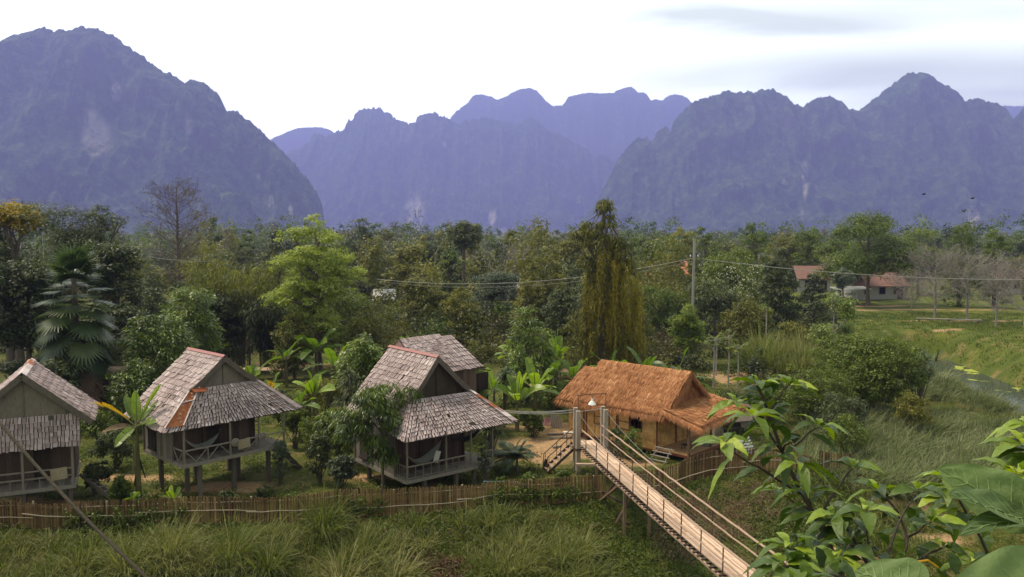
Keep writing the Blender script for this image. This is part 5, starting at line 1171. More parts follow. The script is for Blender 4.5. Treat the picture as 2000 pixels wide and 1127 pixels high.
# ------------------------------------------------------------------ left side: the dark grove
T(broadleaf, 'grove_tree', 20, 62, 392, 210, 'tall dark tree with a clump of orange yellow flowering crown at the far left', mat=L_DARK, seed=1, n=420, per=40, L=.30, Wd=.12, shape='tall', t0=.42, surf=.55)
T(broadleaf, 'yellow_crowned_tree', 38, 60, 396, 118, 'tree with an orange yellow blossoming crown rising above the dark grove', mat=L_YEL, seed=2, n=110, per=46, L=.26, Wd=.12, cz=.90, trunk=.6, surf=.5, limbs=5, t0=.45)
T(broadleaf, 'feathery_dark_tree', 148, 58, 392, 170, 'feathery dark grey-green tree with an uneven top beside the yellow crown', mat=L_DARK, seed=3, n=420, per=34, L=.26, Wd=.07, shape='tall', lay=.8, t0=.55, surf=.5, cj=.1)
T(broadleaf, 'feathery_dark_tree', 205, 60, 400, 100, 'slender feathery tree whose top leans out right of the dark grove', mat=L_DARK, seed=4, n=170, per=32, L=.26, Wd=.07, shape='spread', lay=.8, t0=.55, cz=.66, surf=.5)
T(broadleaf, 'grove_tree', 235, 54, 474, 130, 'dense dark rounded tree right of the fan palm', mat=L_DARK, seed=5, n=300, per=38, L=.26, Wd=.11, shape='tall', t0=.5)
T(broadleaf, 'grove_tree', 60, 48, 500, 190, 'very dark broad tree directly behind the leftmost hut', mat=L_DARK, seed=6, n=420, per=40, L=.26, Wd=.12, shape='tall', t0=.40)
T(broadleaf, 'grove_tree', -70, 46, 430, 180, 'dark tree cut by the left edge of the view', mat=L_DARK, seed=7, n=280, per=34, L=.28, Wd=.12, shape='tall', t0=.4)
T(broadleaf, 'understory_tree', 215, 47, 590, 130, 'low dark tree filling the gap right of the fan palm trunk', mat=L_DARK, seed=8, n=220, per=34, L=.22, Wd=.1, shape='tall', t0=.45)
T(bare_tree, 'bare_tree', 95, 95, 338, 130, 'leafless forked tree rising behind the dark grove at far left', seed=9, depth_=5, trunk=.62, twig=2, up=.1, spread=.8)
T(leader_bare_tree, 'bare_tree', 352, 92, 362, 140, 'tall twiggy grey tree with a few brown leaves left of centre', seed=10, n=74, leaves=1600, lmat=leaf('withered_leaves', [(.06,.05,.04), (.12,.10,.08), (.2,.16,.13)], .2))
b, h, w = sized(155, 42, 515, 160); fan_palm('fan_palm', b, h, w, 'shaggy fan palm with a skirt of dead fronds behind the leftmost huts', seed=11)
T(broadleaf, 'mango_tree', 372, 50, 548, 130, 'rounded bright green mango tree with a pointed top behind the second hut', mat=L_MANGO, seed=12, n=240, per=34, L=.26, Wd=.08, kind='puff', t0=.56, cz=.55)
T(broadleaf, 'mango_tree', 322, 44, 602, 145, 'wide dark green tree just behind the second hut roof', mat=L_MANGO, seed=13, n=270, per=34, L=.24, Wd=.08, kind='puff', t0=.44, cz=.5, shape='round')
T(broadleaf, 'low_mango_tree', 262, 40, 700, 120, 'low leafy tree in the gap between the first and second hut', mat=L_MANGO, seed=14, n=150, per=30, L=.2, Wd=.07, kind='puff', t0=.34, cz=.5)
T(bamboo, 'bamboo_clump', 470, 60, 450, 190, 'large olive bamboo clump left of the bright green tree', seed=15, n=44, per=54, t0=.45)
T(bamboo, 'bamboo_clump', 520, 58, 520, 130, 'dark bamboo thicket with bare culms at its foot', seed=16, n=30, per=44, t0=.3, mat=L_DARK)
T(broadleaf, 'grove_tree', 490, 72, 446, 60, 'small round dark treetop above the bamboo clump', mat=L_DARK, seed=17, n=110, per=34, L=.26, Wd=.12, t0=.5)
T(broadleaf, 'grove_tree', 415, 70, 500, 110, 'dim green tree beneath the twiggy grey tree', mat=L_OLIVE, seed=18, n=170, per=30, L=.26, Wd=.12, shape='tall', t0=.38)
T(broadleaf, 'pale_tree', 240, 78, 488, 60, 'soft yellow-green treetop in the gap behind the dark grove', mat=L_OLIVE, seed=19, n=90, per=30, L=.3, Wd=.1, t0=.7)
# ------------------------------------------------------------------ centre
T(broadleaf, 'spring_tree', 622, 56, 414, 215, 'tall airy tree with fresh yellow-green leaves left of centre', mat=L_BRIGHT, seed=21, n=800, per=42, L=.20, Wd=.085, shape='airy', lay=.6, cz=.54, surf=.45, clump=.46, flat=.5, t0=.66, trunk=.22, limbs=30, cj=.16, bark=M_BARK)
T(broadleaf, 'spring_tree_undergrowth', 650, 60, 560, 150, 'duller green tree under the airy yellow-green tree', mat=L_MID, seed=22, n=200, per=34, L=.2, Wd=.09, shape='tall', t0=.48)
T(broadleaf, 'layered_tree', 712, 112, 426, 105, 'hazy grey-green tree with flat layered boughs right of the yellow-green tree', mat=L_GREY, seed=23, n=90, per=34, L=.42, Wd=.17, shape='spread', lay=.9, flat=.3, cz=.62, trunk=.3, limbs=12)
T(broadleaf, 'layered_tree', 785, 86, 474, 88, 'olive tree with a flat bright top behind the far huts', mat=L_OLIVE, seed=24, n=110, per=34, L=.32, Wd=.14, shape='spread', lay=.8, flat=.35, t0=.55, cz=.6)
T(broadleaf, 'umbrella_crowned_tree', 906, 108, 430, 84, 'dark tree with an umbrella crown on a tall trunk near the middle', mat=L_DARK, seed=25, n=120, per=42, L=.38, Wd=.16, cz=.82, trunk=.62, t0=.66, lay=.7)
T(broadleaf, 'grove_tree', 880, 100, 478, 60, 'dim green lower tree left of the umbrella crown', mat=L_MID, seed=26, n=80, per=34, L=.34, Wd=.15, t0=.4)
T(bare_tree, 'bare_tree', 990, 105, 462, 95, 'pale leafless fan-shaped tree right of the umbrella crown', seed=27, depth_=5, trunk=.25, up=1.0)
T(bare_tree, 'bare_tree', 1226, 130, 445, 40, 'dim leafless treetop right of the vine-hung tree', seed=28, depth_=4)
T(broadleaf, 'clipped_round_tree', 1066, 76, 486, 92, 'dense dark olive rounded tree left of the vine-hung tree', mat=L_OLIVE, seed=29, n=200, per=40, L=.26, Wd=.12, t0=.4, shape='column', surf=.7)
T(broadleaf, 'clipped_round_tree', 1028, 74, 540, 50, 'small golden-green tree at the left foot of the dense rounded tree', mat=L_OLIVE, seed=30, n=80, per=36, L=.24, Wd=.1, t0=.62)
T(broadleaf, 'mango_tree', 1028, 47, 606, 104, 'compact glossy mango tree behind the banana plants right of the rear hut', mat=L_MANGO, seed=31, n=190, per=40, L=.22, Wd=.07, kind='puff', t0=.58, shape='column', surf=.6)
T(broadleaf, 'mango_tree', 710, 42.5, 648, 108, 'round bright mango tree just left of the red-ridged roof', mat=L_MANGO, seed=32, n=210, per=44, L=.2, Wd=.065, kind='puff', t0=.6, cz=.55, surf=.6)
T(broadleaf, 'dense_bush', 735, 56, 582, 150, 'olive thicket between the yellow-green tree and the scrubland', mat=L_OLIVE, seed=33, n=180, per=30, L=.2, Wd=.09, t0=.38, cz=.5)
# vine-hung tree
def vine_tree():
    b, h, w = sized(1180, 56, 384, 210); rs = np.random.RandomState(40); root = empty('vine_hung_tree', b); tag(root, 'tall ragged tree draped in hanging golden-green creepers behind the thatched roof', 'tree')
    tb = MB(); tb.tube([(0, 0, -.3), (-.2, 0, h*.3), (-.35, .1, h*.6), (-.1, 0, h*.98)], [.34, .26, .18, .04], 8, .4, cap=False)
    lob = [(-.05, 0, h*.93, .55, .5, .7), (.3, 0, h*.86, .6, .5, .6), (-1.0, .1, h*.82, .7, .6, .55), (-1.9, 0, h*.79, .5, .5, .4), (-.4, 0, h*.74, 1.1, .9, .8), (.9, 0, h*.70, .8, .7, .9), (1.3, 0, h*.6, .8, .8, .8), (-1.1, 0, h*.62, .8, .8, .8), (0, 0, h*.55, 1.3, 1, 1)]
    C, _ = lobes_sample(rs, lob, 260, .5); mb = MB(); puff_leaves(mb, rs, C, .32, 20, .26, .07, droop=.9, t0=.35, seg=1); mb.build('crown', L_OLIVE, root)
    for l in lob: P = branch_to(tb, rs, (-.3, 0, max(h*.25, l[2]-2.2)), l[:3], .10, .03, 6)
    for j in range(0, 260, 3): branch_to(tb, rs, lob[rs.randint(len(lob))][:3], C[j], .03, .012, 4, .05, .4, 4)
    for _ in range(30):
        p = C[rs.randint(260)]; tb.tube([p, p+rdir(rs, 1)[0]*np.array([.5, .5, .3])], [.02, .006], 3, .5, cap=False)
    tb.build('trunk', M_BARK, root)
    vb = MB()
    k = 900
    for q in range(k):
        if q % 18 == 0:
            side = rs.rand() < .74; a = rs.uniform(0, 6.28); r = rs.uniform(.3, 1.5); ax_ = (1.25 if side else -.8)+r*math.cos(a)*(1.15 if side else .7); ay_ = r*math.sin(a)*.9-.2; hd_ = rs.uniform(-.34, .05)*h
        x = ax_+rs.normal(0, .17); y = ay_+rs.normal(0, .17)
        top = h*rs.uniform(.55, .82 if abs(x-.5) < 1.2 else .66)-abs(x-.4)*.5+hd_; ln = rs.uniform(1.0, 4.2); ln = min(ln, top-.4)
        m = int(ln/.11); zz = top-np.arange(m)*.11; ph = rs.uniform(0, 6)
        P = np.c_[x+.08*np.sin(zz*1.3+ph)+(top-zz)*.06*math.cos(a), y+.08*np.cos(zz*1.1+ph)+(top-zz)*.06*math.sin(a), zz]
        D = unit(rs.normal(0, .6, (m, 3))+np.array([0, 0, -.9])); vb.ribbons(P, D, rdir(rs, m), rs.uniform(.12, .24, m), .06, .1, 1, (.9, .4), t=np.clip(.38+.22*math.sin(q*1.7)+rs.normal(0, .12, m)+(.15 if side else -.1), 0, 1))
    vb.build('hanging_creepers', leaf('golden_creeper_leaves', [(.06,.058,.010), (.15,.13,.014), (.27,.22,.018), (.42,.33,.04)], .4), root)
    mb = MB(); C2, _ = lobes_sample(rs, [(-.2, 0, 1.8, 3.1, 1.6, 1.7), (1.8, 0, 2.2, 1.8, 1.5, 1.8), (-1.5, 0, 3.0, 1.5, 1.4, 1.6)], 230, .5); puff_leaves(mb, rs, C2, .45, 24, .2, .05, droop=.6, t0=.42); mb.build('creeper_skirt', L_OLIVE, root)
vine_tree()
# ------------------------------------------------------------------ right of centre, middle distance
M_ = [  # fn kind, px, Y, top, w, label, mat, shape, kw
 ('leafy_tree', 1290, 120, 452, 110, 'rounded green tree right of the vine-hung tree with orange roof below', L_MID, 'round', dict(t0=.42, L=.4, Wd=.17, n=150, per=36)),
 ('leafy_tree', 1330, 150, 440, 60, 'pale hazy treetop just left of the utility pole', L_OLIVE, 'round', dict(t0=.7, L=.5, Wd=.2, n=80, per=30)),
 ('leafy_tree', 1378, 96, 448, 80, 'green tree crown immediately right of the utility pole top', L_MID, 'column', dict(t0=.5, L=.34, Wd=.14, n=140, per=36)),
 ('leafy_tree', 1475, 92, 434, 78, 'small pointed dark green treetop above the climbing flowers', L_MID, 'column', dict(t0=.48, L=.32, Wd=.14, n=150, per=36)),
 ('leafy_tree', 1430, 86, 474, 150, 'broad tree speckled with pale flowers right of the pole', L_MID, 'round', dict(t0=.55, L=.28, Wd=.12, n=230, per=36, cz=.5)),
 ('leafy_tree', 1395, 72, 545, 110, 'dark green thicket tree behind the lower pole', L_DARK, 'tall', dict(t0=.6, L=.24, Wd=.11, n=200, per=34)),
 ('columnar_tree', 1521, 72, 488, 88, 'dense dark columnar tree wrapped in drooping leaves', L_DARK, 'column', dict(t0=.55, L=.28, Wd=.10, n=300, per=40, droop=.9, surf=.7)),
 ('columnar_tree', 1585, 84, 536, 52, 'squat dark tree between the columnar tree and the pale young tree', L_DARK, 'column', dict(t0=.45, L=.28, Wd=.12, n=120, per=36)),
 ('leafy_tree', 1574, 140, 444, 70, 'hazy green flat-topped tree left of the big shade tree', L_MID, 'round', dict(t0=.45, L=.5, Wd=.2, n=90, per=34)),
 ('pale_young_tree', 1645, 96, 518, 50, 'small silvery-green tree in front of the white house', L_GREY, 'round', dict(t0=.8, L=.26, Wd=.11, n=110, per=36, cz=.66)),
 ('shade_tree', 1694, 110, 418, 205, 'huge spreading shade tree over the white house', L_MID, 'spread', dict(t0=.45, L=.36, Wd=.16, n=420, per=44, lay=.6, cz=.62, flat=.5, clump=1.5, trunk=.2)),
 ('leafy_tree', 1640, 118, 470, 120, 'lower left bough mass beside the huge shade tree', L_MID, 'spread', dict(t0=.5, L=.36, Wd=.16, n=170, per=40, lay=.6, cz=.6)),
 ('leafy_tree', 1792, 128, 452, 130, 'layered light green tree right of the huge shade tree', L_MID, 'spread', dict(t0=.6, L=.42, Wd=.17, n=180, per=38, lay=.8, flat=.4, cz=.55)),
 ('upright_tree', 1872, 108, 440, 76, 'upright bushy green tree with a peaked top right of the shade tree', L_MID, 'column', dict(t0=.5, L=.34, Wd=.13, n=180, per=38)),
 ('upright_tree', 1940, 106, 455, 72, 'second upright bushy tree, nearest the right edge', L_MID, 'column', dict(t0=.48, L=.34, Wd=.13, n=170, per=38)),
 ('leafy_tree', 1998, 116, 500, 70, 'low green tree cut by the right edge', L_OLIVE, 'round', dict(t0=.5, L=.34, Wd=.14, n=90, per=34)),
 ('leafy_tree', 1165, 88, 540, 90, 'dim tree behind the trunk of the vine-hung tree', L_DARK, 'tall', dict(t0=.55, L=.3, Wd=.13, n=120, per=34)),
 ('leafy_tree', 1285, 70, 560, 120, 'dark green tree below the orange roof right of the golden creepers', L_MID, 'tall', dict(t0=.38, L=.24, Wd=.1, n=190, per=34)),
]
for i, (nm, px, Y, top, w, lab, mt_, shp, kw) in enumerate(M_):
    T(broadleaf, nm, px, Y, top, w, lab, mat=mt_, shape=shp, seed=60+i, **kw)
# pale blossoms on the speckled tree
rs = np.random.RandomState(3); b_, h_, w_ = sized(1435, 84, 520, 120); fl = MB(); k = 260
C = np.c_[rs.normal(0, w_*.28, k), rs.normal(-1.8, .8, k), h_*rs.uniform(.45, 1.05, k)]; diamonds(fl, rs, C, .22, 3, .13, .10, t0=.6)
fo = fl.build('climbing_flowers', leaf('cream_blossom', [(.35,.36,.22), (.6,.6,.42)], .3)); fo.location = b_; tag(fo, 'pale cream blossoms of a climber spread over the speckled tree', 'flowers', kind='stuff')
# bare spreading trees by the path
for i, (px, Y, top, w, lab) in enumerate(((1825, 92, 512, 130, 'leafless spreading tree left of the long bench by the path'), (1888, 92, 522, 130, 'leafless spreading tree at the right end of the long bench'), (1945, 86, 536, 100, 'thin leafless tree, second from the right edge'), (2000, 82, 530, 120, 'leafless tree at the right edge of the view'), (1780, 100, 560, 90, 'low tangle of leafless branches before the white house'))):
    T(leader_bare_tree, 'bare_tree', px, Y, top-8, w*1.15, lab, seed=90+i, n=52, leaves=120, bark=M_BARKG)
# ------------------------------------------------------------------ nearer trees on the right
T(broadleaf, 'crooked_tree', 1625, 58, 572, 90, 'small crooked tree with a pale trunk and drooping leaves above the round bush', mat=L_MANGO, seed=110, n=110, per=40, L=.2, Wd=.08, kind='puff', t0=.62, shape='spread', cz=.62, trunk=.3, bark=M_BARKG, lay=.3, clump=.42)
T(broadleaf, 'round_bushy_tree', 1600, 46.5, 700, 140, 'left lobe of the dense bushes before the tall grass slope', mat=L_MID, seed=111, n=190, per=42, L=.16, Wd=.07, t0=.55, cz=.5, clump=.4)
T(broadleaf, 'round_bushy_tree', 1700, 50, 652, 235, 'wide dense green bushy tree left of the stream', mat=L_MID, seed=112, n=620, per=50, L=.17, Wd=.085, t0=.55, cz=.5, clump=.5, surf=.65)
T(broadleaf, 'round_bushy_tree', 1640, 42.5, 760, 110, 'dark undergrowth bush below the dense bushy tree', mat=L_DARK, seed=113, n=140, per=38, L=.15, Wd=.07, t0=.55, cz=.5)
b, h, w = sized(1788, 51, 690, 90); strap_plant('sword_leaf_clump', b, h, 'dark clump of upright sword-like leaves right of the bushy tree', 'plant', seed=114, heads=26, per=26, L=1.0, Wd=.06, mat=L_PALM, spread=1.6, t0=.5, curve=.25, up=2.2)
# papayas
for i, (px, Y, top) in enumerate(((1393, 52, 652), (1422, 52.5, 648), (1398, 56, 660), (1440, 50.5, 668))):
    b, h, w = sized(px, Y, top, 60); rs = np.random.RandomState(120+i); root = empty('papaya_tree', b)
    tag(root, ['leftmost slender papaya trunk with a tuft of leaves behind the bungalow', 'tallest slender papaya tree behind the bungalow', 'papaya tree set back behind the others at the clearing', 'rightmost small papaya tree at the edge of the clearing'][i], 'papaya tree', 'papaya trees at the clearing')
    tb = MB(); tb.tube([(0, 0, -.2), (.03, 0, h*.5), (0, 0, h*.88)], [.06, .05, .04], 6, .7, cap=False)
    mb = MB(); k = 16; az = rs.uniform(0, 6.28, k); el = rs.uniform(-.2, 1.0, k); D = np.stack([np.cos(az)*np.cos(el), np.sin(az)*np.cos(el), np.sin(el)], 1); hub = np.array([0, 0, h*.88])+D*rs.uniform(.35, .6, (k, 1))
    for q in range(k): tb.tube([(0, 0, h*.87), tuple(hub[q])], [.014, .008], 3, .8, cap=False)
    for q in range(k): an = np.linspace(-1.5, 1.5, 7); sd_ = unit(np.cross(D[q], (0, 0, 1))); DD = np.cos(an)[:, None]*D[q]+np.sin(an)[:, None]*sd_-np.array([0, 0, .3]); mb.ribbons(np.tile(hub[q], (7, 1)), DD, np.cross(DD, (0, 0, 1)), .3, .11, .2, 2, (.3, 1, .1), t=np.clip(.55+rs.normal(0, .15), 0, 1))
    tb.build('trunk', M_BARKG, root); mb.build('leaves', L_MID, root)
for px, Y, top, lab in ((1495, 60, 598, 'lone thin stem with a small tuft left of the dark columnar tree'),):
    b, h, w = sized(px, Y, top, 20); root = empty('thin_sapling', b); tag(root, lab, 'sapling'); tb = MB(); tb.tube([(0, 0, -.2), (0, 0, h)], [.05, .03], 5, .8, cap=False); tb.build('stem', M_BARKG, root)
    mb = MB(); puff_leaves(mb, np.random.RandomState(4), np.array([[0, 0, h]]*4)+np.random.RandomState(4).normal(0, .15, (4, 3)), .25, 14, .25, .08, t0=.6); mb.build('leaves', L_MID, root)

# ------------------------------------------------------------------ garden plants around the huts
T(broadleaf, 'small_mango_tree', 748, 30.2, 748, 155, 'dark leafy mango tree on a thin trunk standing in front of the red-ridged hut', mat=L_MANGO, seed=130, n=230, per=44, L=.17, Wd=.04, kind='puff', t0=.34, cz=.62, trunk=.38, clump=.26, droop=.8, surf=.5, cj=.18, tr=.055, shape='spread', flat=.8, depth=2.6)
T(broadleaf, 'small_mango_tree', 662, 34.5, 795, 115, 'low pale-leaved mango bush left of the tree in front of the red-ridged hut', mat=L_MANGO, seed=131, n=130, per=40, L=.17, Wd=.045, kind='puff', t0=.5, cz=.6, clump=.24, droop=.7, trunk=.25, tr=.04, cj=.16)
T(stemmed_bush, 'multi_stemmed_shrub', 622, 31.8, 840, 66, 'dark multi-stemmed shrub on the lawn between the second and third huts', mat=L_DARK, seed=132, n=70, per=34, L=.13, Wd=.06, t0=.55)
b, h, w = sized(690, 38, 712, 80); strap_plant('dracaena_clump', b, h, 'dark strappy dracaena clump left of the red-ridged roof', 'plant', seed=133, heads=11, per=44, L=.55, Wd=.075, mat=L_DARK, spread=.75, t0=.55)
b, h, w = sized(985, 41, 700, 60); strap_plant('dracaena_clump', b, h, 'tall dracaena with spiky rosettes right of the rear hut', 'plant', seed=134, heads=5, per=46, L=.6, Wd=.07, mat=L_PALM, spread=.4, t0=.5)
b, h, w = sized(958, 36, 805, 60); strap_plant('dracaena_clump', b, h, 'dracaena with pale-edged drooping leaves at the right end of the red-ridged hut veranda', 'plant', seed=135, heads=8, per=40, L=.45, Wd=.08, mat=L_DARK, spread=.45, t0=.75)
b, h, w = sized(1008, 33.5, 850, 60); feather_palm('areca_palm', b, h, 'bushy feathery palm right of the red-ridged hut near the blue pipe', seed=136, heads=4, n=10, L=1.25, spread=.25, t0=.3)
b, h, w = sized(925, 40, 720, 60); feather_palm('young_palm', b, h, 'bright young palm with arching fronds behind the right side of the red-ridged roof', seed=137, heads=2, n=9, L=1.5, spread=.3, mat=L_BRIGHT, t0=.15, wl=.5, lw=.06, stem=.4)
T(stemmed_bush, 'garden_shrub', 948, 31.6, 838, 30, 'slim pale-leaved shrub in front of the right end of the red-ridged hut', mat=L_GREY, seed=138, n=30, per=20, L=.13, Wd=.07, t0=.6)
T(stemmed_bush, 'garden_shrub', 548, 31.5, 855, 52, 'leafy shrub hiding the right stilts of the second hut', mat=L_GREY, seed=139, n=60, per=26, L=.12, Wd=.045, t0=.5)
T(stemmed_bush, 'garden_shrub', 1236, 35.2, 832, 56, 'light green feathery bush against the long wall of the thatched bungalow', mat=L_MID, seed=140, n=80, per=34, L=.10, Wd=.04, t0=.62)
T(stemmed_bush, 'garden_shrub', 1200, 35.8, 835, 60, 'dark low bush beneath the windows of the thatched bungalow', mat=L_DARK, seed=141, n=60, per=30, L=.10, Wd=.05, t0=.55)
T(stemmed_bush, 'garden_shrub', 1440, 44, 768, 60, 'rounded dark shrub behind the porch roof at the edge of the clearing', mat=L_DARK, seed=142, n=80, per=34, L=.12, Wd=.06, t0=.6)
T(stemmed_bush, 'garden_shrub', 225, 33.5, 838, 90, 'broad dark shrub on the lawn right of the leftmost hut', mat=L_DARK, seed=143, n=90, per=34, L=.13, Wd=.06, t0=.52)
T(stemmed_bush, 'garden_shrub', 610, 36, 812, 60, 'flowering shrub with pale specks right of the second hut roof', mat=L_MID, seed=144, n=70, per=30, L=.11, Wd=.05, t0=.6)
T(stemmed_bush, 'garden_shrub', 520, 29.9, 940, 44, 'low shrub at the foot of the second hut front stilts', mat=L_DARK, seed=145, n=30, per=24, L=.12, Wd=.05, t0=.5)
T(stemmed_bush, 'garden_shrub', 640, 45, 735, 80, 'olive bushes left of the dark strappy clump', mat=L_OLIVE, seed=146, n=90, per=30, L=.14, Wd=.06, t0=.55)
T(stemmed_bush, 'garden_shrub', 1145, 44, 770, 90, 'dark bushes left of the thatched roof end', mat=L_DARK, seed=147, n=110, per=32, L=.14, Wd=.06, t0=.5)
T(stemmed_bush, 'garden_shrub', 870, 29.2, 945, 34, 'small leafy sapling between the fence and the red-ridged hut stilts', mat=L_MID, seed=148, n=16, per=22, L=.12, Wd=.06, t0=.5)
# bananas: (px, Y, top, label, kw)
BN_ = [
 (272, 29.6, 832, 'banana plant with a drooping yellow leaf between the first and second huts', dict(L=1.75, Wd=.40, yellow=(0,), brown=(3,), stem=1.08, stiff=.45, t0=.5, dirs=[(3.05, .42, 1.05), (.35, .72, 1.1), (1.9, .93, .8), (3.3, .05, .8), (2.5, .66, .85), (-1.9, -.1, .6), (-.6, .3, .7), (1.2, .5, .7)], torn=.42)),
 (340, 28.2, 905, 'low broad-leaved banana sprout by the fence below the second hut', dict(L=.75, Wd=.30, stem=.25, n=8, torn=.03, up=.8, t0=.5)),
 (262, 28.2, 905, 'young banana shoot by the fence left of the low broad-leaved sprout', dict(L=.6, Wd=.25, stem=.3, n=6, torn=.05, up=.85, t0=.45)),
 (613, 40, 708, 'banana plant with two upright light leaves left of the dracaena', dict(L=1.5, Wd=.45, stem=.55, n=6, up=.98, torn=.08, t0=.75)),
 (588, 38, 742, 'small banana plant with frayed leaves left of the upright one', dict(L=1.0, Wd=.32, stem=.6, n=7, torn=.35, t0=.55)),
 (528, 46, 718, 'banana plant with one yellow leaf beside the planks behind the second hut', dict(L=1.3, Wd=.38, stem=.4, n=7, yellow=(2,), torn=.25, t0=.5)),
 (620, 53, 640, 'dim banana plant under the airy yellow-green tree', dict(L=2.2, Wd=.55, stem=.6, n=9, torn=.3, t0=.35)),
 (560, 52, 660, 'dark banana plant at the right edge of the bamboo thicket', dict(L=2.0, Wd=.5, stem=.6, n=8, torn=.35, t0=.3)),
 (800, 52, 640, 'banana plant just behind the left end of the rear hut roof', dict(L=1.9, Wd=.5, stem=.45, n=8, torn=.15, up=.95, t0=.6)),
 (835, 53, 650, 'banana plant behind the ridge of the rear hut', dict(L=1.8, Wd=.5, stem=.45, n=8, torn=.2, up=.9, t0=.5)),
 (1010, 40, 730, 'tall banana plant with upright pale leaves right of the rear hut', dict(L=2.1, Wd=.48, stem=.5, n=8, up=.97, torn=.12, t0=.68)),
 (1045, 42, 720, 'banana plant with frayed arching leaves between the huts and the bungalow', dict(L=1.9, Wd=.45, stem=.6, n=9, torn=.4, brown=(6,), t0=.55)),
 (965, 44, 720, 'banana plant with low leaning leaves right of the rear hut wall', dict(L=1.8, Wd=.4, stem=.5, n=8, torn=.35, t0=.5)),
 (1085, 50, 668, 'tall banana plant with a red flower bud in front of the vine-hung tree', dict(L=2.0, Wd=.5, stem=.7, n=8, up=.92, torn=.3, t0=.45)),
 (1260, 47, 690, 'dark banana plant behind the middle of the thatched roof', dict(L=2.2, Wd=.5, stem=.5, n=9, torn=.15, t0=.3)),
 (1316, 46, 700, 'banana plant with long dark arching leaves behind the right end of the thatched roof', dict(L=2.5, Wd=.5, stem=.45, n=9, torn=.15, t0=.3)),
 (1190, 49, 700, 'dim banana plant behind the left end of the thatched roof', dict(L=1.9, Wd=.5, stem=.6, n=9, torn=.3, t0=.35)),
]
BN_ += [
 (1075, 46, 700, 'frayed banana plant left of the thatched roof with hanging dry leaves', dict(L=1.9, Wd=.45, stem=.6, n=9, torn=.45, brown=(5, 8), t0=.5)),
 (1120, 47, 700, 'banana plant close behind the left end of the thatched roof', dict(L=1.9, Wd=.45, stem=.55, n=9, torn=.35, t0=.45)),
 (655, 48, 668, 'banana plant with drooping leaves left of the round bright mango tree', dict(L=1.9, Wd=.5, stem=.55, n=8, torn=.3, t0=.45)),
 (490, 47, 668, 'small upright banana plant at the foot of the bamboo thicket', dict(L=1.2, Wd=.35, stem=.4, n=6, torn=.15, up=.95, t0=.55)),
 (1010, 52, 660, 'banana plant behind the compact glossy mango tree', dict(L=1.9, Wd=.5, stem=.6, n=8, torn=.3, t0=.45)),
]
for i, (px, Y, top, lab, kw) in enumerate(BN_):
    if Y > 33: kw['L'] *= 1.22; kw['Wd'] *= 1.25
    b, h, w = sized(px, Y, top, 50); h *= .92; banana('banana_plant', b, h, lab, seed=160+i, **kw)

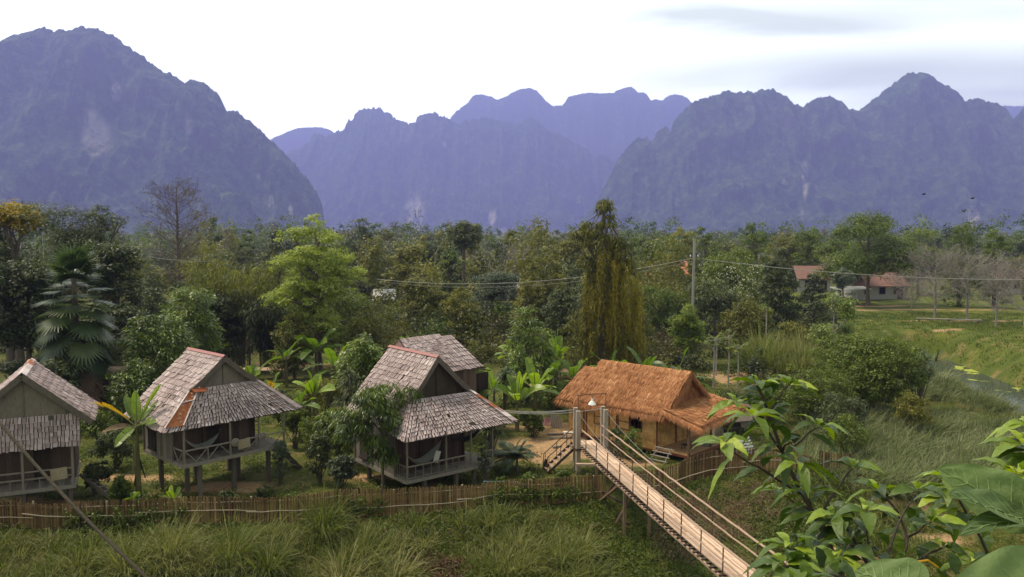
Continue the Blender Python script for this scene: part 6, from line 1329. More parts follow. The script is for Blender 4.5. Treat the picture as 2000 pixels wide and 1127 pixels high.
# more crowns that stand out of the middle distance
MORE = [
 ('leafy_tree', 425, 58, 560, 110, 'dense dark tree between the bamboo clump and the pointed mango tree', L_DARK, 'round', dict(t0=.5, L=.24, Wd=.12, n=220, per=36, cz=.5)),
 ('leafy_tree', 575, 54, 610, 90, 'olive bush tree at the left foot of the airy yellow-green tree', L_OLIVE, 'round', dict(t0=.4, L=.2, Wd=.1, n=170, per=36, cz=.5)),
 ('leafy_tree', 690, 62, 560, 110, 'green tree filling the gap right of the airy yellow-green tree', L_MID, 'round', dict(t0=.42, L=.24, Wd=.12, n=220, per=36, cz=.5)),
 ('leafy_tree', 830, 74, 545, 110, 'brownish olive tree above the scrub behind the rear hut', L_OLIVE, 'tall', dict(t0=.35, L=.26, Wd=.13, n=200, per=34)),
 ('leafy_tree', 900, 70, 560, 90, 'small speckled olive tree in the scrub right of the rear hut roof', L_OLIVE, 'airy', dict(t0=.55, L=.22, Wd=.1, n=150, per=30)),
 ('leafy_tree', 960, 78, 530, 110, 'grey-green brushy tree in the scrub left of the golden-green small tree', L_GREY, 'tall', dict(t0=.45, L=.26, Wd=.12, n=180, per=32)),
 ('leafy_tree', 1095, 66, 565, 90, 'dark tree crowding the left side of the vine-hung tree', L_DARK, 'round', dict(t0=.55, L=.24, Wd=.12, n=170, per=36, cz=.5)),
 ('leafy_tree', 1340, 60, 590, 80, 'bright fresh green small tree just left of the lower utility pole', L_BRIGHT, 'airy', dict(t0=.25, L=.2, Wd=.09, n=240, per=34, cz=.55)),
 ('leafy_tree', 1460, 66, 580, 110, 'reddish olive bushy tree right of the lower utility pole', L_OLIVE, 'round', dict(t0=.4, L=.22, Wd=.11, n=220, per=36, cz=.5)),
 ('leafy_tree', 1545, 62, 620, 80, 'mid green bush tree below the dark columnar tree', L_OLIVE, 'round', dict(t0=.5, L=.2, Wd=.1, n=170, per=36, cz=.5)),
 ('leafy_tree', 1210, 62, 600, 130, 'tangled olive tree at the foot of the vine-hung tree', L_OLIVE, 'round', dict(t0=.4, L=.22, Wd=.11, n=240, per=36, cz=.5)),
 ('leafy_tree', 1110, 120, 455, 70, 'hazy olive treetop left of the vine-hung tree top', L_OLIVE, 'round', dict(t0=.45, L=.4, Wd=.2, n=120, per=34)),
 ('leafy_tree', 1250, 140, 458, 80, 'hazy green treetop right of the vine-hung tree top', L_MID, 'round', dict(t0=.4, L=.45, Wd=.22, n=120, per=34)),
 ('leafy_tree', 1530, 150, 452, 90, 'distant rounded treetop above the dark columnar tree', L_OLIVE, 'round', dict(t0=.5, L=.45, Wd=.22, n=130, per=34)),
 ('leafy_tree', 845, 135, 470, 70, 'hazy dark treetop left of the umbrella-crowned tree', L_DARK, 'round', dict(t0=.6, L=.42, Wd=.2, n=110, per=34)),
 ('leafy_tree', 590, 90, 470, 70, 'dim treetop just behind the left side of the airy yellow-green tree', L_DARK, 'round', dict(t0=.6, L=.34, Wd=.17, n=120, per=34)),
 ('leafy_tree', 545, 110, 478, 70, 'hazy olive treetop between the bamboo clump and the airy tree', L_OLIVE, 'round', dict(t0=.5, L=.36, Wd=.18, n=110, per=34)),
 ('leafy_tree', 300, 66, 560, 110, 'dark leafy tree between the dark grove and the pointed mango tree', L_DARK, 'round', dict(t0=.6, L=.24, Wd=.12, n=220, per=36, cz=.5)),
 ('leafy_tree', 110, 40, 690, 120, 'low dark bushy tree behind the ridge of the leftmost hut', L_DARK, 'round', dict(t0=.5, L=.18, Wd=.09, n=190, per=36, cz=.5)),
 ]
for i, (nm, px, Y, top, w, lab, mt_, shp, kw) in enumerate(MORE): T(broadleaf, nm, px, Y, top, w, lab, mat=mt_, shape=shp, seed=400+i, **kw)

SH = [(575, 37, 775, 70, 'round bush just right of the second hut eave', L_MID, .5), (604, 43, 742, 84, 'leafy bush between the planks and the upright banana plant', L_OLIVE, .5), (548, 42, 755, 60, 'bush close behind the right corner of the second hut roof', L_DARK, .6),
 (668, 31, 884, 56, 'low pale-leaved bush at the left corner of the red-ridged hut', L_GREY, .5), (1088, 45, 748, 80, 'green bush behind the corrugated iron sheet', L_MID, .45), (1040, 39, 800, 56, 'bush between the bright young palm and the red tarpaulin', L_MID, .4),
 (196, 37, 800, 84, 'bush tucked behind the right eave of the leftmost hut', L_MID, .4), (186, 30.5, 900, 54, 'low bush beside the stair of the leftmost hut', L_DARK, .6), (236, 29.2, 925, 50, 'ferny bush at the foot of the banana plant by the fence', L_MID, .45),
 (1098, 30.8, 915, 44, 'small creeper-covered bush behind the fence left of the bridge', L_MID, .4), (1040, 29.6, 925, 52, 'leafy weed bush overhanging the fence near the pipe', L_MID, .45), (452, 28.6, 958, 44, 'small bush against the fence below the second hut', L_DARK, .55),
 (700, 47, 705, 70, 'olive bush rising behind the round bright mango tree', L_OLIVE, .45), (930, 46, 715, 70, 'bushes close behind the right end of the rear hut', L_MID, .45), (430, 44, 715, 90, 'bushes behind the ridge of the second hut', L_MID, .4), (1500, 47, 745, 90, 'bush filling the space left of the dense bushes', L_MID, .5),
 (1650, 39, 805, 110, 'leafy bush at the lower edge of the dense bushes beside the reeds', L_MID, .5), (1780, 45, 760, 90, 'low bush under the sword-like leaves by the reeds', L_OLIVE, .55)]
for i, (px, Y, top, w, lab, m_, t_) in enumerate(SH): T(stemmed_bush, 'garden_shrub', px, Y, top, w, lab, mat=m_, seed=500+i, n=90, per=34, L=.13, Wd=.065, t0=t_)
# ------------------------------------------------------------------ grass and ground cover (stuff)
def scatter(rs, n, x0, x1, y0, y1, dens=None):
    out = np.zeros((0, 2))
    while len(out) < n:
        P = np.c_[rs.uniform(x0, x1, n*2), rs.uniform(y0, y1, n*2)]
        if dens is not None: P = P[rs.rand(len(P)) < dens(P[:, 0], P[:, 1])]
        out = np.concatenate([out, P])
    return out[:n]
def tussocks(name, pts, rs, blades, Lm, w, t0, spread, curve=.75, mat=L_GRASS, lean=(0, 0), tj=.12, hv=.35, out=.55):
    mb = MB(); n = len(pts); k = n*blades; ci = np.repeat(np.arange(n), blades)
    a = rs.uniform(0, 6.28, k); r = rs.rand(k)**.5*spread
    x = pts[ci, 0]+np.cos(a)*r; y = pts[ci, 1]+np.sin(a)*r; z = H(x, y)-.05
    sc = (1+rs.normal(0, hv, n)).clip(.4, 1.8)[ci]
    D = np.stack([np.cos(a)*r/spread*out+lean[0]+rs.normal(0, .15, k), np.sin(a)*r/spread*out+lean[1]+rs.normal(0, .15, k), np.full(k, 1.)], 1)
    S = np.stack([-np.sin(a), np.cos(a), a*0], 1)+rs.normal(0, .5, (k, 3))
    tc_ = rs.normal(0, tj, n)[ci]
    mb.ribbons(np.c_[x, y, z], D, S, Lm*sc*rs.uniform(.55, 1.15, k), w*rs.uniform(.7, 1.3, k), curve*rs.uniform(.4, 1.3, k), 3, (.7, 1, .7, .08), t=np.clip(t0+tc_+rs.normal(0, .12, k), 0, 1))
    return mb
inview = lambda x, y: (np.abs(x) < y*.66+1.5)
rs = np.random.RandomState(200)
# tall tussocks on the bank in front of the fence
def dens_front(x, y):
    d = yfence(x)-y; m = (d > .8) & (d < 5.2) & inview(x, y) & ~((x > 2.0) & (x < 13.5))
    n = fbm(x*.35, y*.45, 210, 3); return m*sstep(.42, .60, n)*(1-dirt_at(x, y))
P = scatter(rs, 360, -19, 16, 21.5, 33, dens_front)
g1 = tussocks('g', P, rs, 120, .85, .022, .58, .30)
cl = np.array([G(660, 1110, -.8)[:2], G(560, 1125, -.8)[:2], G(1030, 1110, -.9)[:2], G(1090, 1090, -.9)[:2], G(960, 1127, -1.)[:2], G(250, 1115, -.8)[:2], G(330, 1110, -.8)[:2], G(420, 1118, -.8)[:2], G(180, 1120, -.8)[:2], G(740, 1122, -.9)[:2], G(1130, 1120, -1.)[:2], G(500, 1115, -.8)[:2], G(1000, 1085, -.8)[:2], G(640, 1040, -.3)[:2]])
P2 = np.repeat(cl, 6, 0)+rs.normal(0, .38, (len(cl)*6, 2)); g1b = tussocks('g', P2, rs, 270, 1.5, .024, .62, .30, curve=.8, lean=(.12, -.05)); g1.merge(g1b)
go = g1.build('tall_grass', L_GRASS); tag(go, 'tall arching green grass tussocks on the bank in front of the fence', 'grass', kind='stuff')
# tall reed grass on the slope at the right
def dens_right(x, y):
    px = 1000+FPX*x/y; m = (x > 11) & inview(x, y) & (x-1.0 < 13.2+(y-32)*1.05+6) ; cd = chan_dist(x, y)
    lim = (px > 1590+ (y < 42)*0) & (cd > 5.0)
    g = sstep(.28, .5, fbm(x*.25, y*.25, 220, 3)); return m*lim*g*(1-dirt_at(x, y))
P = scatter(rs, 1500, 11, 38, 33.5, 60, dens_right)
g2 = tussocks('g', P, rs, 85, 1.35, .034, .50, .50, curve=.75, lean=(.25, -.1), tj=.17, hv=.45)
g2o = g2.build('reed_grass', leaf('reed_grass_blades', [(.045,.065,.020), (.09,.115,.038), (.15,.175,.065), (.23,.245,.12), (.34,.33,.20)], .4, rough=.6)); tag(g2o, 'pale tall reed grass covering the slope between the bushy tree and the stream', 'grass', kind='stuff')
# cane thicket behind the papayas
P = scatter(rs, 90, *[base_at(1470, 58)[0], base_at(1590, 58)[0], 55, 61]); g3 = tussocks('g', P, rs, 70, 2.9, .05, .62, .5, curve=.55, out=.3)
g3o = g3.build('cane_thicket', L_GRASS); tag(g3o, 'tall light green cane grass behind the round bush and the papaya trees', 'grass', kind='stuff')
# short lawn
def dens_lawn(x, y):
    d = y-yfence(x); return (d > .1)*inview(x, y)*(1-.95*dirt_at(x, y))*(.25+.75*sstep(.35, .65, fbm(x*.5, y*.5, 230, 3)))*np.clip(1.3-(y-28)/26, .1, 1)
P = scatter(rs, 15000, -26, 24, 27, 60, dens_lawn); g4 = tussocks('g', P, rs, 7, .13, .016, .42, .14, curve=.5)
g4.build('lawn_grass', L_GRASS)['kind'] = 'stuff'; bpy.data.objects['lawn_grass']['label'] = 'short rough lawn grass around the huts'; bpy.data.objects['lawn_grass']['category'] = 'grass'
# meadow tufts on the far bank
def dens_mead(x, y): return inview(x, y)*(chan_dist(x, y) > 3.2)*(x > 22)*(1-dirt_at(x, y))*(.3+.7*fbm(x*.3, y*.3, 240, 2))
P = scatter(rs, 5200, 22, 62, 56, 100, dens_mead); g5 = tussocks('g', P, rs, 14, .34, .04, .42, .4, curve=.5)
g5.build('meadow_grass', leaf('meadow_blades', [(.04,.065,.010), (.08,.11,.015), (.14,.165,.025), (.22,.21,.05)], .4)); tag(bpy.data.objects['meadow_grass'], 'yellow-green meadow grass along the far bank of the stream', 'grass', kind='stuff')
# weeds: leafy ground cover
def weeds(name, label, n, box, dens, L, Wd, hgt, mat, t0, seed, per=22, spread=.28):
    rs = np.random.RandomState(seed); P = scatter(rs, n, *box, dens); h = np.abs(rs.normal(hgt, hgt*.5, n)).clip(.03, hgt*3)
    C = np.c_[P, H(P[:, 0], P[:, 1])+h*.55]; mb = MB(); diamonds(mb, rs, C, spread*rs.uniform(.6, 1.3, n), per, L, Wd, droop=.1, flat=.7, t0=t0, cj=.15)
    o = mb.build(name, mat); tag(o, label, 'weeds', kind='stuff'); return o
weeds('bank_weeds', 'dark leafy weeds matting the bank below the fence and under the bridge', 6500, (-19, 15, 21, 34), lambda x, y: inview(x, y)*((yfence(x)-y) > .12)*((yfence(x)-y) < 6)*(.35+.65*sstep(.35, .6, fbm(x*.6, y*.6, 250, 3)))*(1-.95*dirt_at(x, y)), .09, .045, .14, L_MID, .42, 251)
weeds('dry_brush', 'dry brownish brush on the slope right of the bridge', 900, (5, 13, 25, 33), lambda x, y: inview(x, y)*((yfence(x)-y) > .8)*((yfence(x)-y) < 6)*sstep(.45, .6, fbm(x*.5, y*.5, 260, 3)), .10, .02, .2, L_DRY, .35, 261, per=26)
weeds('fence_creeper', 'leafy creepers scrambling over parts of the bamboo fence', 330, (-19, 9, 26, 34), lambda x, y: (np.abs(yfence(x)-y+.02) < .14)*sstep(.56, .64, fbm(x*.55, y*0, 270, 2))*((x < 3.2)), .10, .06, .62, L_MID, .4, 271, per=26, spread=.22)
weeds('garden_weeds', 'leafy weeds and seedlings scattered over the garden between the huts', 2600, (-26, 14, 28, 46), lambda x, y: inview(x, y)*((y-yfence(x)) > .2)*sstep(.45, .7, fbm(x*.5+9, y*.5, 280, 3))*(1-.9*dirt_at(x, y)), .10, .05, .16, L_MID, .4, 281)
weeds('slope_weeds', 'green weeds on the low ground between the right bank and the foreground leaves', 3200, (9, 24, 24, 46), lambda x, y: inview(x, y)*(.3+.7*fbm(x*.5, y*.5, 290, 3))*(1-.95*dirt_at(x, y)), .10, .045, .14, L_OLIVE, .5, 291)
weeds('dead_stalks', 'dry dead stalks and litter tangled in the bank grass', 700, (-19, 4, 22, 28.5), lambda x, y: inview(x, y)*((yfence(x)-y) > .3)*((yfence(x)-y) < 6)*(.2+.8*np.exp(-((x+2.3)**2+(y-25.6)**2)/1.2)), .16, .012, .3, L_DRY, .45, 341, per=14, spread=.3)
weeds('russet_brush', 'low reddish brown dead brush in the grass below the middle of the fence', 60, (-3.2, -1.4, 24.6, 26.4), lambda x, y: x*0+1, .12, .03, .3, L_RUSSET, .3, 342, per=50, spread=.3)
# scrub: shrubby middle ground behind the village
def scrub(name, label, n, box, dens, hm, wm_, mat, t0, seed, per=34, L=.24, Wd=.12, clumps=11):
    rs = np.random.RandomState(seed); P = scatter(rs, n, *box, dens); hh = hm*rs.uniform(.5, 1.4, n); ww = wm_*rs.uniform(.6, 1.3, n)
    ci = np.repeat(np.arange(n), clumps); k = len(ci); d = rdir(rs, k); d[:, 2] = np.abs(d[:, 2])
    C = np.c_[P[ci], H(P[ci, 0], P[ci, 1])]+d*np.c_[ww[ci]*.5, ww[ci]*.5, hh[ci]]*rs.uniform(.45, 1, (k, 1)); mb = MB(); tp = rs.normal(0, .16, n)
    for g_ in range(4): q_ = (np.arange(n) % 4) == g_; sel = q_[ci]; diamonds(mb, rs, C[sel], ww[ci][sel]*.26, per, L, Wd, droop=.25, flat=.8, t0=t0+(-.2, -.05, .08, .22)[g_], cj=.10); o = mb.build(name, mat); tag(o, label, 'scrub', kind='stuff'); return o
pxr = lambda a, b_: (lambda x, y: ((1000+FPX*x/y > a) & (1000+FPX*x/y < b_)))
mid = pxr(740, 1620)
scrub('green_scrub', 'mixed green scrub covering the middle ground behind the huts', 420, (-18, 42, 50, 90), lambda x, y: mid(x, y)*1.0, 1.5, 2.4, L_OLIVE, .42, 301)
scrub('olive_scrub', 'brownish olive scrub in the middle ground', 300, (-18, 30, 58, 95), lambda x, y: pxr(740, 1340)(x, y)*1.0, 1.8, 2.6, leaf('brown_olive_leaves', [(.045,.04,.016), (.09,.075,.025), (.15,.12,.045), (.22,.17,.08)], .3), .45, 302)
scrub('dark_scrub', 'dark green scrub at the foot of the trees', 420, (-55, 45, 48, 92), lambda x, y: pxr(0, 1640)(x, y)*(1-pxr(740, 1000)(x, y)*(y < 66)), 1.6, 2.4, L_DARK, .5, 303)
scrub('garden_scrub', 'green bushes bordering the gardens behind the huts', 240, (-34, 18, 40, 54), lambda x, y: pxr(-50, 1480)(x, y)*(1-pxr(490, 600)(x, y))*(1-dirt_at(x, y)), .75, 1.3, L_MID, .42, 304, L=.13, Wd=.06)
scrub('thicket', 'tall tangled thicket of small trees across the middle distance', 120, (-50, 40, 62, 96), lambda x, y: pxr(-50, 1640)(x, y)*(y*1.0 > 62), 3.2, 3.4, L_MID, .40, 305, L=.34, Wd=.17, clumps=20, per=36)
scrub('olive_thicket', 'olive coloured thicket of small trees behind the village', 110, (-50, 40, 62, 96), lambda x, y: pxr(-50, 1640)(x, y)*1.0, 3.0, 3.2, L_OLIVE, .42, 306, L=.34, Wd=.17, clumps=20, per=36)
scrub('dark_thicket', 'dark thicket of small trees around the tall trees', 110, (-50, 40, 62, 98), lambda x, y: pxr(-50, 1640)(x, y)*1.0, 3.4, 3.4, L_DARK, .5, 307, L=.34, Wd=.17, clumps=20, per=36)
scrub('bank_bushes', 'bushes between the cane thicket and the round bushy trees', 60, (10, 30, 44, 60), lambda x, y: pxr(1300, 1620)(x, y)*1.0, 1.2, 1.8, L_MID, .42, 308, L=.16, Wd=.08, clumps=14)
# far woods, out to the foot of the mountains
def far_wood(name, label, n, y0, y1, hm, leafL, mat, t0, seed, clumps, per, xr=1.0):
    rs = np.random.RandomState(seed); y = y0*(y1/y0)**rs.rand(n); x = rs.uniform(-.72, .72, n)*y; hh = hm*(.45+1.05*rs.rand(n)**1.8)*(.5+1.0*fbm(x*.012, y*.012, seed, 2)); ww = hm*rs.uniform(.4, 1.1, n)
    keep = ~((x > 24) & (y < 135)); x, y, hh, ww = x[keep], y[keep], hh[keep], ww[keep]; n = len(x)
    ci = np.repeat(np.arange(n), clumps); k = len(ci); d = rdir(rs, k)
    C = np.c_[x[ci], y[ci], hh[ci]*.58]+d*np.c_[ww[ci]*.38, ww[ci]*.38, hh[ci]*.36]*rs.uniform(.4, 1, (k, 1)); mb = MB()
    tt = t0+rs.normal(0, .16, n); l = leafL*(y[ci]/y0)**.6
    m = per; cj = np.repeat(np.arange(k), m); q = len(cj); o = rdir(rs, q)*(rs.rand(q, 1)**.42); o[:, 2] = np.where(o[:, 2] < 0, o[:, 2]*.5, o[:, 2]); P_ = C[cj]+o*(ww[ci]*.27)[cj][:, None]
    Nn = unit(unit(o)+np.array([0, 0, .4])+rs.normal(0, .3, (q, 3))); T_ = rs.normal(0, 1, (q, 3)); D = unit(T_-(T_*Nn).sum(1, keepdims=True)*Nn); S = np.cross(Nn, D); ll = (l[cj]*rs.uniform(.7, 1.3, q))[:, None]
    v = np.stack([P_-D*ll*.5, P_-S*ll*.36, P_+D*ll*.5, P_+S*ll*.36], 1).reshape(-1, 3); mb.add(v, np.arange(q*4).reshape(-1, 4), np.clip(tt[ci][cj]+rs.normal(0, .05, q)+rs.normal(0, .05, k)[cj], 0, 1))
    o = mb.build(name, mat); tag(o, label, 'woods', kind='stuff'); return o
far_wood('near_woods', 'band of mixed trees between the village scrub and the plain', 260, 92, 190, 7.0, .30, L_OLIVE, .45, 311, 14, 60)
far_wood('dark_woods', 'dark trees mixed into the far tree line', 220, 105, 280, 7.8, .34, L_DARK, .6, 312, 13, 50)
far_wood('far_woods', 'distant hazy woods stretching to the foot of the mountains', 1100, 200, 900, 9.5, .5, L_MID, .4, 313, 8, 26)
far_wood('grey_woods', 'pale leafless distant woods before the mountains', 300, 150, 700, 9, .4, leaf('grey_brown_twigs', [(.06,.05,.045), (.11,.095,.08), (.18,.155,.135)], .2), .5, 314, 8, 22)
# ------------------------------------------------------------------ utility pole and line
pb = base_at(1350, 64); ph = top_z(466, 64)-pb[2]
pole = empty('utility_pole', pb); tag(pole, 'tall thin grey concrete utility pole behind the thatched bungalow', 'utility pole')
M_POLE = pmat('pole_concrete', [(.20,.19,.175), (.33,.31,.29)], .9, (3, 3, 1), .4, .1)
b = MB(); b.beam((0, 0, -.3), (.12, 0, ph), .17, .13, .5, up=(0, 1, 0)); b.build('shaft', M_POLE, pole)
for z in (ph-1.45, ph-1.7):
    b = MB(); b.beam((-.24, 0, z), (.46, 0, z), .05, .07, .3, up=(0, 1, 0)); b.build('crossarm', M_IRON, pole)
for x_ in (-.18, .4): b = MB(); b.tube([(x_, 0, ph-1.42), (x_, 0, ph-1.35), (x_, 0, ph-1.25)], [.03, .05, .02], 6, .8); b.build('insulator', M_WHITE, pole)
def wire(label, A, B, sag, r=.02):
    A = np.array(A); B = np.array(B); t_ = np.linspace(0, 1, 30)[:, None]; P = A*(1-t_)+B*t_-np.array([0, 0, sag])*4*t_*(1-t_); o = MB(); o.tube(P-A, r, 4, .6, cap=False); q = o.build('power_line', M_ROPE); q.location = A; tag(q, label, 'power line'); return q
pt = pb+np.array([.1, 0, ph-1.5])
wire('power line sagging from the utility pole to the right edge', pt, W(2060, 546, 60), .5, .022)
wire('power line running left from the utility pole past the vine-hung tree', pt, W(735, 545, 74), 1.1, .02)
wire('second thinner line running left from the pole just under the first', pt-np.array([0, 0, .25]), W(735, 549, 74), 1.2, .014)
wire('grey cable low over the grove beside the twiggy grey tree', W(270, 497, 66), W(420, 510, 66), .2, .016)
# guy cable / bamboo pole crossing the lower left foreground
A = W(-70, 740, 9.0); B = W(330, 1170, 6.6); t_ = np.linspace(0, 1, 16)[:, None]; P = A*(1-t_)+B*t_+np.c_[t_*0, t_*0, -.10*np.sin(math.pi*t_)]; b = MB(); b.tube(P-A, np.linspace(.017, .0145, 16), 8, .2); o = b.build('guy_rope', pmat('twisted_brown_rope', [(.025,.02,.013), (.055,.045,.03), (.09,.075,.05)], .9, (40, 40, 40), .5, .6)); o.location = A; tag(o, 'thick brown rope slanting across the lower left foreground', 'rope')
# ------------------------------------------------------------------ far buildings under the trees
def small_house(name, label, px, Y, py_base, w_, d_, hw, hr, wallc, roofc, rz=0., windows=2, z=None):
    b0 = base_at(px, Y); root = empty(name, b0, rz); tag(root, label, 'house'); w = MB()
    w.box((-w_/2, -d_/2, -.3), (w_/2, d_/2, hw), .5); w.add([(-w_/2, -d_/2, hw), (-w_/2, d_/2, hw), (-w_/2, 0, hw+hr)], [(0,1,2)], .5); w.add([(w_/2, -d_/2, hw), (w_/2, d_/2, hw), (w_/2, 0, hw+hr)], [(0,2,1)], .5)
    wo = w.build('wall', wallc, root); r = MB()
    for sg in (-1, 1): slab(r, [(-w_/2-.4, 0, hw+hr+.08), (w_/2+.4, 0, hw+hr+.08), (w_/2+.4, sg*(d_/2+.5), hw-.22), (-w_/2-.4, sg*(d_/2+.5), hw-.22)], .08, .5)
    r.build('roof', roofc, root)
    for k in range(windows):
        x = -w_/2+w_*(k+.7)/(windows+.4); q = MB(); q.box((x-.4, -d_/2-.04, hw*.35), (x+.4, -d_/2+.02, hw*.8), .3); wf = q.build('window', M_BLACK, root); q = MB()
        for a, c in (((x-.45, -d_/2-.05, hw*.35), (x+.45, -d_/2-.05, hw*.35)), ((x-.45, -d_/2-.05, hw*.8), (x+.45, -d_/2-.05, hw*.8)), ((x-.45, -d_/2-.05, hw*.35), (x-.45, -d_/2-.05, hw*.8)), ((x+.45, -d_/2-.05, hw*.35), (x+.45, -d_/2-.05, hw*.8))): q.beam(a, c, .07, .07, .5, up=(0, 1, 0))
        q.build('window_frame', M_WOOD, wf)
    q = MB(); q.box((w_/2-1.4, -d_/2-.05, 0), (w_/2-.6, -d_/2+.02, hw*.82), .3); q.build('door', M_DWOOD, root)
    return root
M_WALLW = pmat('whitewash_wall', [(.22,.21,.19), (.36,.345,.32)], .9, (1, 1, 1), .4, .1)
M_TILER = pmat('orange_red_roof_tiles', [(.11,.06,.05), (.17,.09,.07), (.24,.14,.11)], .8, (2, 8, 2), .3, .3)
M_TILEO = pmat('bright_orange_roof_sheet', [(.30,.11,.06), (.42,.18,.09)], .8, (1, 6, 1), .3, .2)
small_house('white_house', 'white house with a red tiled roof beneath the huge shade tree', 1700, 121, 590, 7.6, 6, 2.1, 1.5, M_WALLW, M_TILER, .12, 3)
small_house('tiled_house', 'small house with an orange-red roof left of the shade tree', 1583, 135, 560, 5, 5, 2.4, 1.7, M_WALLW, M_TILER, -.1, 2)
small_house('tiled_house', 'low house showing a bright orange roof between the creepers and the utility pole', 1297, 132, 560, 6.5, 5, 3.2, 1.9, M_WALLW, M_TILEO, .05, 2)
small_house('tiled_house', 'small roof barely showing at the right edge behind the bare trees', 1970, 130, 560, 5, 4, 2.6, 1.5, M_WALLW, M_TILER, .0, 1)
small_house('pale_roofed_shed', 'long pale-roofed shed in the trees right of the umbrella-crowned tree', 968, 118, 560, 6.5, 5, 1.9, 1.2, M_PANEL, M_TIN, .05, 2)
small_house('pale_roofed_shed', 'small whitish shed between the airy yellow-green tree and the olive flat-topped tree', 752, 100, 560, 2.0, 3, 1.9, .9, M_WALLW, M_TIN, .1, 1)
# grey hut behind the porch of the bungalow
small_house('grey_shed', 'small grey shed half hidden behind the porch roof and the foreground leaves', 1412, 40.5, 850, 1.9, 1.6, 1.0, .45, M_CONC, M_WOOD, .3, 1)
# open carport beside the white house
cpb = base_at(1662, 112); cr_ = empty('open_shelter', cpb); tag(cr_, 'low open shelter with a pale flat roof left of the white house', 'shelter')
b = MB(); slab(b, [(-2.4, -1.5, 2.0), (2.2, -1.5, 2.1), (2.2, 1.5, 2.3), (-2.4, 1.5, 2.2)], .1, .5); b.build('roof', M_TIN, cr_)
for x_ in (-2.2, 0, 2.0): b = MB(); b.beam((x_, -1.3, -.2), (x_, -1.3, 2.0), .12, .12, .5); b.build('post', M_WALLW, cr_)
# long bench
lb_ = G(1853, 622, .45); bn = empty('long_bench', (lb_[0], lb_[1], float(H(lb_[0], lb_[1])))); bn.rotation_euler = (0, 0, -.32); tag(bn, 'long weathered plank bench beside the path under the leafless trees', 'bench')
b = MB(); b.box((-3.2, -.25, .42), (3.2, .25, .5), .8); b.build('seat', M_RAIL, bn)
for x_ in (-2.9, 0, 2.9): b = MB(); b.box((x_-.06, -.2, -.1), (x_+.06, .2, .42), .4); b.build('leg', M_RAIL, bn)
# ------------------------------------------------------------------ yard objects
def placed(px, py, z=0.): return G(px, py, z)
p = placed(1060, 831); b = MB()
for q in range(7): b.beam((-.5+q*.17, 0, .02), (-.42+q*.17, .35, .42-.02*q), .18, .012, random.uniform(.2, .9))
o = b.build('folded_tarp', M_RED); o.location = (p[0], p[1], 0); tag(o, 'faded red tarpaulin sheet heaped on the ground left of the bridge gate', 'tarpaulin')
p = placed(1088, 835); b = MB()
for q in range(9): b.beam((-.25+q*.06, 0, 0), (-.35+q*.06, .12, .62), .045, .02 if q % 2 else .03, .4+.3*(q % 2))
o = b.build('corrugated_sheet', M_TIN); o.location = (p[0], p[1], 0); tag(o, 'grey corrugated iron sheet leaning beside the red tarpaulin', 'metal sheet')
for i, (px, py, l, rz, lab) in enumerate(((1085, 849, .8, .2, 'bleached plank lying in the yard below the iron sheet'), (1110, 846, .5, -.3, 'short white board near the red tarpaulin, nearest the gate'), (1100, 858, 1.3, .1, 'long grey plank on the gravel left of the bridge stairs'), (1088, 878, .45, .5, 'scrap of white board on the bare soil by the bridge stairs'))):
    p = placed(px, py); o = MB().box((-l/2, -.07, 0), (l/2, .07, .05), .6).box((-l/2+.05, -.14, .0), (-l/2+.12, .14, -.03), .5).build('plank', M_RAIL if i != 1 else M_WHITE); o.location = (p[0], p[1], float(H(p[0], p[1]))+.03); o.rotation_euler = (0, 0, rz); tag(o, lab, 'plank')
# planks on trestles behind the second hut
p = placed(512, 722, .6); tb_ = empty('plank_table', (p[0], p[1], 0), .1); tag(tb_, 'pale pinkish boards stacked on trestles behind the second hut', 'table')
b = MB(); 
for q in range(4): b.box((-1.5+.05*q, -.5+.26*q, .60+.01*q), (1.5-.07*q, -.27+.26*q, .64+.01*q), .9)
b.build('tabletop', pmat('fresh_sawn_boards', [(.30,.18,.13), (.5,.33,.25)], .8, (4, 2, 2), .2, .1), tb_)
for x_ in (-1.2, 1.2): 
    for y_ in (-.35, .4): b = MB(); b.beam((x_, y_, -.1), (x_, y_, .6), .07, .07, .4); b.build('leg', M_DWOOD, tb_)
# solar panel like frame by the bungalow
p = placed(1464, 886); pn = empty('white_slatted_rack', (p[0], p[1], float(H(p[0], p[1])))); pn.rotation_euler = (0, 0, .45); tag(pn, 'white slatted rack leaning beside the porch of the thatched bungalow', 'rack')
b = MB()
for q in range(6): b.beam((-.36, .10*q*.9, .12+.11*q), (.36, .10*q*.9, .12+.11*q), .02, .085, .9)
b.build('slats', M_WHITE, pn); b = MB()
for x_ in (-.38, 0, .38): b.beam((x_, -.05, .02), (x_, .52, .76), .035, .035, .3)
for x_ in (-.38, .38): b.beam((x_, .52, .74), (x_, .75, 0), .03, .03, .3)
b.build('frame', M_RAIL, pn)
p = placed(1432, 862); rs = np.random.RandomState(6)
for i, (dx, sc, lab) in enumerate(((-.1, .2, 'white sack slumped by the far end of the bungalow porch'), (.30, .15, 'smaller pale sack right of the slumped white sack'))):
    b = MB(); n = 10
    for q in range(5):
        pass
    zs = [0, .1, .25, .36, .42]; rr = [.9, 1.1, 1.0, .6, .25]
    b.tube([(0, 0, sc*z*3) for z in zs], [sc*r for r in rr], 10, .7); v = b.v[0]; v += rs.normal(0, sc*.06, v.shape)
    o = b.build('sack', M_WHITE, smooth=True); o.location = (p[0]+dx, p[1], .02+float(H(p[0]+dx, p[1]))); tag(o, lab, 'sack')
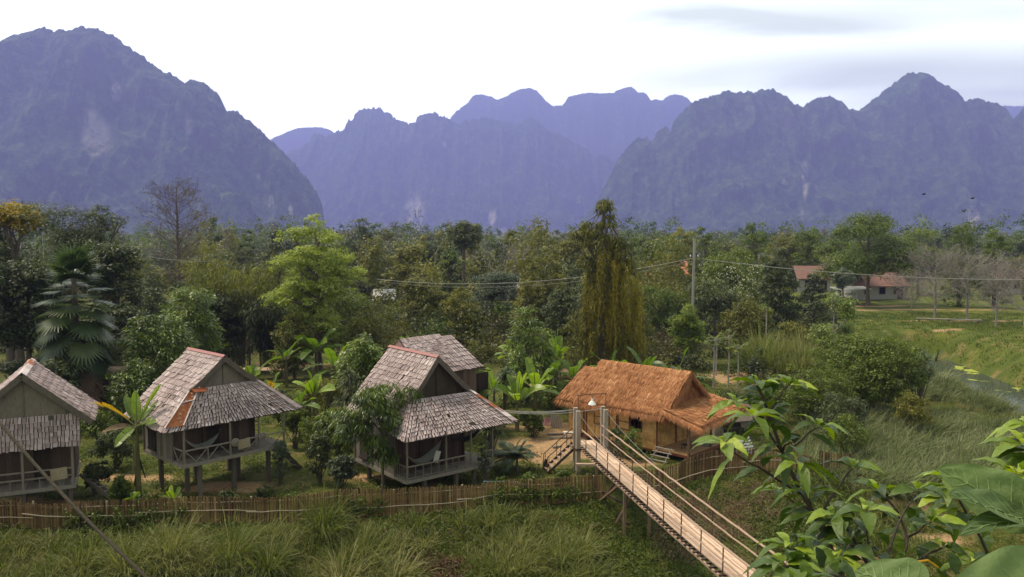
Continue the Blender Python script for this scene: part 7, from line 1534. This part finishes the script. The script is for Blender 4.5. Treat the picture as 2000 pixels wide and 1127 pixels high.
# stump, pipe
p = placed(1064, 916); b = MB(); b.tube([(0, 0, -.1), (.02, 0, .22), (.06, 0, .42)], [.09, .075, .07], 8, .1); o = b.build('tree_stump', M_DWOOD); o.location = (p[0], p[1], 0); tag(o, 'charred upright stump on the bare ground left of the bridge pillar', 'stump')
pi_ = [placed(945, 940, .42), placed(985, 940, .40), placed(1040, 944, .35)]; A = pi_[0]; b = MB(); b.tube([A*0+(0, 0, -.42), A*0, pi_[1]-A, pi_[2]-A], .022, 6, .9); o = b.build('water_pipe', pmat('pale_blue_plastic', [(.25,.38,.42), (.4,.55,.58)], .5, (4, 4, 4), .2, 0)); o.location = A; tag(o, 'pale blue water pipe standing and running just behind the fence', 'pipe')
for i, (px, py, h_, lab) in enumerate(((1171, 903, .45, 'short post stump right of the bridge pillar'), (1053, 930, .35, 'short dark post behind the fence, left of the bridge gate'), (681, 985, .35, 'small stake on the lawn beneath the mango tree'), (796, 985, .3, 'small stake beneath the left stilts of the red-ridged hut'), (592, 968, .35, 'small stake on the lawn right of the multi-stemmed shrub'), (600, 800, .8, 'fence stake by the flowering shrub'), (640, 780, .9, 'dark stake among the bushes left of the dracaena'))):
    p = placed(px, py); b = MB(); b.tube([(0, 0, -.15), (.01, 0, h_)], [.035, .03], 6, .4); b.tube([(.01, 0, h_), (.012, 0, h_+.03)], [.036, .02], 6, .7); o = b.build('stake', M_POST); o.location = (p[0], p[1], float(H(p[0], p[1]))); tag(o, lab, 'stake')
# low woven fence behind the bamboo thicket, dark red shed wall
p = placed(455, 690); fb_ = empty('woven_fence', (p[0], p[1], float(H(p[0], p[1]))), .05); tag(fb_, 'low brown woven fence at the foot of the bamboo thicket', 'fence')
b = MB(); planked(b, (-1.6, 0, 0), (1.6, .03, 1.15), 0, 30, .5, .3); b.build('slats', M_SLAT, fb_)
for x_ in (-1.6, -.5, .6, 1.6): q = MB(); q.beam((x_, -.05, -.2), (x_, -.05, 1.5), .07, .07, .3); q.build('post', M_DWOOD, fb_)
q = MB(); q.beam((-1.7, -.06, .75), (1.7, -.06, .78), .05, .05, .4); q.build('rail', M_DWOOD, fb_)
small_house('red_walled_shed', 'low dark red shed showing between the fan palm and the dark mango tree', 232, 44, 690, 3.2, 2.5, 2.1, .5, M_RED, M_DWOOD, .1, 1)
# birds
for i, (px, py, lab) in enumerate(((1804, 380, 'small dark bird gliding before the right mountain, the left one of two'), (1899, 388, 'small dark bird gliding before the right mountain, the right one of two'))):
    p = W(px, py, 90); rb = empty('bird', p); tag(rb, lab, 'bird'); b = MB(); b.tube([(-.22, 0, 0), (-.12, 0, .01), (.05, 0, .02), (.16, 0, .03), (.24, 0, .02)], [.01, .05, .07, .045, .01], 6, .1)
    for sg in (-1, 1): b.add([(.08, 0, .03), (.14, sg*.22, .13), (.02, sg*.42, .10), (-.08, sg*.2, .12), (-.06, 0, .03)], [(0,1,2,3,4)], .1); b.add([(.08, 0, .022), (.14, sg*.22, .122), (.02, sg*.42, .095), (-.08, sg*.2, .112), (-.06, 0, .022)], [(4,3,2,1,0)], .1)
    b.add([(-.18, 0, .01), (-.34, .07, .0), (-.34, -.07, .0)], [(0,1,2)], .1); b.build('body', M_BLACK, rb)
# fallen dry leaves / dead banana fronds etc.
# ------------------------------------------------------------------ foreground shrubs close to the camera
def fleafs(mb, P, D, L, Wd, curve, t, rs, fold=.35, prof=(.05, .62, .95, 1.0, .82, .5, .04), roll=.3, wave=.12):
    P = np.atleast_2d(P); n = len(P); D = np.broadcast_to(unit(D), (n, 3)); S = np.cross(D, (0, 0, 1)); S = unit(S+np.c_[rs.normal(0, .15, n), rs.normal(0, .15, n), rs.normal(0, roll, n)])
    mb.ribbons(P, D, S, L, Wd, curve, 12, prof, fold=fold, cols=3, t=t, wave=wave)
def fore_leaf_mat(name, cols, rough, vein, trans):
    m = leaf(name, cols, trans, rough=rough, spec=.35); return m
def shadeleaf(name, cols, trans=.32, rough=.36):
    """leaf skin with a mottled surface and fine bump"""
    m = pmat(name, cols, rough=rough, scale=(55, 55, 55), amt=.13, bump=.25, trans=trans, spec=.35, detail=5); return m
L_F1 = shadeleaf('young_shrub_leaves', [(.022,.042,.010), (.05,.088,.013), (.11,.165,.015), (.23,.31,.025), (.36,.40,.06)])
L_F2 = shadeleaf('velvety_big_leaves', [(.06,.10,.03), (.11,.165,.05), (.17,.235,.075)], .3, .65)
M_TWIG = pmat('dark_twig', [(.02,.014,.012), (.05,.035,.028)], .7, (30, 30, 30), .3, .3)
def spray_branch(root, rs, pts, r0, whorls, L, Wd, t0=.45, lmul=1., tip=True, name='branch', step=.1, mat=None, face=None):
    """branch through points with alternating leaves and a tip rosette"""
    pts = np.array(pts, float); s = np.linspace(0, 1, 14); k = np.linspace(0, 1, len(pts))
    C = np.stack([np.interp(s, k, pts[:, i]) for i in range(3)], 1); C[1:-1] += rs.normal(0, .004, C[1:-1].shape)
    for _ in range(2): C[1:-1] = (C[:-2]+2*C[1:-1]+C[2:])/4
    b = MB(); b.tube(C, np.linspace(r0, r0*.35, 14), 6, .5); br = b.build(name, M_TWIG, root)
    ax = unit(C[-1]-C[-3]); ln = np.linalg.norm(np.diff(C, axis=0), axis=1).sum(); n = max(2, int(ln*(1-.25)/step)); mb = MB()
    for i in range(n):
        u = .22+.75*i/n; p = np.array([np.interp(u, s, C[:, j]) for j in range(3)]); tg = unit(np.array([np.interp(min(u+.05, 1), s, C[:, j]) for j in range(3)])-p)
        for sg in ((-1, 1) if i % 2 else (1,)):
            az = i*2.4+sg*1.5; pr = unit(np.cross(tg, (math.cos(az), math.sin(az), .2))); D = unit(pr*1.0+tg*.5+np.array([0, 0, .15])); fleafs(mb, p+D*.012, D, L*rs.uniform(.75, 1.1), Wd*rs.uniform(.8, 1.1), rs.uniform(.3, .75), np.clip(t0-.08+rs.normal(0, .13), 0, 1), rs)
            b2 = MB(); 
    if tip:
        m = whorls
        for i in range(m):
            az = i*2.4+rs.uniform(-.3, .3); el = rs.uniform(-.1, .55) if i < m-2 else rs.uniform(.7, 1.2); D = np.array([math.cos(az)*math.cos(el), math.sin(az)*math.cos(el), math.sin(el)]); D = unit(D+ax*.35)
            sm_ = 1 if i < m-2 else .6
            fleafs(mb, C[-1]+D*.01, D, L*sm_*rs.uniform(.85, 1.15), Wd*sm_*rs.uniform(.85, 1.1), rs.uniform(.35, .8), np.clip(t0+(.34 if i >= m-3 else .06)+rs.normal(0, .12), 0, 1), rs)
    mb.build('leaves', mat or L_F1, root, smooth=True)
def fore_shrub(name, label, stem_base, branches, seed, L=.15, Wd=.062, t0=.42, cat='shrub', mat=None, whorls=8, step=.08):
    rs = np.random.RandomState(seed); b0 = np.array(stem_base, float); root = empty(name, b0); tag(root, label, cat)
    for pts, r in branches: spray_branch(root, rs, [np.array(p)-b0 for p in pts], r, whorls, L, Wd, t0, mat=mat, step=step)
    return root
hub = W(1660, 1290, 3.3); hz = float(H(hub[0], hub[1]))
sb = np.array([hub[0], hub[1], hz])
main = [sb, W(1690, 1250, 3.3), W(1640, 1080, 3.35), W(1560, 960, 3.45), W(1525, 880, 3.5), W(1500, 790, 3.55), W(1478, 752, 3.55)]
root1 = fore_shrub('foreground_shrub', 'tall leafy green shrub rising in the right foreground in front of the bungalow porch', sb, [
    (main, .014),
    ([W(1565, 965, 3.45), W(1500, 925, 3.35), W(1450, 895, 3.3), W(1415, 868, 3.25)], .007),
    ([W(1530, 885, 3.5), W(1500, 845, 3.4), W(1470, 815, 3.35)], .006),
    ([W(1535, 890, 3.5), W(1575, 850, 3.6), W(1600, 835, 3.6)], .006),
    ([W(1600, 1010, 3.4), W(1640, 950, 3.5), W(1665, 915, 3.55)], .007),
    ([W(1640, 1070, 3.35), W(1590, 1000, 3.2), W(1575, 960, 3.2)], .007),
    ([W(1505, 800, 3.55), W(1525, 770, 3.6), W(1540, 752, 3.6)], .005),
    ([W(1600, 1010, 3.4), W(1560, 985, 3.5), W(1520, 960, 3.6)], .006),
    ([W(1510, 830, 3.5), W(1470, 800, 3.6), W(1440, 790, 3.6)], .005),
    ([W(1530, 880, 3.5), W(1545, 860, 3.3), W(1560, 905, 3.2)], .005)], 301, L=.138, Wd=.05, t0=.34)
hub2 = W(1760, 1300, 2.9); sb2 = np.array([hub2[0], hub2[1], float(H(hub2[0], hub2[1]))])
fore_shrub('foreground_shrub', 'lower leafy shrub in the foreground between the bridge and the big velvety leaves', sb2, [
    ([sb2, W(1740, 1200, 2.9), W(1700, 1100, 2.95), W(1655, 1030, 3.0), W(1630, 1010, 3.0)], .012),
    ([W(1720, 1150, 2.9), W(1780, 1060, 3.1), W(1745, 985, 3.2), W(1715, 960, 3.25)], .008),
    ([W(1700, 1110, 2.95), W(1620, 1090, 2.7), W(1570, 1080, 2.6), W(1545, 1070, 2.6)], .008),
    ([W(1720, 1150, 2.9), W(1800, 1090, 3.0), W(1840, 1070, 3.1)], .008),
    ([W(1730, 1190, 2.9), W(1690, 1140, 2.6), W(1600, 1120, 2.5), W(1530, 1105, 2.5)], .008),
    ([W(1690, 1085, 2.95), W(1665, 1060, 2.8), W(1640, 1085, 2.7)], .006),
    ([W(1760, 1060, 3.1), W(1800, 1030, 3.2), W(1820, 1020, 3.2)], .006),
    ([W(1740, 1150, 2.9), W(1700, 1090, 2.8), W(1690, 1000, 2.8)], .006),
    ([W(1730, 1180, 2.9), W(1620, 1180, 2.3), W(1560, 1145, 2.2)], .007),
    ([W(1720, 1120, 2.9), W(1760, 1010, 3.0), W(1790, 960, 3.1)], .006),
    ([W(1745, 1210, 2.9), W(1880, 1120, 2.9), W(1900, 1100, 2.95)], .007)], 302, L=.128, Wd=.05, t0=.32)
hub3 = W(1990, 1300, 3.8); sb3 = np.array([hub3[0], hub3[1], float(H(hub3[0], hub3[1]))])
fore_shrub('foreground_shrub', 'thin shrub branch with one leafy tip above the velvety leaves at right', sb3, [
    ([sb3, W(1960, 1140, 3.8), W(1905, 1030, 3.8), W(1870, 970, 3.8), W(1850, 935, 3.8)], .010),
    ([W(1890, 1010, 3.8), W(1860, 990, 3.9), W(1845, 975, 3.9)], .005)], 303, L=.16, Wd=.07, t0=.52, whorls=7, step=.16)
hub4 = W(2140, 1250, 3.2); sb4 = np.array([hub4[0], hub4[1], float(H(hub4[0], hub4[1]))])
fore_shrub('foreground_shrub', 'bright leafy shrub reaching in from the right edge above the big leaves', sb4, [
    ([sb4, W(2110, 1100, 3.2), W(2070, 960, 3.2), W(2030, 900, 3.2), W(2000, 870, 3.2)], .010),
    ([W(2070, 960, 3.2), W(2040, 850, 3.3), W(2015, 835, 3.3)], .006),
    ([W(2060, 950, 3.2), W(2010, 950, 3.0), W(1985, 930, 3.0)], .006)], 304, L=.17, Wd=.065, t0=.56, whorls=8, step=.1)
# big velvety leaves
def big_plant():
    b0 = W(2030, 1500, 2.3); b0[2] = float(H(b0[0], b0[1])); root = empty('big_leaf_plant', b0); tag(root, 'plant with huge velvety pale green leaves in the bottom right corner', 'plant'); rs = np.random.RandomState(310)
    def leafm(base, tipp, wd, up, t, sagc=.10, seed=0):
        base = np.array(base); tipp = np.array(tipp); D = tipp-base; L_ = np.linalg.norm(D); D = D/L_; up = unit(np.array(up)-np.dot(up, D)*D); S = np.cross(D, up)
        n = 26; m = 9; tt = np.linspace(0, 1, n); pr = np.sin(np.clip(tt, 0, 1)**.72*math.pi)**.62; pr = pr*(1-.25*tt); V = []
        for i, u in enumerate(tt):
            for j in range(-m, m+1):
                q = j/m; hw_ = wd*.5*pr[i]
                vein = .018*abs(math.sin((u*7-abs(q)*1.3)*math.pi))*(1-abs(q))*(wd)*1.2
                z = abs(q)**1.2*hw_*.30-sagc*L_*u*u-hw_*.15*q*q*math.sin(u*9+j)*.5+vein+.012*wd*math.sin(q*7+u*19)
                V.append(base+D*L_*u+S*q*hw_+up*z-D*abs(q)**1.6*hw_*.22*(1-u)*1.2*(1 if u < .25 else .3))
        V = np.array(V)-b0; C = 2*m+1; i = np.arange(n-1)[:, None]*C+np.arange(C-1)[None]; f = np.stack([i, i+1, i+1+C, i+C], -1).reshape(-1, 4)
        tq = np.tile(np.abs((np.arange(C-1)+.5)/m-1), n-1); mb = MB(); mb.add(V, f, np.clip(t+.0*tq, 0, 1)); o = mb.build('leaf', L_F2, root, smooth=True)
        vb = MB(); mid_ = V[np.arange(n)*C+m]+up*.002; vb.tube(mid_, np.linspace(.0030, .0008, n), 5, .9)
        for k in range(2, n-4, 3):
            for sg in (-1, 1):
                e = V[min(k+4, n-1)*C+m+sg*(m-1)]; a_ = mid_[k]; im = V[min(k+2, n-1)*C+m+sg*(m//2)]
                vb.tube([a_, im+up*.0015, e+up*.001], [.0012, .0009, .0004], 4, .9)
        vb.build('veins', pmat('pale_vein', [(.13,.19,.06), (.18,.25,.09)], .6, (5,5,5), .1, 0) if 'pale_vein' not in bpy.data.materials else bpy.data.materials['pale_vein'], o)
        return o
    n_ = W(2010, 1015, 2.35)
    leafm(n_, W(1835, 912, 2.45), .205, (-.25, -.72, .72), .55, .04)
    leafm(W(2005, 1022, 2.3), W(1860, 958, 2.2), .16, (-.2, -.4, .9), .35, .05)
    leafm(W(2070, 1010, 2.4), W(1890, 1000, 2.1), .13, (0, -.2, 1), .10, .12)
    leafm(W(2100, 1150, 1.95), W(1835, 1195, 1.78), .25, (.05, -.55, .85), .62, .02)
    leafm(W(1800, 1165, 1.9), W(1670, 1112, 2.0), .17, (-.1, -.5, .8), .45, .05)
    leafm(W(2120, 960, 2.5), W(2010, 1000, 2.2), .2, (.1, -.5, .8), .3, .05)
    sbm = MB()
    for a, c in ((n_, W(2040, 1200, 2.3)), (W(2100, 1150, 1.95), W(2060, 1330, 2.1)), (W(1800, 1165, 1.9), W(1950, 1350, 2.1)), (W(2070, 1010, 2.4), W(2045, 1200, 2.3)), (W(2005, 1022, 2.3), W(2040, 1200, 2.3))): sbm.tube([np.array(a)-b0, (np.array(a)+c)/2-b0+(.01, 0, 0), np.array(c)-b0, (0, 0, .0)], [.006, .008, .011, .02], 6, .5)
    sbm.build('stems', M_TWIG, root)
    y = MB(); P = np.array([W(1760, 1107, 2.4), W(1785, 1098, 2.4), W(1812, 1094, 2.4), W(1832, 1108, 2.4)])-b0; y.tube(P, .0035, 5, .8); y.build('yellow_stalk', L_BANY, root)
big_plant()
# ------------------------------------------------------------------ haze
hm = bpy.data.materials.new("haze_air"); hm.use_nodes = True; N = hm.node_tree.nodes
for n in list(N):
    if n.type == 'BSDF_PRINCIPLED': N.remove(n)
pv = N.new('ShaderNodeVolumePrincipled'); pv.inputs['Color'].default_value = (.345, .375, 1, 1); pv.inputs['Density'].default_value = 2.65e-4; pv.inputs['Anisotropy'].default_value = .2
hm.node_tree.links.new(pv.outputs[0], N['Material Output'].inputs['Volume'])
hb = MB(); hb.box((-9500, -300, -14), (9500, 7180, 1195), .5)
ho = hb.build('haze', hm); tag(ho, kind='stuff')
